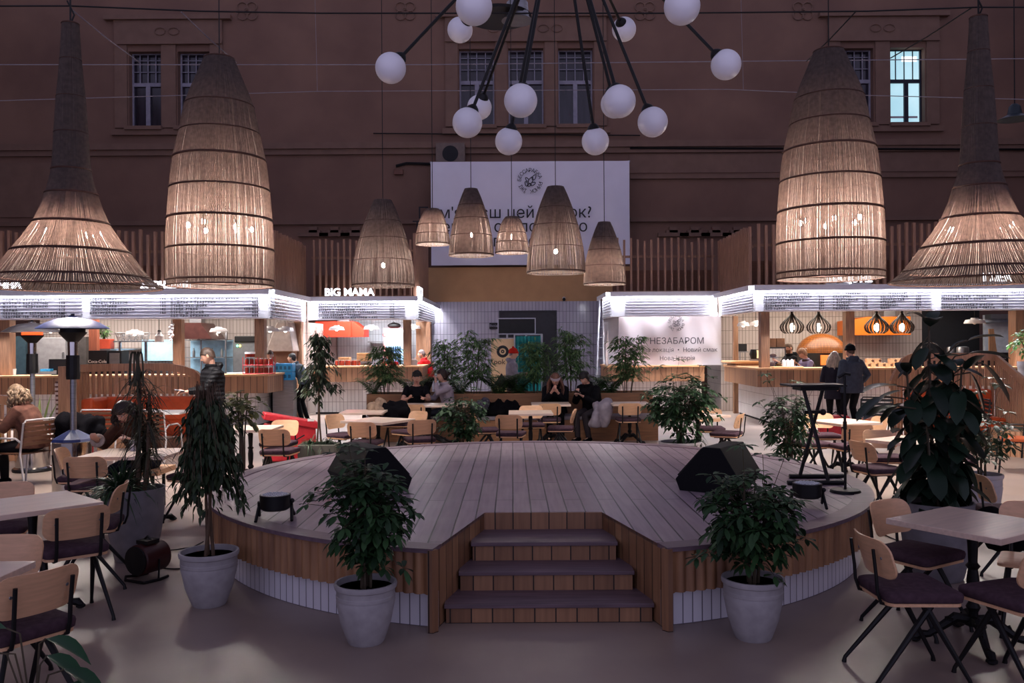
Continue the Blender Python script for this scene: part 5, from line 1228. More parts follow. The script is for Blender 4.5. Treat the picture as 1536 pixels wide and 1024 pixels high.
simple('timber_post', 'thin timber post with a red edge inside the left stall', 'post', (P(133, 500, 20.6).x, P(145, 500, 20.6).x, 20.6, 20.75, 0, LZ[1]-.03), wood('red_brown_post', '#8a4a34', .2))
def wire_basket(label, px):
    c = P(px, 511, 21); t = thing('wire_basket', label, 'basket', c, 0, 'wire baskets on the shelf of the left stall'); m = MB()
    for k in range(12): a = 2*pi*k/12; m.tube([(.05*cos(a), .05*sin(a), 0), (.11*cos(a), .11*sin(a), .2)], .005, 3)
    for r, z in ((.05, .005), (.085, .12), (.11, .2)): m.tube([(r*cos(2*pi*k/14), r*sin(2*pi*k/14), z) for k in range(14)], .006, 4, loop=True)
    m.build('wire', STEEL, t)
for k, lab in enumerate(('leftmost wire basket on the shelf below the white pendant', 'second wire basket from the left on the shelf', 'middle wire basket on the shelf', 'second wire basket from the right on the shelf', 'rightmost wire basket on the shelf below the white pendant')): wire_basket(lab, 180+k*9.6)
zsh = P(200, 511, 21).z
t = thing('steel_shelf', 'steel shelf carrying the wire baskets in the left stall', 'shelf', (0, 0, 0)); MB().box(P(174, 511, 21).x, P(232, 511, 21).x, 20.85, 21.2, zsh-.03, zsh).build('board', STEEL, t); MB().box(P(175, 511, 21).x, P(175, 511, 21).x+.05, 21.1, 21.15, 0, zsh).box(P(214, 511, 21).x, P(214, 511, 21).x+.05, 21.1, 21.15, 0, zsh).build('leg', STEEL, t)
PB = mat('cool_lit_panel', '#9fc4da', .4)  # cool kitchen light put into the panel colour
t = thing('steam_table', 'worktop and pale blue panel standing in for a bright kitchen window in the left stall', 'worktop', (0, 0, 0)); bx = boxpx(213, 262, 509, 541, 22.3, .1); MB().box(*bx).build('splashback', PB, t); MB().box(bx[0], bx[1], 21.7, 22.3, 1.2, 1.26).box(bx[0], bx[1], 21.75, 22.3, 0, 1.2).build('counter_top', STEEL, t)
area('kitchen_glow_fill', (P(237, 509, 22).x, 22.0, P(237, 509, 22).z), (.7, .1), 9, (.55, .8, 1))  # added cool light standing in for the bright kitchen behind
t = thing('range_hood', 'dark maroon steel hood in the left stall', 'extractor hood', (0, 0, 0)); a, b = P(272, 484, 21.4), P(318, 508, 21.4); MB().ext([(a.x, b.z), (b.x, b.z), (b.x-.3, a.z), (a.x, a.z+.0)], 'y', 21.4, 22.4).build('canopy', mat('maroon_steel', '#5d3a36', .3, .6), t); MB().box(a.x+.05, a.x+.35, 21.8, 22.1, a.z, LZ[1]-.03).build('duct', STEEL, t)
t = thing('storage_rack', 'steel rack with bottles behind the black jacket man', 'rack', (0, 0, 0)); a, b = P(278, 545, 22), P(343, 509, 22); m = MB()
for z in (1.1, 1.55, b.z): m.box(a.x, b.x, 21.8, 22.3, z-.02, z)
m.build('shelf', STEEL, t); m = MB()
for x in (a.x, (a.x+b.x)/2-.1, b.x-.03): m.box(x, x+.03, 21.8, 21.83, 0, b.z)
m.build('upright', STEEL, t); MB().box(a.x, b.x, 22.35, 22.4, 1.1, b.z).build('backing', PB, t)
rnd = random.Random(4)
for k in range(9):
    x = a.x+.1+k*.12; z = 1.55 if k % 2 else b.z; o = MB().lathe([(.035, 0), (.035, .14), (.014, .19), (.014, .23)], 10).build('bottle', STEEL if k % 3 else PAPER, smooth=True, loc=(x, 22.0, z)); tag(o, 'small bottle or tin on the steel rack of the left stall', 'bottle', 'bottles and tins on the steel rack')
t = thing('kitchen_cabinet', 'grey control cabinet with green and yellow lights in the left stall', 'cabinet', (0, 0, 0)); bx = boxpx(350, 386, 513, 605, 22.0, .3); MB().box(bx[0], bx[1], 22.0, 22.3, 0, bx[5]).build('body', GREY, t)
for px, cc, nm in ((356, (.1, 1, .5), 'green_light'), (360, (1, .8, .1), 'yellow_light')): q = P(px, 518.5, 21.98); MB().ell(tuple(q), (.025, .02, .025), 8, 6).build(nm, emit(nm, cc, 8), t)
simple('black_crate', 'stack of black crates on top of the grey control cabinet', 'crate', (bx[0]+.05, bx[1]-.05, 21.95, 22.3, bx[5], bx[5]+.16), BLK, .02)
t = thing('white_hood', 'broad pale hood at the corner of the left stall', 'extractor hood', (0, 0, 0)); a, b = P(404, 483, 21.2), P(440, 527, 21.2); MB().ext([(a.x-.1, b.z), (b.x, b.z), (b.x-.12, a.z), (a.x+.18, a.z)], 'y', 21.2, 21.9).build('canopy', mat('pale_hood', '#a3958e', .5), t, bevel=.02); MB().box(a.x-.05, b.x-.05, 21.3, 21.8, 0, b.z).build('base', mat('brick_brown', '#6b4a3a', .7), t)
for k, lab in enumerate(('lower blue plastic crate behind the left counter corner', 'upper blue plastic crate behind the left counter corner')):
    t = thing('blue_crate', lab, 'crate', (P(427, 550, 20.2).x, 20.2, 1.02+k*.2)); m = MB().box(-.22, .22, -.15, .15, 0, .19).build('crate_body', BLUE, t, bevel=.01); m = MB()
    for x in (-.15, -.05, .05, .15): m.box(x-.03, x+.03, -.155, -.148, .05, .13)
    m.build('slot', mat('deep_blue', '#12506f', .5), t)
t = thing('crate_stand', 'steel stand under the blue crates', 'stand', (0, 0, 0)); q = P(427, 550, 20.2).x; MB().box(q-.24, q+.24, 20.03, 20.37, 0, 1.02).build('frame', STEEL, t)
# jar rack
JR = mat('tomato_jar', '#8a2f22', .15, 0, .3, 20); LIDM = mat('jar_lid', '#b9a79d', .4)
t = thing('jar_rack', 'red wire rack full of pickle jars on the left counter corner', 'rack', (P(389, 557, 19.1).x, 19.08, zl_)); m = MB()
for z in (.01, .2): m.tube([(-.33, -.1, z), (.33, -.1, z), (.33, .1, z), (-.33, .1, z)], .01, 5, loop=True)
for x in (-.33, 0, .33):
    for y in (-.1, .1): m.tube([(x, y, 0), (x, y, .38)], .008, 5)
m.box(-.33, .33, -.1, .1, .195, .205); m.build('rack_frame', REDP, t); rx_ = t.location.x
jar = thing('preserve_jar', 'glass jar of red preserves in the red rack on the left counter', 'jar', (0, 0, 0), 0, 'preserve jars in the red rack'); MB().lathe([(.04, 0), (.045, .01), (.045, .11), (.036, .13)], 12).build('glass_body', JR, jar, True); MB().lathe([(.038, .13), (.038, .15)], 12).build('lid', LIDM, jar, True)
first = True
for lev in range(2):
    for k in range(6):
        L_ = (rx_-.27+k*.108, 19.08, zl_+.012+lev*.193)
        if first: jar.location = L_; first = False
        else: dup(jar, L_)
t = thing('lidded_tub', 'clear tub with a white lid on top of the jar rack', 'tub', (rx_-.2, 19.08, zl_+.38)); MB().lathe([(.1, 0), (.11, .07)], 16).build('tub_body', JR, t, True); MB().lathe([(.115, .07), (.115, .11)], 16).build('tub_lid', PAPER, t, True)
t = thing('open_menu', 'open menu book lying on the left counter', 'book', (P(355, 557, 19.1).x, 19.15, zl_+.0)); MB().box(-.2, 0, -.12, .12, 0, .03).box(0, .2, -.12, .12, 0, .035).build('pages', PAPER, t, bevel=.01); MB().box(-.22, .22, -.14, .14, 0, .008).build('cover', CARD, t)
# garlic
c = P(257, 510, 19.0); t = thing('garlic_braid', 'white garlic braid hanging on the timber post of the left stall', 'garlic', c); m = MB(); rnd = random.Random(7)
for k in range(34): z = k/34*.36; m.ell((rnd.uniform(-.05, .05)*(1 if k > 8 else .4), rnd.uniform(-.03, .03), z), (.027, .027, .024), 8, 6)
m.build('bulbs', mat('garlic_white', '#d6cdc8', .6), t, True); MB().tube([(0, 0, .36), (0, .05, .5)], .006, 4).build('string', STEMM, t)
# burger stall
t = thing('range_hood', 'bright red-orange hood in the burger stall', 'extractor hood', (0, 0, 0)); a, b = P(473, 482, 24.6), P(526, 505, 24.6); HR = mat('orange_red_hood', '#d6331a', .45, 0, .04)
MB().box(a.x, b.x, 24.6, 25.6, b.z, a.z).ext([(b.x, b.z), (b.x+.36, b.z), (b.x+.36, b.z+.2), (b.x+.05, a.z), (b.x, a.z)], 'y', 24.7, 25.6).build('canopy', HR, t); MB().box(a.x+.6, a.x+.9, 25, 25.3, a.z, BZ[1]-.03).build('duct', STEEL, t)
t = thing('drinks_fridge', 'red glass-door Coca-Cola drinks fridge in the burger stall', 'fridge', (0, 0, 0)); a, b = P(575, 560, 24.9), P(606, 492, 24.9)
MB().box(a.x, b.x, 24.95, 25.6, 0, b.z).build('cabinet', mat('fridge_pink_red', '#d88a88', .4), t, bevel=.01)
MB().box(a.x+.07, b.x-.02, 24.92, 24.95, .3, b.z-.33).build('glass_door', emit('fridge_inside', (.4, .68, 1.0), .22), t); MB().box(a.x+.07, b.x-.02, 24.92, 24.95, b.z-.33, b.z-.06).build('header_panel', emit('fridge_header', (1, .93, .97), .3), t)
m = MB(); put_text(m, 'Coca-Cola', .16, V(((a.x+b.x)/2+.02, 24.91, b.z-.25)), .002); m.build('lettering', REDP, t)
m = MB(); rnd = random.Random(12)
for r in range(6):
    for k in range(7): m.lathe([(.025, 0), (.025, .13), (.01, .18)], 6, (a.x+.1+k*.065, 24.9, 1.22+r*.0+r*.2-.9*0)) if 1.22+r*.2 < b.z-.5 else None
for r in range(5):
    for k in range(7): m.lathe([(.025, 0), (.025, .13), (.01, .18)], 6, (a.x+.1+k*.065, 24.9, .35+r*.2))
m.build('bottles', mat('dark_blue_bottle', '#23405f', .3, 0, .6, 3), t)
t = thing('black_bag', 'black bag lying on top of the red drinks fridge', 'bag', (P(590, 491, 25).x, 25.2, b.z)); MB().ell((0, 0, .08), (.2, .15, .09), 14, 8).build('bag_body', BLK, t, True); MB().tube([(-.1, -.1, .12), (0, -.14, .19), (.1, -.1, .12)], .012, 6).build('handle', BLK, t, True)
a = P(548, 512, 25.5); b = P(575, 512, 25.5); t = thing('steel_shelf', 'small steel wall shelf left of the red drinks fridge', 'shelf', (0, 0, 0)); MB().box(a.x, b.x-.05, 25.9, 26.4, a.z-.03, a.z).build('board', STEEL, t); MB().box(a.x, a.x+.03, 26.35, 26.5, a.z-.2, a.z-.03).build('bracket', STEEL, t)
zcb = zb_
CA = mat('pizza_box', '#b4845a', .8)
def pbox(px, py, k, lab, w=.36): t = MB().box(-w/2, w/2, -.17, .17, 0, .055).build('takeaway_box', CA, bevel=.004, loc=(P(px, 500, 24).x, 24.0, 1.38+k*.058)); tag(t, lab, 'box', 'takeaway boxes stacked in the burger stall')
for k, lab in enumerate(('lowest brown box of the tall stack in the burger stall', 'second brown box from below in the tall stack', 'second brown box from the top of the tall stack', 'topmost brown box of the tall stack in the burger stall')): pbox(546, 0, k, lab)
for k, lab in enumerate(('lower brown box of the short stack in the burger stall', 'upper brown box of the short stack in the burger stall')): pbox(517, 0, k, lab, .3)
t = thing('prep_table', 'steel prep table behind the burger stall counter', 'table', (0, 0, 0)); MB().box(P(500, 500, 24).x, P(556, 500, 24).x, 23.7, 24.3, 1.33, 1.38).build('top', STEEL, t); MB().box(P(502, 500, 24).x, P(554, 500, 24).x, 23.8, 24.2, 0, 1.33).build('base', STEEL, t)
for k in range(8):
    dup(jar, (P(505+k*4.6, 547, 22.8).x, 22.8+.1*(k % 2), zcb), 0, 'small jar of red sauce on the burger stall counter', 'sauce jars on the burger stall counter')
t = thing('napkin_holder', 'grey napkin and cutlery box on the right of the burger counter', 'holder', (P(616, 547, 22.7).x, 22.75, zcb)); MB().box(-.17, .17, -.08, .08, 0, .14).build('box', mat('grey_box', '#8d8485', .7), t, bevel=.005); MB().box(-.13, -.03, -.05, .05, .14, .17).box(.03, .13, -.05, .05, .14, .17).build('napkins', PAPER, t); MB().tube([(.0, 0, .1), (.01, 0, .3)], .02, 6).build('pepper_mill', GREY, t)
# right stall
t = thing('domed_oven', 'copper-tiled dome oven in the right stall', 'oven', (P(1234, 545, 21.8).x, 21.9, 0)); K = 21.9/F; zo = P(1234, 526, 21.9).z
COP = bricks('copper_mosaic', .05, .05, '#8f5220', '#764118', '#4a2a10', .004, rough=.3, bump=.3)
m = MB(); pr = []
rings = []
for i in range(13): a = i/12*pi/2; rings.append([V((36*K*cos(a)*cos(2*pi*k/36), .55*cos(a)*sin(2*pi*k/36), zo-.05+29*K*sin(a))) for k in range(36)])
m.loft(rings); m.build('dome', COP, t, True); MB().box(-.56, .56, -.5, .5, 0, zo-.05).build('oven_base', mat('oven_base_black', '#1c1917', .5), t)
MB().box(-.2, .1, -.58, -.5, zo-.35, zo-.1).build('oven_mouth', emit('oven_glow', (1, .25, .05), .6), t)
t = thing('range_hood', 'bright orange hood in the right stall behind the onion lamps', 'extractor hood', (0, 0, 0)); a, b = P(1282, 475, 22.1), P(1366, 502, 22.1); MB().ext([(a.x-.15, b.z), (b.x, b.z), (b.x, a.z), (a.x+.35, a.z), (a.x-.15, a.z-.1)], 'y', 22.1, 22.9).build('canopy', mat('orange_hood', '#cf6510', .45, 0, .04), t); MB().box(b.x-.6, b.x-.3, 22.3, 22.6, a.z, RZ[1]-.03).build('duct', STEEL, t)
t = thing('display_case', 'glass display case at the corner of the right counter', 'display case', (P(1165, 549, 19.3).x, 19.4, zr_)); MB().box(-.18, .18, -.15, .15, 0, .03).box(-.19, .19, -.16, .16, .43, .46).box(-.19, -.17, -.16, -.14, .03, .43).box(.17, .19, -.16, -.14, .03, .43).box(-.18, .18, -.14, .14, .22, .23).build('frame', mat('case_frame', '#2c2c2e', .4), t); MB().box(-.175, .175, -.152, -.146, .03, .43).build('glass', CLEAR, t)
MB().ell((-.08, 0, .07), (.08, .08, .05)).ell((.08, 0, .06), (.07, .07, .04)).ell((-.05, 0, .27), (.08, .08, .04)).build('pastry', mat('pastry', '#b97e3a', .6), t, True)
for k, (dx, lab) in enumerate(((-.1, 'left cardboard box on top of the glass display case'), (.1, 'right cardboard box on top of the glass display case'))): simple('cardboard_box', lab, 'box', (t.location.x+dx-.09, t.location.x+dx+.09, 19.3, 19.5, zr_+.46, zr_+.66), CARD)
for k in range(3): o = MB().box(-.035, .035, -.035, .035, 0, .13).ext([(-.035, .13), (.035, .13), (0, .16)], 'y', -.035, .035).build('drink_carton', PAPER, loc=(P(1176+k*6, 549, 19.1).x, 19.1, zr_+.03)); tag(o, 'white drink carton on the wooden tray of the right counter', 'carton', 'drink cartons on the tray')
t = MB().box(-.34, .34, -.14, .14, 0, .03).build('serving_tray', WOODX, bevel=.01, loc=(P(1180, 550, 19.1).x, 19.1, zr_)); tag(t, 'wooden tray with white cartons on the right counter', 'tray')
kb = thing('kraft_box', 'kraft box with a round dark stamp on the right counter', 'box', (0, 0, 0), 0, 'kraft boxes with round stamps'); MB().box(-.075, .075, -.06, .06, 0, .095).build('carton', CARD, kb, bevel=.003); MB().lathe([(.03, -.063), (.03, -.0605)], 12, M=Matrix.Translation((0, 0, .05)) @ Matrix.Rotation(-pi/2, 4, 'X') @ Matrix.Scale(-1, 4, (0, 0, 1)) if False else Matrix.Translation((0, -.1215, .05)) @ Matrix.Rotation(-pi/2, 4, 'X')).build('stamp', mat('stamp_brown', '#4a2f20', .7), kb)
first = True; lowlab = 'kraft box with a round stamp in the lower row on the right counter'; uplab = 'kraft box with a round stamp in the upper row on the right counter'
for lev, xs_ in ((0, range(1299, 1372, 11)), (1, (1304, 1315, 1338, 1349, 1360))):
    for px in xs_:
        q = (P(px, 549, 19.2).x, 19.2, zr_+lev*.096)
        if first: kb.location = q; kb['label'] = lowlab; first = False
        else: dup(kb, q, 0, lowlab if lev == 0 else uplab, 'kraft boxes with round stamps, %s row' % ('lower' if lev == 0 else 'upper'))
kb['group'] = 'kraft boxes with round stamps, lower row'
q = P(1111, 521, 22.6); t = thing('tablet_screen', 'dark tablet on a little table left of the corner post of the right stall', 'screen', (q.x, 22.4, 0)); MB().box(-.11, .11, 0, .02, q.z-.1, q.z+.1).build('screen_panel', DEVICE, t); MB().tube([(-.08, .02, 0), (-.06, .02, q.z-.1)], .012, 5).tube([(.08, .02, 0), (.06, .02, q.z-.1)], .012, 5).box(-.14, .14, -.02, .12, q.z-.13, q.z-.1).build('stand', STEEL, t)
q = P(1132, 531, 21.4); t = thing('coffee_grinder', 'round black coffee grinder with a warm lit face by the corner post', 'grinder', (q.x, 21.4, 0)); MB().lathe([(.1, q.z-.12), (.13, q.z), (.1, q.z+.12)], 16).build('drum', BLK, t, True); MB().box(.02, .14, -.14, .0, q.z-.1, q.z+.1).build('lit_panel', emit('warm_panel', (1, .7, .4), .8), t); MB().box(-.1, .1, -.1, .1, 0, q.z-.12).build('stand', STEEL, t)
# far right kitchen
t = thing('kitchen_hatch', 'bright steel kitchen opening in the dark far right stall', 'hatch', (0, 0, 0)); bx = boxpx(1478, 1517, 472, 606, 22.5, .1); MB().box(bx[0], bx[1], 22.5, 22.6, 0, bx[5]).build('back_panel', mat('cool_white_panel', '#b4b7bf', .5), t); MB().box(bx[0], bx[1], 22.2, 22.5, P(0, 487, 22.2).z, P(0, 480, 22.2).z).box(bx[0], bx[1], 22.25, 22.5, P(0, 494, 22.2).z, P(0, 492, 22.2).z).build('shelf', STEEL, t)
a = P(1484, 537, 21.8); MBx = MB().ext([(a.x, 0), (a.x+.4, 0), (a.x+.12, 2.15), (a.x, 2.15)], 'y', 21.8, 21.84); o = MBx.build('leaning_board', WOODC); tag(o, 'pale wooden board leaning in the far right kitchen', 'board')
for k, (px, py, r) in enumerate(((1442, 515, .12), (1450, 508, .1), (1432, 512, .09))): t = MB().lathe([(r, 0), (r, .12), (r*.9, .14), (.03, .16)], 14).build('cooking_pot', STEEL, smooth=True, loc=(P(px, py, 21.5).x, 21.5+.1*k, 1.55)); tag(t, ('wide', 'middle', 'small')[k]+' steel pot on the stove of the dark far right kitchen', 'pot')
t = thing('stove', 'dark stove line in the far right kitchen', 'stove', (0, 0, 0)); MB().box(11.1, 12.4, 21.3, 22.0, 0, 1.55).build('body', mat('stove_dark', '#2a292c', .4, .5), t, bevel=.01); MB().tube([(11.2, 21.26, 1.4), (12.3, 21.26, 1.4)], .015, 6).build('rail', STEEL, t)
area('kitchen_light', (11.6, 21.6, 2.9), (.8, .5), 12, (.85, .92, 1))
# centre: screen, sign, poster booth
t = thing('display_screen', 'black screen with a white frame above the photo booth', 'screen', (0, 0, 0)); bx = boxpx(748, 802, 478, 500, 25.4, .1); MB().box(*bx).build('screen_panel', DARK, t); x0, x1, y0, y1, z0, z1 = bx; MB().box(x0-.02, x1+.02, y0-.02, y1, z0-.03, z0).box(x0-.02, x1+.02, y0-.02, y1, z1, z1+.03).box(x0-.03, x0, y0-.02, y1, z0-.03, z1+.03).box(x1, x1+.03, y0-.02, y1, z0-.03, z1+.03).build('screen_frame', AL, t)
MB().tube([(x0+.25, 25.45, 0), (x0+.25, 25.45, z0)], .03, 6).tube([(x1-.25, 25.45, 0), (x1-.25, 25.45, z0)], .03, 6).tube([(x0-.3, 25.45, z0-.15), (x1+.1, 25.45, z0-.15)], .02, 6).build('support_pole', AL, t)
t = thing('small_sign', 'small black sign on the tiled wall left of the black screen', 'sign', (0, 0, 0)); bx = boxpx(734, 747, 484, 493, 27.4, .19); MB().box(*bx).build('plate', DARK, t); m = MB(); put_text(m, 'Вихід', .1, P(740.5, 490, 27.38), .002); m.build('lettering', AL, t)
t = thing('poster_board', 'cream poster board with a round black logo behind the person in a red hat', 'poster', (0, 0, 0)); bx = boxpx(737, 773, 508, 606, 24.6, .06); MB().box(bx[0], bx[1], 24.6, 24.66, .05, bx[5]).build('board', mat('cream_board', '#d8b78d', .7, 0, .03), t); MB().box(bx[0]-.03, bx[0], 24.58, 24.68, 0, bx[5]+.03).box(bx[1], bx[1]+.03, 24.58, 24.68, 0, bx[5]+.03).box(bx[0]-.03, bx[1]+.03, 24.58, 24.68, bx[5], bx[5]+.03).build('board_frame', AL, t)
c = P(754, 527, 24.59); m = MB(); m.tube([V((c.x+.135*cos(2*pi*k/30), 24.59, c.z+.135*sin(2*pi*k/30))) for k in range(30)], .04, 4, loop=True, flat=.2); m.tube([V((c.x+.035*cos(2*pi*k/12), 24.59, c.z+.035*sin(2*pi*k/12))) for k in range(12)], .016, 4, loop=True, flat=.3)
put_text(m, "Rook'D", .21, P(751, 546, 24.59), .002); m.ext([(bx[0]+.04, .6), (bx[0]+.3, 1.0), (bx[0]+.55, .6)], 'y', 24.59, 24.598); m.build('print', BLACKTXT, t)
TEAL = mat('teal_curtain', '#107a78', .7, 0, .1, 3)
t = thing('photo_booth', 'teal curtained booth frame in front of the dark door', 'booth', (0, 0, 0)); a, b = P(774, 604, 24.5), P(811, 504, 24.5); rr = []
for z in (.1, 1.0, b.z-.1, b.z): rr.append([V((a.x+(b.x-a.x)*i/48, 24.5+.035*sin(i*.95), z)) for i in range(49)])
m = MB(); vs = [p for r in rr for p in r]; fs = [(j*49+i, j*49+i+1, (j+1)*49+i+1, (j+1)*49+i) for j in range(3) for i in range(48)]; m.add(vs, fs); m.add([p+V((0, .008, 0)) for p in vs], [tuple(reversed(f)) for f in fs]); m.build('curtain', TEAL, t, True)
m = MB()
for x in (a.x-.03, b.x+.04): m.tube([(x, 24.5, 0), (x, 24.5, b.z+.05)], .022, 6).tube([(x, 25.2, 0), (x, 25.2, b.z+.05)], .022, 6).tube([(x, 24.5, b.z+.05), (x, 25.2, b.z+.05)], .02, 6)
m.tube([(a.x-.03, 24.5, b.z+.05), (b.x+.04, 24.5, b.z+.05)], .022, 6); m.build('booth_frame', AL, t)
# loose items
def cup(label, p, m=None, h=.1): t = thing('plastic_cup', label, 'cup', p); MB().lathe([(.028, 0), (.038, h)], 16).build('cup_body', m or mat('milky_cup', '#aaa6ad', .3), t, True); MB().lathe([(.041, h), (.041, h+.008), (.03, h+.014)], 16).build('cup_lid', WHITEM, t, True)
cup('clear plastic cup on the pale table before the person bent over', (-3.98, 8.95, .75))
cup('white paper cup on the right of the small centre table chair', (1.15, 14.9, .75)) if False else None
t = thing('red_cooler_bag', 'red insulated box with a raised lid left of the trough plant', 'cooler bag', (-3.5, 13.4, 0), R(20)); MB().box(-.38, .38, -.22, .22, .05, .62).build('box_body', REDP, t, bevel=.02); Mx = Matrix.Translation((0, .22, .62)) @ Matrix.Rotation(R(12), 4, 'Y'); MB().box(-.42, .42, -.46, .04, 0, .1, M=Mx).build('lid', REDP, t, bevel=.015); MB().tube([(-.3, -.23, .5), (-.1, -.3, .3), (.2, -.25, .45)], .012, 5).box(-.4, .4, -.24, .24, 0, .05).build('strap', BLK, t)
MB().cbox((.3, -.24, .68), (.1, .01, .04)).build('label_patch', PAPER, t)
t = thing('red_bag', 'red holdall standing at the feet of the couple by the right counter', 'bag', (6.25, 16.6, 0), R(-10)); MB().box(-.28, .28, -.16, .16, .0, .42).build('bag_body', REDP, t, bevel=.05); MB().tube([(-.15, -.16, .38), (0, -.2, .5), (.15, -.16, .38)], .015, 6).build('handle', BLK, t); MB().cbox((.15, -.165, .3), (.08, .01, .05)).build('label_patch', PAPER, t)
# draped jackets: lumpy fold meshes
def heap(name, label, c, r, m, seed, cat='jacket', rz=0):
    me = MB(); rnd = random.Random(seed); me.ell((0, 0, 0), r, 44, 28); vs = []
    for p in me.v:
        q = V(p); n = (abs(noise.noise(V((q.x*6+seed, q.y*6, q.z*2.5))))-.2)*.22+abs(noise.noise(V((q.x*15, q.y*15, q.z*6+seed))))*.06; d = V((q.x/r[0]**2, q.y/r[1]**2, q.z/r[2]**2)).normalized(); q += d*n; q.z = max(q.z, -r[2]*.8); vs.append(tuple(q))
    me.v = vs; o = me.build(name, m, smooth=80, loc=c, rz=rz); tag(o, label, cat); return o
BLKC = mat('black_cloth', '#0d0c10', .95, bump=.3, nscale=30, spec=.08); BEI = mat('beige_cloth', '#8d7663', .85, bump=.3, nscale=20)
heap('black_jacket', 'black jacket heaped on a chair behind the white-topped table', (-2.08, 14.55, .68), (.32, .2, .2), BLKC, 3); heap('beige_jacket', 'beige jacket hanging over the black one behind the white-topped table', (-2.3, 14.4, .70), (.13, .12, .19), BEI, 5)
dup(CH0, (-2.0, 14.75, 0), R(175), 'chair under the heaped jackets behind the white-topped table'); 
heap('black_coat', 'black coat heaped on the bench left of the woman in a headband', (-.25, 16.4, .56), (.48, .22, .13), BLKC, 8); heap('patterned_scarf', 'dark patterned scarf lying at the left of the black coat', (-.62, 16.3, .6), (.16, .14, .16), mat('patterned_cloth', '#4a4650', .9, 0, .8, 40), 11, 'scarf')
heap('dark_coat', 'black coat draped behind the seat of the woman in a fur coat', (-5.85, 11.55, .72), (.34, .2, .22), BLKC, 15); heap('handbag', 'black handbag hung low on the side-on chair at right', (3.86, 6.75, .33), (.13, .1, .16), BLKC, 19, 'bag')
heap('yellow_jacket', 'edge of a yellow jacket at the far left', (-6.95, 11.2, .72), (.14, .14, .28), mat('mustard_cloth', '#a8781c', .85), 22)
# menu stand: striped magazine rack
t = thing('crate_stack', 'stack of striped flat trays at the end of the left counter', 'trays', (P(92, 600, 18.3).x, 18.4, 0)); m1 = MB(); 
for k in range(11): m1.box(-.13, .13, -.12, .12, .05+k*.095, .05+k*.095+.055)
m1.build('trays', mat('pale_tray', '#b9a6a0', .6), t); MB().box(-.12, .12, -.11, .11, 0, 1.1).build('core', mat('tray_core', '#5a3a34', .7), t)
for (x, y, lab) in ((-6.1, 14.3, 'white plate on the table before the left orange sofa'), (7.1, 14.6, 'white plate on the table before the right orange sofa')): o = MB().lathe([(.07, 0), (.12, .02), (.118, .022), (.06, .008)], 20).build('plate', WHITEM, smooth=True, loc=(x, y, .75)); tag(o, lab, 'plate')
# ================================================================ people
SKIN = mat('skin', '#c99a84', .55, 0, .04, spec=.3); EYEW = mat('eye_white', '#d8d0cc', .3, 0, 0); EYED = mat('eye_dark', '#2a1c16', .2, 0, 0); LIP = mat('lip', '#9c5a50', .5, 0, 0)
def hairm(n, c): return mat('hair_'+n, c, .55, 0, .35, 40, (1, 1, .15), bump=.5)
def cloth(n, c, var=.12, q=0):
    nm = 'cloth_'+n
    if nm in MATS: return MATS[nm]
    m = mat(nm, c, .85, 0, var, 14, bump=.35, spec=.12)
    if q:  # quilted
        t = m.node_tree; b = t.nodes['Principled BSDF']; w = t.nodes.new('ShaderNodeTexWave'); w.bands_direction = 'Z'; w.inputs['Scale'].default_value = q; w.inputs['Distortion'].default_value = .6
        tc = t.nodes.new('ShaderNodeTexCoord'); t.links.new(tc.outputs['Object'], w.inputs['Vector']); bp = t.nodes.new('ShaderNodeBump'); bp.inputs['Strength'].default_value = .45; bp.inputs['Distance'].default_value = .02; t.links.new(w.outputs['Fac'], bp.inputs['Height']); t.links.new(bp.outputs[0], b.inputs['Normal']); b.inputs['Roughness'].default_value = .55
    return m
def remesh(mb, name, m, parent, vox, extra=None, smooth_it=3):
    me = mb.mesh('tmp', m); o = bpy.data.objects.new('tmp', me); COL.objects.link(o)
    r = o.modifiers.new('r', 'REMESH'); r.mode = 'VOXEL'; r.voxel_size = vox; r.use_smooth_shade = True
    s_ = o.modifiers.new('s', 'SMOOTH'); s_.iterations = smooth_it; s_.factor = .5
    dg = bpy.context.evaluated_depsgraph_get(); ev = o.evaluated_get(dg); e = bpy.data.meshes.new_from_object(ev)
    vs = [v.co.copy() for v in e.vertices]; fs = [tuple(p.vertices) for p in e.polygons]
    bpy.data.objects.remove(o); bpy.data.meshes.remove(me); bpy.data.meshes.remove(e)
    out = MB(); out.add(vs, fs, 0); mats = [m]
    if extra: extra(out); mats = [m, EYEW, EYED, LIP]+([extra.brow] if hasattr(extra, 'brow') else [])
    return out.build(name, mats, parent, 80)
def ik(a, b, l1, l2, pole):
    d = b-a; D = min(d.length, (l1+l2)*.999); d.normalize(); x = (l1*l1-l2*l2+D*D)/(2*D); h = sqrt(max(0, l1*l1-x*x)); p = pole-d*pole.dot(d); p.normalize()
    return a+d*x+p*h, a+d*D
def ring(c, ax, ay, a, b, n=16): return [c+ax*cos(2*pi*k/n)*a+ay*sin(2*pi*k/n)*b for k in range(n)]
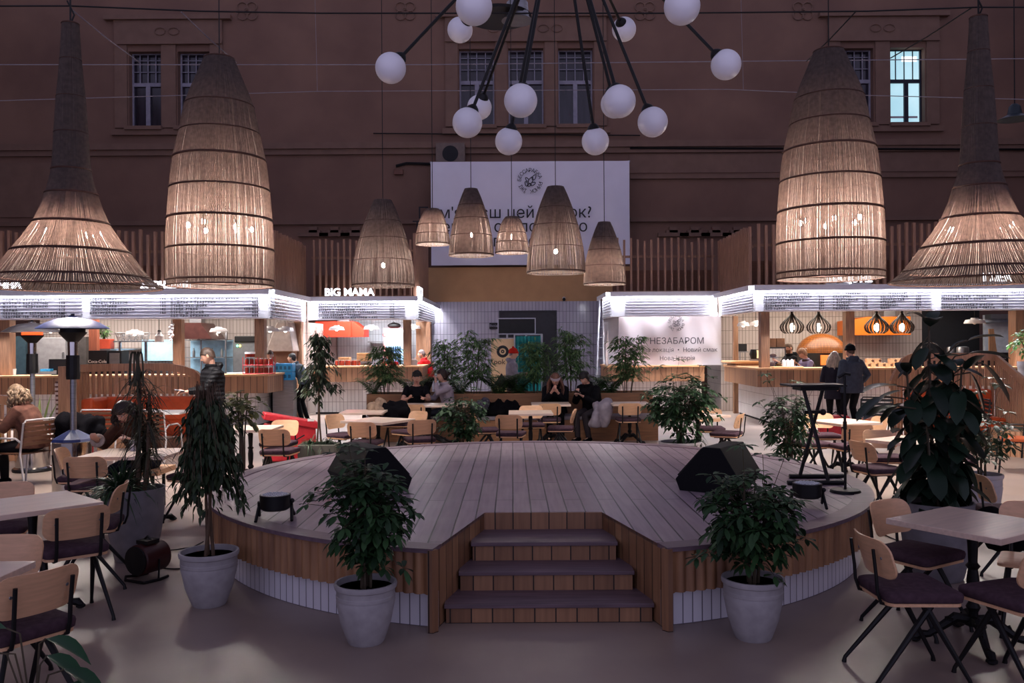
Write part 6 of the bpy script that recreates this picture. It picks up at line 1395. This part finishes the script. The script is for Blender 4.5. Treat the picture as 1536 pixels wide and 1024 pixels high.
def head_geo(hc, M3, brow_i=4):
    """head sculpted from a sphere; local +Y is the face"""
    def f(out):
        n, m = 32, 24; vs = []; T = Matrix.Translation(hc) @ M3.to_4x4()
        g = lambda x, z, cx, cz, sx, sz: math.exp(-((x-cx)/sx)**2-((z-cz)/sz)**2)
        rings = []
        for i in range(m+1):
            la = -pi/2+pi*i/m; rr = []
            for k in range(n):
                lo = 2*pi*k/n; q = max(cos(la), .03); x = .076*q*cos(lo); y = .095*q*sin(lo); z = .118*sin(la)
                if z < 0: t = -z/.118; x *= 1-.32*t*t; y = y*(1-.12*t)+(.012*t if y > 0 else .035*t)   # jaw
                if y > 0:
                    y += .020*g(x, z, 0, -.022, .014, .02)+.010*g(x, z, 0, -.004, .010, .03)   # nose
                    y += .006*g(x, z, 0, -.066, .022, .010)+.008*g(x, z, 0, -.098, .022, .016)  # lips, chin
                    y -= .010*(g(x, z, .030, .006, .017, .014)+g(x, z, -.030, .006, .017, .014))  # sockets
                    y += .005*(g(x, z, .03, .03, .03, .009)+g(x, z, -.03, .03, .03, .009))
                    y -= .004*g(x, z, 0, -.05, .02, .006)
                rr.append(V((x, y, z)))
            rings.append(rr)
        out.loft(rings, 0, True, True, T)
        for s_ in (-1, 1):
            out.ell((s_*.030, .079, .006), (.0125, .011, .008), 10, 8, 1, T); out.ell((s_*.030, .087, .006), (.006, .005, .006), 8, 6, 2, T)
            out.tube([V((s_*.046, .078, .028)), V((s_*.03, .09, .034)), V((s_*.014, .093, .03))], .0035, 5, 4, True, T)
            out.loft([ring(V((s_*.078, -.008, -.008))+V((s_*.012, -.006, 0))*w, V((0, 1, 0)), V((0, 0, 1)), .018*k, .030*k, 10) for w, k in ((0, .8), (.7, 1), (1, .85))], 0, True, True, T)
        out.tube([V((-.022, .092, -.062)), V((-.008, .099, -.059)), V((.008, .099, -.059)), V((.022, .092, -.062))], .0045, 5, 3, True, T)
        out.tube([V((-.02, .091, -.068)), V((0, .098, -.071)), V((.02, .091, -.068))], .005, 5, 3, True, T)
    return f
def hand(mb, w, fw, side, curl=.5, s=1.0):
    """w wrist, fw forward direction of hand, side = thumb direction"""
    fw = fw.normalized(); side = (side-fw*side.dot(fw)).normalized(); nn = fw.cross(side).normalized()
    mb.loft([[w+fw*u+side*a*cos(q)*1+nn*b*sin(q) for q in [2*pi*k/10 for k in range(10)]] for u, a, b in ((-.02, .026, .02), (.02, .034, .017), (.06, .042, .015), (.088, .04, .012))])
    for i, (o, l) in enumerate(((.030, .068), (.010, .078), (-.011, .072), (-.031, .056))):
        p = w+fw*.082+side*o; pts = [p-fw*.01]; d = fw.copy(); ax = side
        for j, q in enumerate((.42, .33, .25)):
            d = (Matrix.Rotation(-curl*(.6+.25*j+.08*i), 3, ax) @ d); p = p+d*l*q; pts.append(p)
        mb.tube(pts, [.0098, .0092, .0085, .0075], 7)
    p = w+fw*.025+side*.03; d = (fw*.75+side*.65+nn*-.2).normalized(); p2 = p+d*.038; d2 = (fw*.95+side*.15-nn*curl*.4).normalized(); mb.tube([p-d*.01, p2, p2+d2*.026, p2+d2*.046], [.013, .011, .010, .008], 7)
def person(label, loc, yaw, sit=False, lean=0., side=0., hp=0., hy=0., wr=None, wl=None, feet=None, top=None, bottom=None, shoes=None, hair=None, hstyle='short', hat=None, coat=.0, puff=1.0, collar=True, s=1.0, vox=.011, seat=.46, curl=.5, extra=None, legs=True, hips=None, sleeve=1.0, hood=None, beard=None):
    t = thing('person', label, 'person', loc, R(yaw)); t.scale = (s, s, s)
    pel = V((0, 0, seat+.11 if sit else .93)) if hips is None else V(hips)
    if sit: pel.y -= .05
    sp = V((sin(side), sin(lean), cos(lean))).normalized(); xr = V((1, 0, 0)); xr = (xr-sp*xr.dot(sp)).normalized(); fwd = sp.cross(xr)*1.0
    if fwd.y < 0: fwd = -fwd
    waist = pel+V((0, 0, .12))*.5+sp*.08; chest = pel+sp*.34; nb = pel+sp*.50; 
    sp2 = V((0, sin(lean+hp*.5), cos(lean+hp*.5))); hc = nb+sp2*.175+V((0, .02, 0))
    M3 = Matrix.Rotation(hy, 3, 'Z') @ Matrix.Rotation(-(hp), 3, 'X')
    SH_ = [chest+sp*.105+xr*(k*.175) for k in (1, -1)]
    HP = [pel+V((k*.095, 0, -.03)) for k in (1, -1)]
    if wr is None: wr = SH_[0]+V((.06, .08, -.5))
    if wl is None: wl = SH_[1]+V((-.06, .08, -.5))
    wr, wl = V(wr), V(wl); arms = []
    for k, (sh, w) in enumerate(zip(SH_, (wr, wl))):
        sg = 1 if k == 0 else -1; el, w2 = ik(sh, w, .29, .26, V((sg*.55, -.45, -.75))); arms.append((sh, el, w2))
    if feet is None: feet = [(.11, 0, .07), (-.11, 0.04, .07)] if not sit else [(.12, .38, .07), (-.12, .42, .07)]
    lg = []
    for h, f in zip(HP, feet): kn, an = ik(h, V(f), .44, .43, V((0, 1, .25))); lg.append((h, kn, an))
    b = MB()
    X, Y_ = xr, fwd
    b.loft([ring(pel-V((0, 0, .08)), V((1, 0, 0)), V((0, 1, 0)), .14, .105), ring(pel, X, Y_, .165, .115), ring(waist, X, Y_, .14, .10), ring(chest, X, Y_, .165, .115), ring(chest+sp*.10, X, Y_, .17, .10), ring(nb-sp*.01, X, Y_, .10, .07), ring(nb+sp*.02, X, Y_, .055, .055)])
    b.tube([nb-sp*.06, nb+sp*.02, hc-M3 @ V((0, .02, .05))], [.06, .052, .05], 12)
    for sh, el, w in arms:
        b.tube([sh-(sh-nb)*.15, sh, sh.lerp(el, .5), el, el.lerp(w, .35), w], [.05, .055, .046, .038, .038, .025], 10)
    for k, (sh, el, w) in enumerate(arms):
        fd = (w-el).normalized(); inw = V((-1 if k == 0 else 1, 0, .35)); hand(b, w+fd*.02, fd, inw, curl)
    if legs:
        for h, kn, an in lg:
            b.tube([h, h.lerp(kn, .5), kn, kn.lerp(an, .4), an], [.085, .07, .052, .048, .035], 10)
            b.tube([an+V((0, -.04, -.03)), an+V((0, .04, -.03)), an+V((0, .14, -.04))], [.035, .038, .028], 8)
    hf = head_geo(hc, M3)
    hf.brow = None
    bm = hair or hairm('dark', '#2a1d17'); 
    def ex(out): hf(out)
    ex.brow = bm
    remesh(b, 'body', SKIN, t, vox, ex)
    # ---- top
    if top:
        c = MB(); P_ = puff
        c0 = pel-V((0, 0, .02)) if not coat else pel-V((0, 0, coat))
        hem = coat if coat else .0
        rg = [ring(pel+V((0, 0, -hem-.03 if hem else -.03)), V((1, 0, 0)), V((0, 1, 0)), (.185+hem*.06)*P_, (.135+hem*.05)*P_)]
        if hem and sit: rg = [ring(pel+V((0, .02, -.07)), V((1, 0, 0)), V((0, 1, 0)), .2*P_, .17*P_)]
        rg += [ring(pel+sp*.05, X, Y_, .178*P_, .128*P_), ring(waist+sp*.04, X, Y_, .165*P_, .12*P_), ring(chest, X, Y_, .185*P_, .132*P_), ring(chest+sp*.10, X, Y_, .185*P_, .115*P_), ring(nb-sp*.015, X, Y_, .115, .085), ring(nb+sp*(.035 if collar else .005), X, Y_, .078, .075)]
        c.loft(rg)
        for sh, el, w in arms:
            e2 = el.lerp(w, .9*sleeve) if sleeve >= .5 else None; k_ = P_
            if e2 is not None: c.tube([sh-(sh-nb)*.2, sh, sh.lerp(el, .5), el, el.lerp(w, .45), e2], [.06*k_, .068*k_, .062*k_, .055*k_, .05*k_, .038*k_], 12)
            else: c.tube([sh-(sh-nb)*.2, sh, sh.lerp(el, .6)], [.06, .066, .062], 12)
        if collar and P_ > 1.05: c.tube([nb+sp*.03+ (X*cos(q)*.075+Y_*sin(q)*.075) for q in [2*pi*k/14 for k in range(14)]], .028, 8, loop=True)
        if hood: c.loft([ring(nb-Y_*.06-sp*.02, X, Y_, .11, .07), ring(nb-Y_*.085+sp*.03, X, Y_, .12, .07), ring(nb-Y_*.09+sp*.08, X, Y_, .09, .045)])
        remesh(c, 'coat' if coat or P_ > 1.05 else 'top', top, t, vox*1.1)
    if bottom and legs:
        c = MB(); c.loft([ring(pel-V((0, 0, .10)), V((1, 0, 0)), V((0, 1, 0)), .145, .11), ring(pel, V((1, 0, 0)), V((0, 1, 0)), .175, .125), ring(pel+sp*.1, X, Y_, .155, .115)])
        for h, kn, an in lg: c.tube([h+V((0, 0, .02)), h, h.lerp(kn, .5), kn, kn.lerp(an, .5), an+V((0, 0, .0))], [.08, .098, .086, .068, .062, .052], 12)
        remesh(c, 'trousers', bottom, t, vox*1.2)
        for h, kn, an in lg:
            q = V((an.x, an.y, an.z)); m = MB(); m.loft([ring(q+V((0, u, -.035+dz)), V((1, 0, 0)), V((0, 0, 1)), a, bb, 12) for u, a, bb, dz in ((-.075, .028, .03, 0), (-.05, .042, .042, .006), (.02, .046, .042, .004), (.09, .05, .032, -.004), (.15, .045, .024, -.01), (.178, .02, .014, -.014))]); m.loft([ring(q+V((0, 0, z)), V((1, 0, 0)), V((0, 1, 0)), .045, .05, 12) for z in (-.02, .06)])
            m.build('shoe', shoes or BLKC, t, 80)
    # ---- hair
    T = Matrix.Translation(hc) @ M3.to_4x4(); hm = hair or bm
    if hstyle != 'none':
        m = MB(); n, k_ = 30, 16; th = {'short': .010, 'tousled': .022}.get(hstyle, .018); rings = []
        for i in range(k_+1):
            u = i/k_; rr = []
            for k in range(n):
                lo = 2*pi*k/n; f_ = sin(lo)   # +1 at face
                lim = (.30 if f_ > .5 else (.30-.55*(.5-f_)/1.5*1.6)) if hstyle in ('short', 'tousled') else (.30 if f_ > .55 else .30-1.0*min(1, (.55-f_)/.6))
                la = pi/2-(pi/2-lim)*u*1.0; q = cos(la); x = (.076+th)*q*cos(lo); y = (.095+th)*q*sin(lo); z = (.118+th)*sin(la)
                nz_ = noise.noise(V((x*30, y*30, z*30)))*(.006 if hstyle != 'tousled' else .022); rr.append(V((x*(1+nz_*8), y*(1+nz_*8), z+nz_+.002)))
            rings.append(rr)
        inner = [[p*.93 for p in r] for r in reversed(rings)]
        m.loft(rings[::1]+inner, 0, False, True, T)
        if hstyle in ('long', 'bob', 'curly'):
            Lh = {'long': .40, 'bob': .2, 'curly': .17}[hstyle]; rnd = random.Random(len(label))
            down = V((0, 0, -1)); N = 46 if hstyle != 'curly' else 70
            for k in range(N):
                a = pi*1.0+pi*(k+.5)/N if hstyle != 'curly' else rnd.uniform(pi*.9, pi*2.1); base = T @ V((.083*cos(a), .10*sin(a)*1.0, rnd.uniform(-.02, .06)))
                out_ = (T.to_3x3() @ V((cos(a), sin(a), 0))); l = Lh*rnd.uniform(.8, 1.1); amp = .022 if hstyle == 'curly' else .008
                pts = [base]
                for j in range(1, 6): u = j/5; pts.append(base+down*l*u+out_*(.05*sin(u*pi)+(.02 if hstyle == 'curly' else .045)*u)+V((amp*sin(u*9+k), amp*cos(u*8+k*2), 0)))
                m.tube(pts, [.017, .018, .017, .015, .012, .005], 5)
        if hstyle == 'bun': m.ell((0, -.12, .03), (.04, .04, .04), 10, 8, 0, T)
        m.build('hair', hm, t, 80)
    if beard:
        m = MB(); m.loft([[V((.07*cos(a)*k, .093*sin(a)*k, z)) for a in [pi*.02+pi*.96*j/16 for j in range(17)]] for z, k in ((-.03, 1.0), (-.06, .98), (-.09, .86), (-.118, .6))], 0, False, False, T); m.build('beard', beard, t, 80)
    if hat:
        m = MB(); cfg, hm_ = hat; rings = []
        for z, k in ((.012, 1.13), (.03, 1.17), (.05, 1.15), (.052, 1.11), (.09, 1.02), (.12, .75), (.142, .35), (.146, .03)): rings.append([V((.084*k*cos(2*pi*j/24), .103*k*sin(2*pi*j/24)-.006+(z-.03)*-.25, z+.012*sin(2*pi*j/24))) for j in range(24)])
        if cfg == 'band': rings = rings[:3]+[[p*.99+V((0, 0, .012)) for p in rings[2]]]; 
        m.loft(rings, 0, cfg != 'band', True, T)
        if cfg == 'pom': m.ell((0, -.03, .15), (.03, .03, .03), 12, 8, 0, T)
        m.build('hat' if cfg != 'band' else 'headband', hm_, t, 80)
    if extra: extra(t, hc, M3, arms, nb)
    return t
def phone(label, t, p, rz=0, tilt=.6, col=None):
    wp = Matrix.Translation(t.location) @ Matrix.Rotation(t.rotation_euler.z, 4, 'Z') @ Matrix.Diagonal((*t.scale, 1)) @ V(p)
    o = thing('phone', label, 'phone', wp, t.rotation_euler.z+rz); M = Matrix.Rotation(tilt, 4, 'X'); MB().cbox((0, 0, 0), (.075, .15, .009), M=M).build('phone_body', DEVICE, o, bevel=.002); MB().cbox((0, 0, .0055), (.066, .135, .002), M=M).build('phone_screen', col or emit('phone_glow', (.8, .85, 1), .35), o); return o
K = cloth
# the man in the black puffer
q = P(320, 600, 13.0)
t1 = person('man in a black puffer jacket standing and looking at his phone before the left stall', (q.x, 13.0, 0), 132, lean=.03, hp=.42, hy=-.62, wl=(.0, .38, 1.10), wr=(.3, .1, .86), top=K('black_puffer', '#17171a', .1, 5.2), bottom=K('black_trousers', '#131316'), hair=hairm('dark_crop', '#33231a'), puff=1.26, hood=True, s=1.055, vox=.009)
phone('phone held flat by the man in the black puffer jacket', t1, (.02, .48, 1.12), -.3, .15)
# woman in fur coat
q = P(42, 640, 11.4)
person('curly fair-haired woman in a brown fur coat seated at the far left', (q.x, 11.45, 0), 96, sit=True, lean=.28, hp=.15, wr=(.16, .42, .84), wl=(-.1, .46, .84), top=K('brown_fur', '#5a3c33', .35), bottom=K('dark_skirt', '#1b191c'), hair=hairm('ash_blond', '#7c654f'), hstyle='curly', coat=.12, puff=1.28)
# bent person at the pale table
def cuffs(t, hc, M3, arms, nb):
    for sh, el, w in arms:
        d = (w-el).normalized(); a = d.orthogonal().normalized(); b = d.cross(a); c = el.lerp(w, .86); MB().tube([c+a*.05*cos(2*pi*k/16)+b*.05*sin(2*pi*k/16) for k in range(16)], .026, 8, loop=True).build('fluffy_cuff', K('cream_fleece', '#a89a8e', .3), t, True)
person('person in a brown jacket with fleecy cuffs bent over the pale table on the left', (-4.2, 9.72, 0), 168, sit=True, lean=.5, hp=.65, hy=-.1, wr=(.16, .58, .84), wl=(-.24, .52, .84), top=K('brown_suede', '#4c3023', .25), bottom=K('dark_jeans', '#1d1f2a'), hair=hairm('dark_brown', '#2b1c16'), hstyle='bob', puff=1.2, extra=cuffs)
ss = MB().box(-4.45, -3.95, 9.5, 10.0, .40, .46).build('stool_seat', CHAIRPLY); 
t = thing('stool', 'stool hidden under the person in a brown jacket', 'stool', (0, 0, 0)); ss.parent = t; MB().tube([(-4.35, 9.6, 0), (-4.35, 9.6, .4)], .02, 6).tube([(-4.05, 9.6, 0), (-4.05, 9.6, .4)], .02, 6).tube([(-4.35, 9.9, 0), (-4.35, 9.9, .4)], .02, 6).tube([(-4.05, 9.9, 0), (-4.05, 9.9, .4)], .02, 6).build('frame', BLK, t)
# planter bench people
person('young man with dark tousled hair in a black T-shirt smiling at the bench table', (-1.86, 16.5, 0), 192, sit=True, lean=.28, hp=.2, hy=-.12, wr=(.2, .45, .83), wl=(-.12, .5, .83), top=K('black_tee', '#151418'), bottom=K('dark_jeans', '#1d1f2a'), hair=hairm('near_black', '#1a1310'), hstyle='tousled', collar=False, sleeve=.3)
person('girl with dark hair in a white sweater resting her cheek on her hand', (-1.28, 16.5, 0), 112, sit=True, lean=.15, hp=.05, hy=.05, wr=(.2, .4, .84), wl=(-.12, .24, 1.12), top=K('white_knit', '#a79ba3', .1), bottom=K('dark_jeans', '#1d1f2a'), hair=hairm('dark_brown', '#2b1c16'), hstyle='bun', puff=1.06)
person('woman in a black coat and pale headband hunched over her phone at the bench', (.84, 16.5, 0), 176, sit=True, lean=.42, hp=.5, wr=(.07, .42, .93), wl=(-.05, .42, .92), top=K('black_coat', '#131216'), bottom=K('black_trousers', '#131316'), hair=hairm('auburn', '#6e4a3a'), hstyle='long', hat=('band', K('pale_knit', '#b5aab0')), coat=.1, puff=1.18)
tw = person('dark-haired woman in a black fluffy coat seated sideways looking at a phone', (1.52, 16.35, 0), 140, sit=True, lean=.35, hp=.5, hy=.05, wr=(.08, .38, .88), wl=(-.08, .42, .86), feet=[(.06, .38, .07), (-.14, .3, .07)], top=K('black_fluff', '#121114', .4), bottom=K('grey_trousers', '#3a3438'), hair=hairm('near_black', '#1a1310'), hstyle='bun', puff=1.25)
phone('phone in the hands of the woman seated sideways', tw, (-.01, .47, .93), 0, .5)
heap('white_carrier_bag', 'translucent white carrier bag hanging beside the knees of the seated woman', (1.62, 15.78, .5), (.16, .12, .26), mat('white_bag', '#a69ca6', .5, bump=.4, nscale=10, transl=.3), 31, 'bag')
# red hat walker
q = P(767, 560, 20.2)
person('person in a red knitted hat and lilac-grey jacket walking right before the photo booth', (q.x, 20.3, 0), -88, lean=.04, hp=.12, wr=(.12, .34, 1.14), wl=(-.14, .3, 1.1), feet=[(.1, .22, .07), (-.1, -.28, .1)], top=K('lilac_grey', '#8b8490', .1), bottom=K('grey_trousers', '#4a464c'), hair=hairm('grey', '#7a6a6a'), hat=('pom', K('red_knit', '#c22a1e', .15)), puff=1.15, hood=True)
# burger stall
q = P(588, 535, 23.4); person('burger stall worker in red standing by the drinks fridge', (q.x, 23.4, 0), 160, lean=.18, hp=.3, wr=(.15, .36, 1.28), wl=(-.2, .36, 1.28), top=K('red_uniform', '#c22026'), bottom=K('black_trousers', '#131316'), hair=hairm('near_black', '#1a1310'), hat=('cap', K('black_cap', '#1a181a')), s=.97)
q = P(642, 535, 23.9); person('customer in a red jacket leaning on the right end of the burger counter', (q.x+.05, 23.9, 0), 78, lean=.34, hp=-.05, hy=.1, wr=(.14, .42, 1.34), wl=(-.1, .44, 1.34), top=K('red_jacket', '#b81c20'), bottom=K('black_trousers', '#131316'), hair=hairm('grey', '#7a6a6a'), puff=1.12, s=1.0, beard=K('grey_beard', '#8a7e7a'))
q = P(403, 525, 20.3); person('stall worker in a white uniform behind the jar rack of the left stall', (q.x, 20.4, 0), 190, hp=.15, top=K('white_uniform', '#c9c2c0'), bottom=K('black_trousers', '#131316'), hair=hairm('brown', '#4a3426'), s=1.0)
q = P(462, 545, 20.9); person('customer in a dark grey jacket leaning on the left counter behind the slim fig tree', (q.x, 20.6, 0), 80, lean=.5, hp=-.1, wr=(.12, .42, 1.24), wl=(-.12, .44, 1.24), top=K('dark_grey_jacket', '#39404a'), bottom=K('black_trousers', '#131316'), hair=hairm('near_black', '#1a1310'), puff=1.15)
# right stall
q = P(1187, 530, 20.6); person('bearded man in a black hoodie working behind the right counter', (q.x, 20.6, 0), 100, lean=.05, hp=.15, wr=(.12, .34, 1.3), wl=(-.12, .36, 1.28), top=K('black_hoodie', '#151519'), bottom=K('black_trousers', '#131316'), hair=hairm('brown', '#4a3426'), hood=True, puff=1.12, s=1.06, beard=hairm('stubble', '#6a4a3c'))
q = P(1217, 535, 20.1); person('woman in a dark vest and lilac shirt looking down behind the right counter', (q.x, 20.2, 0), 105, lean=.2, hp=.55, wr=(.1, .36, 1.3), wl=(-.1, .36, 1.3), top=K('lilac_shirt', '#8f86a8'), bottom=K('black_trousers', '#131316'), hair=hairm('light_brown', '#8a6650'), hstyle='bun', s=1.0, extra=lambda t, hc, M3, arms, nb: remesh(MB().loft([ring(V((0, -.0, .93)), V((1, 0, 0)), V((0, 1, 0)), .2, .145), ring(nb-V((0, .1, .3)), V((1, 0, 0)), V((0, 1, 0)), .2, .145), ring(nb-V((0, .05, .09)), V((1, 0, 0)), V((0, 1, 0)), .18, .13), ring(nb+V((0, 0, .02)), V((1, 0, 0)), V((0, 1, 0)), .09, .09)]), 'vest', K('brown_vest', '#4a3a34'), t, .013))
q = P(1254, 560, 17.5); person('long-haired blonde woman in dark clothes at the right counter, seen from behind', (q.x, 17.6, 0), -25, lean=.06, hp=.2, hy=-.3, wl=(-.1, .25, 1.1), top=K('dark_coat', '#23212a'), bottom=K('black_trousers', '#131316'), hair=hairm('blonde', '#a8927c'), hstyle='long', coat=.2, puff=1.1, s=.95)
q = P(1281, 560, 17.3); person('man in a black beanie and grey hooded jacket at the right counter', (q.x, 17.4, 0), 14, lean=.05, hp=.12, wr=(.26, .12, .95), top=K('slate_jacket', '#3c414c', .15), bottom=K('black_trousers', '#131316'), hair=hairm('brown', '#4a3426'), hat=('cap', K('black_knit', '#101012')), puff=1.3, coat=.12, hood=True, s=1.03)
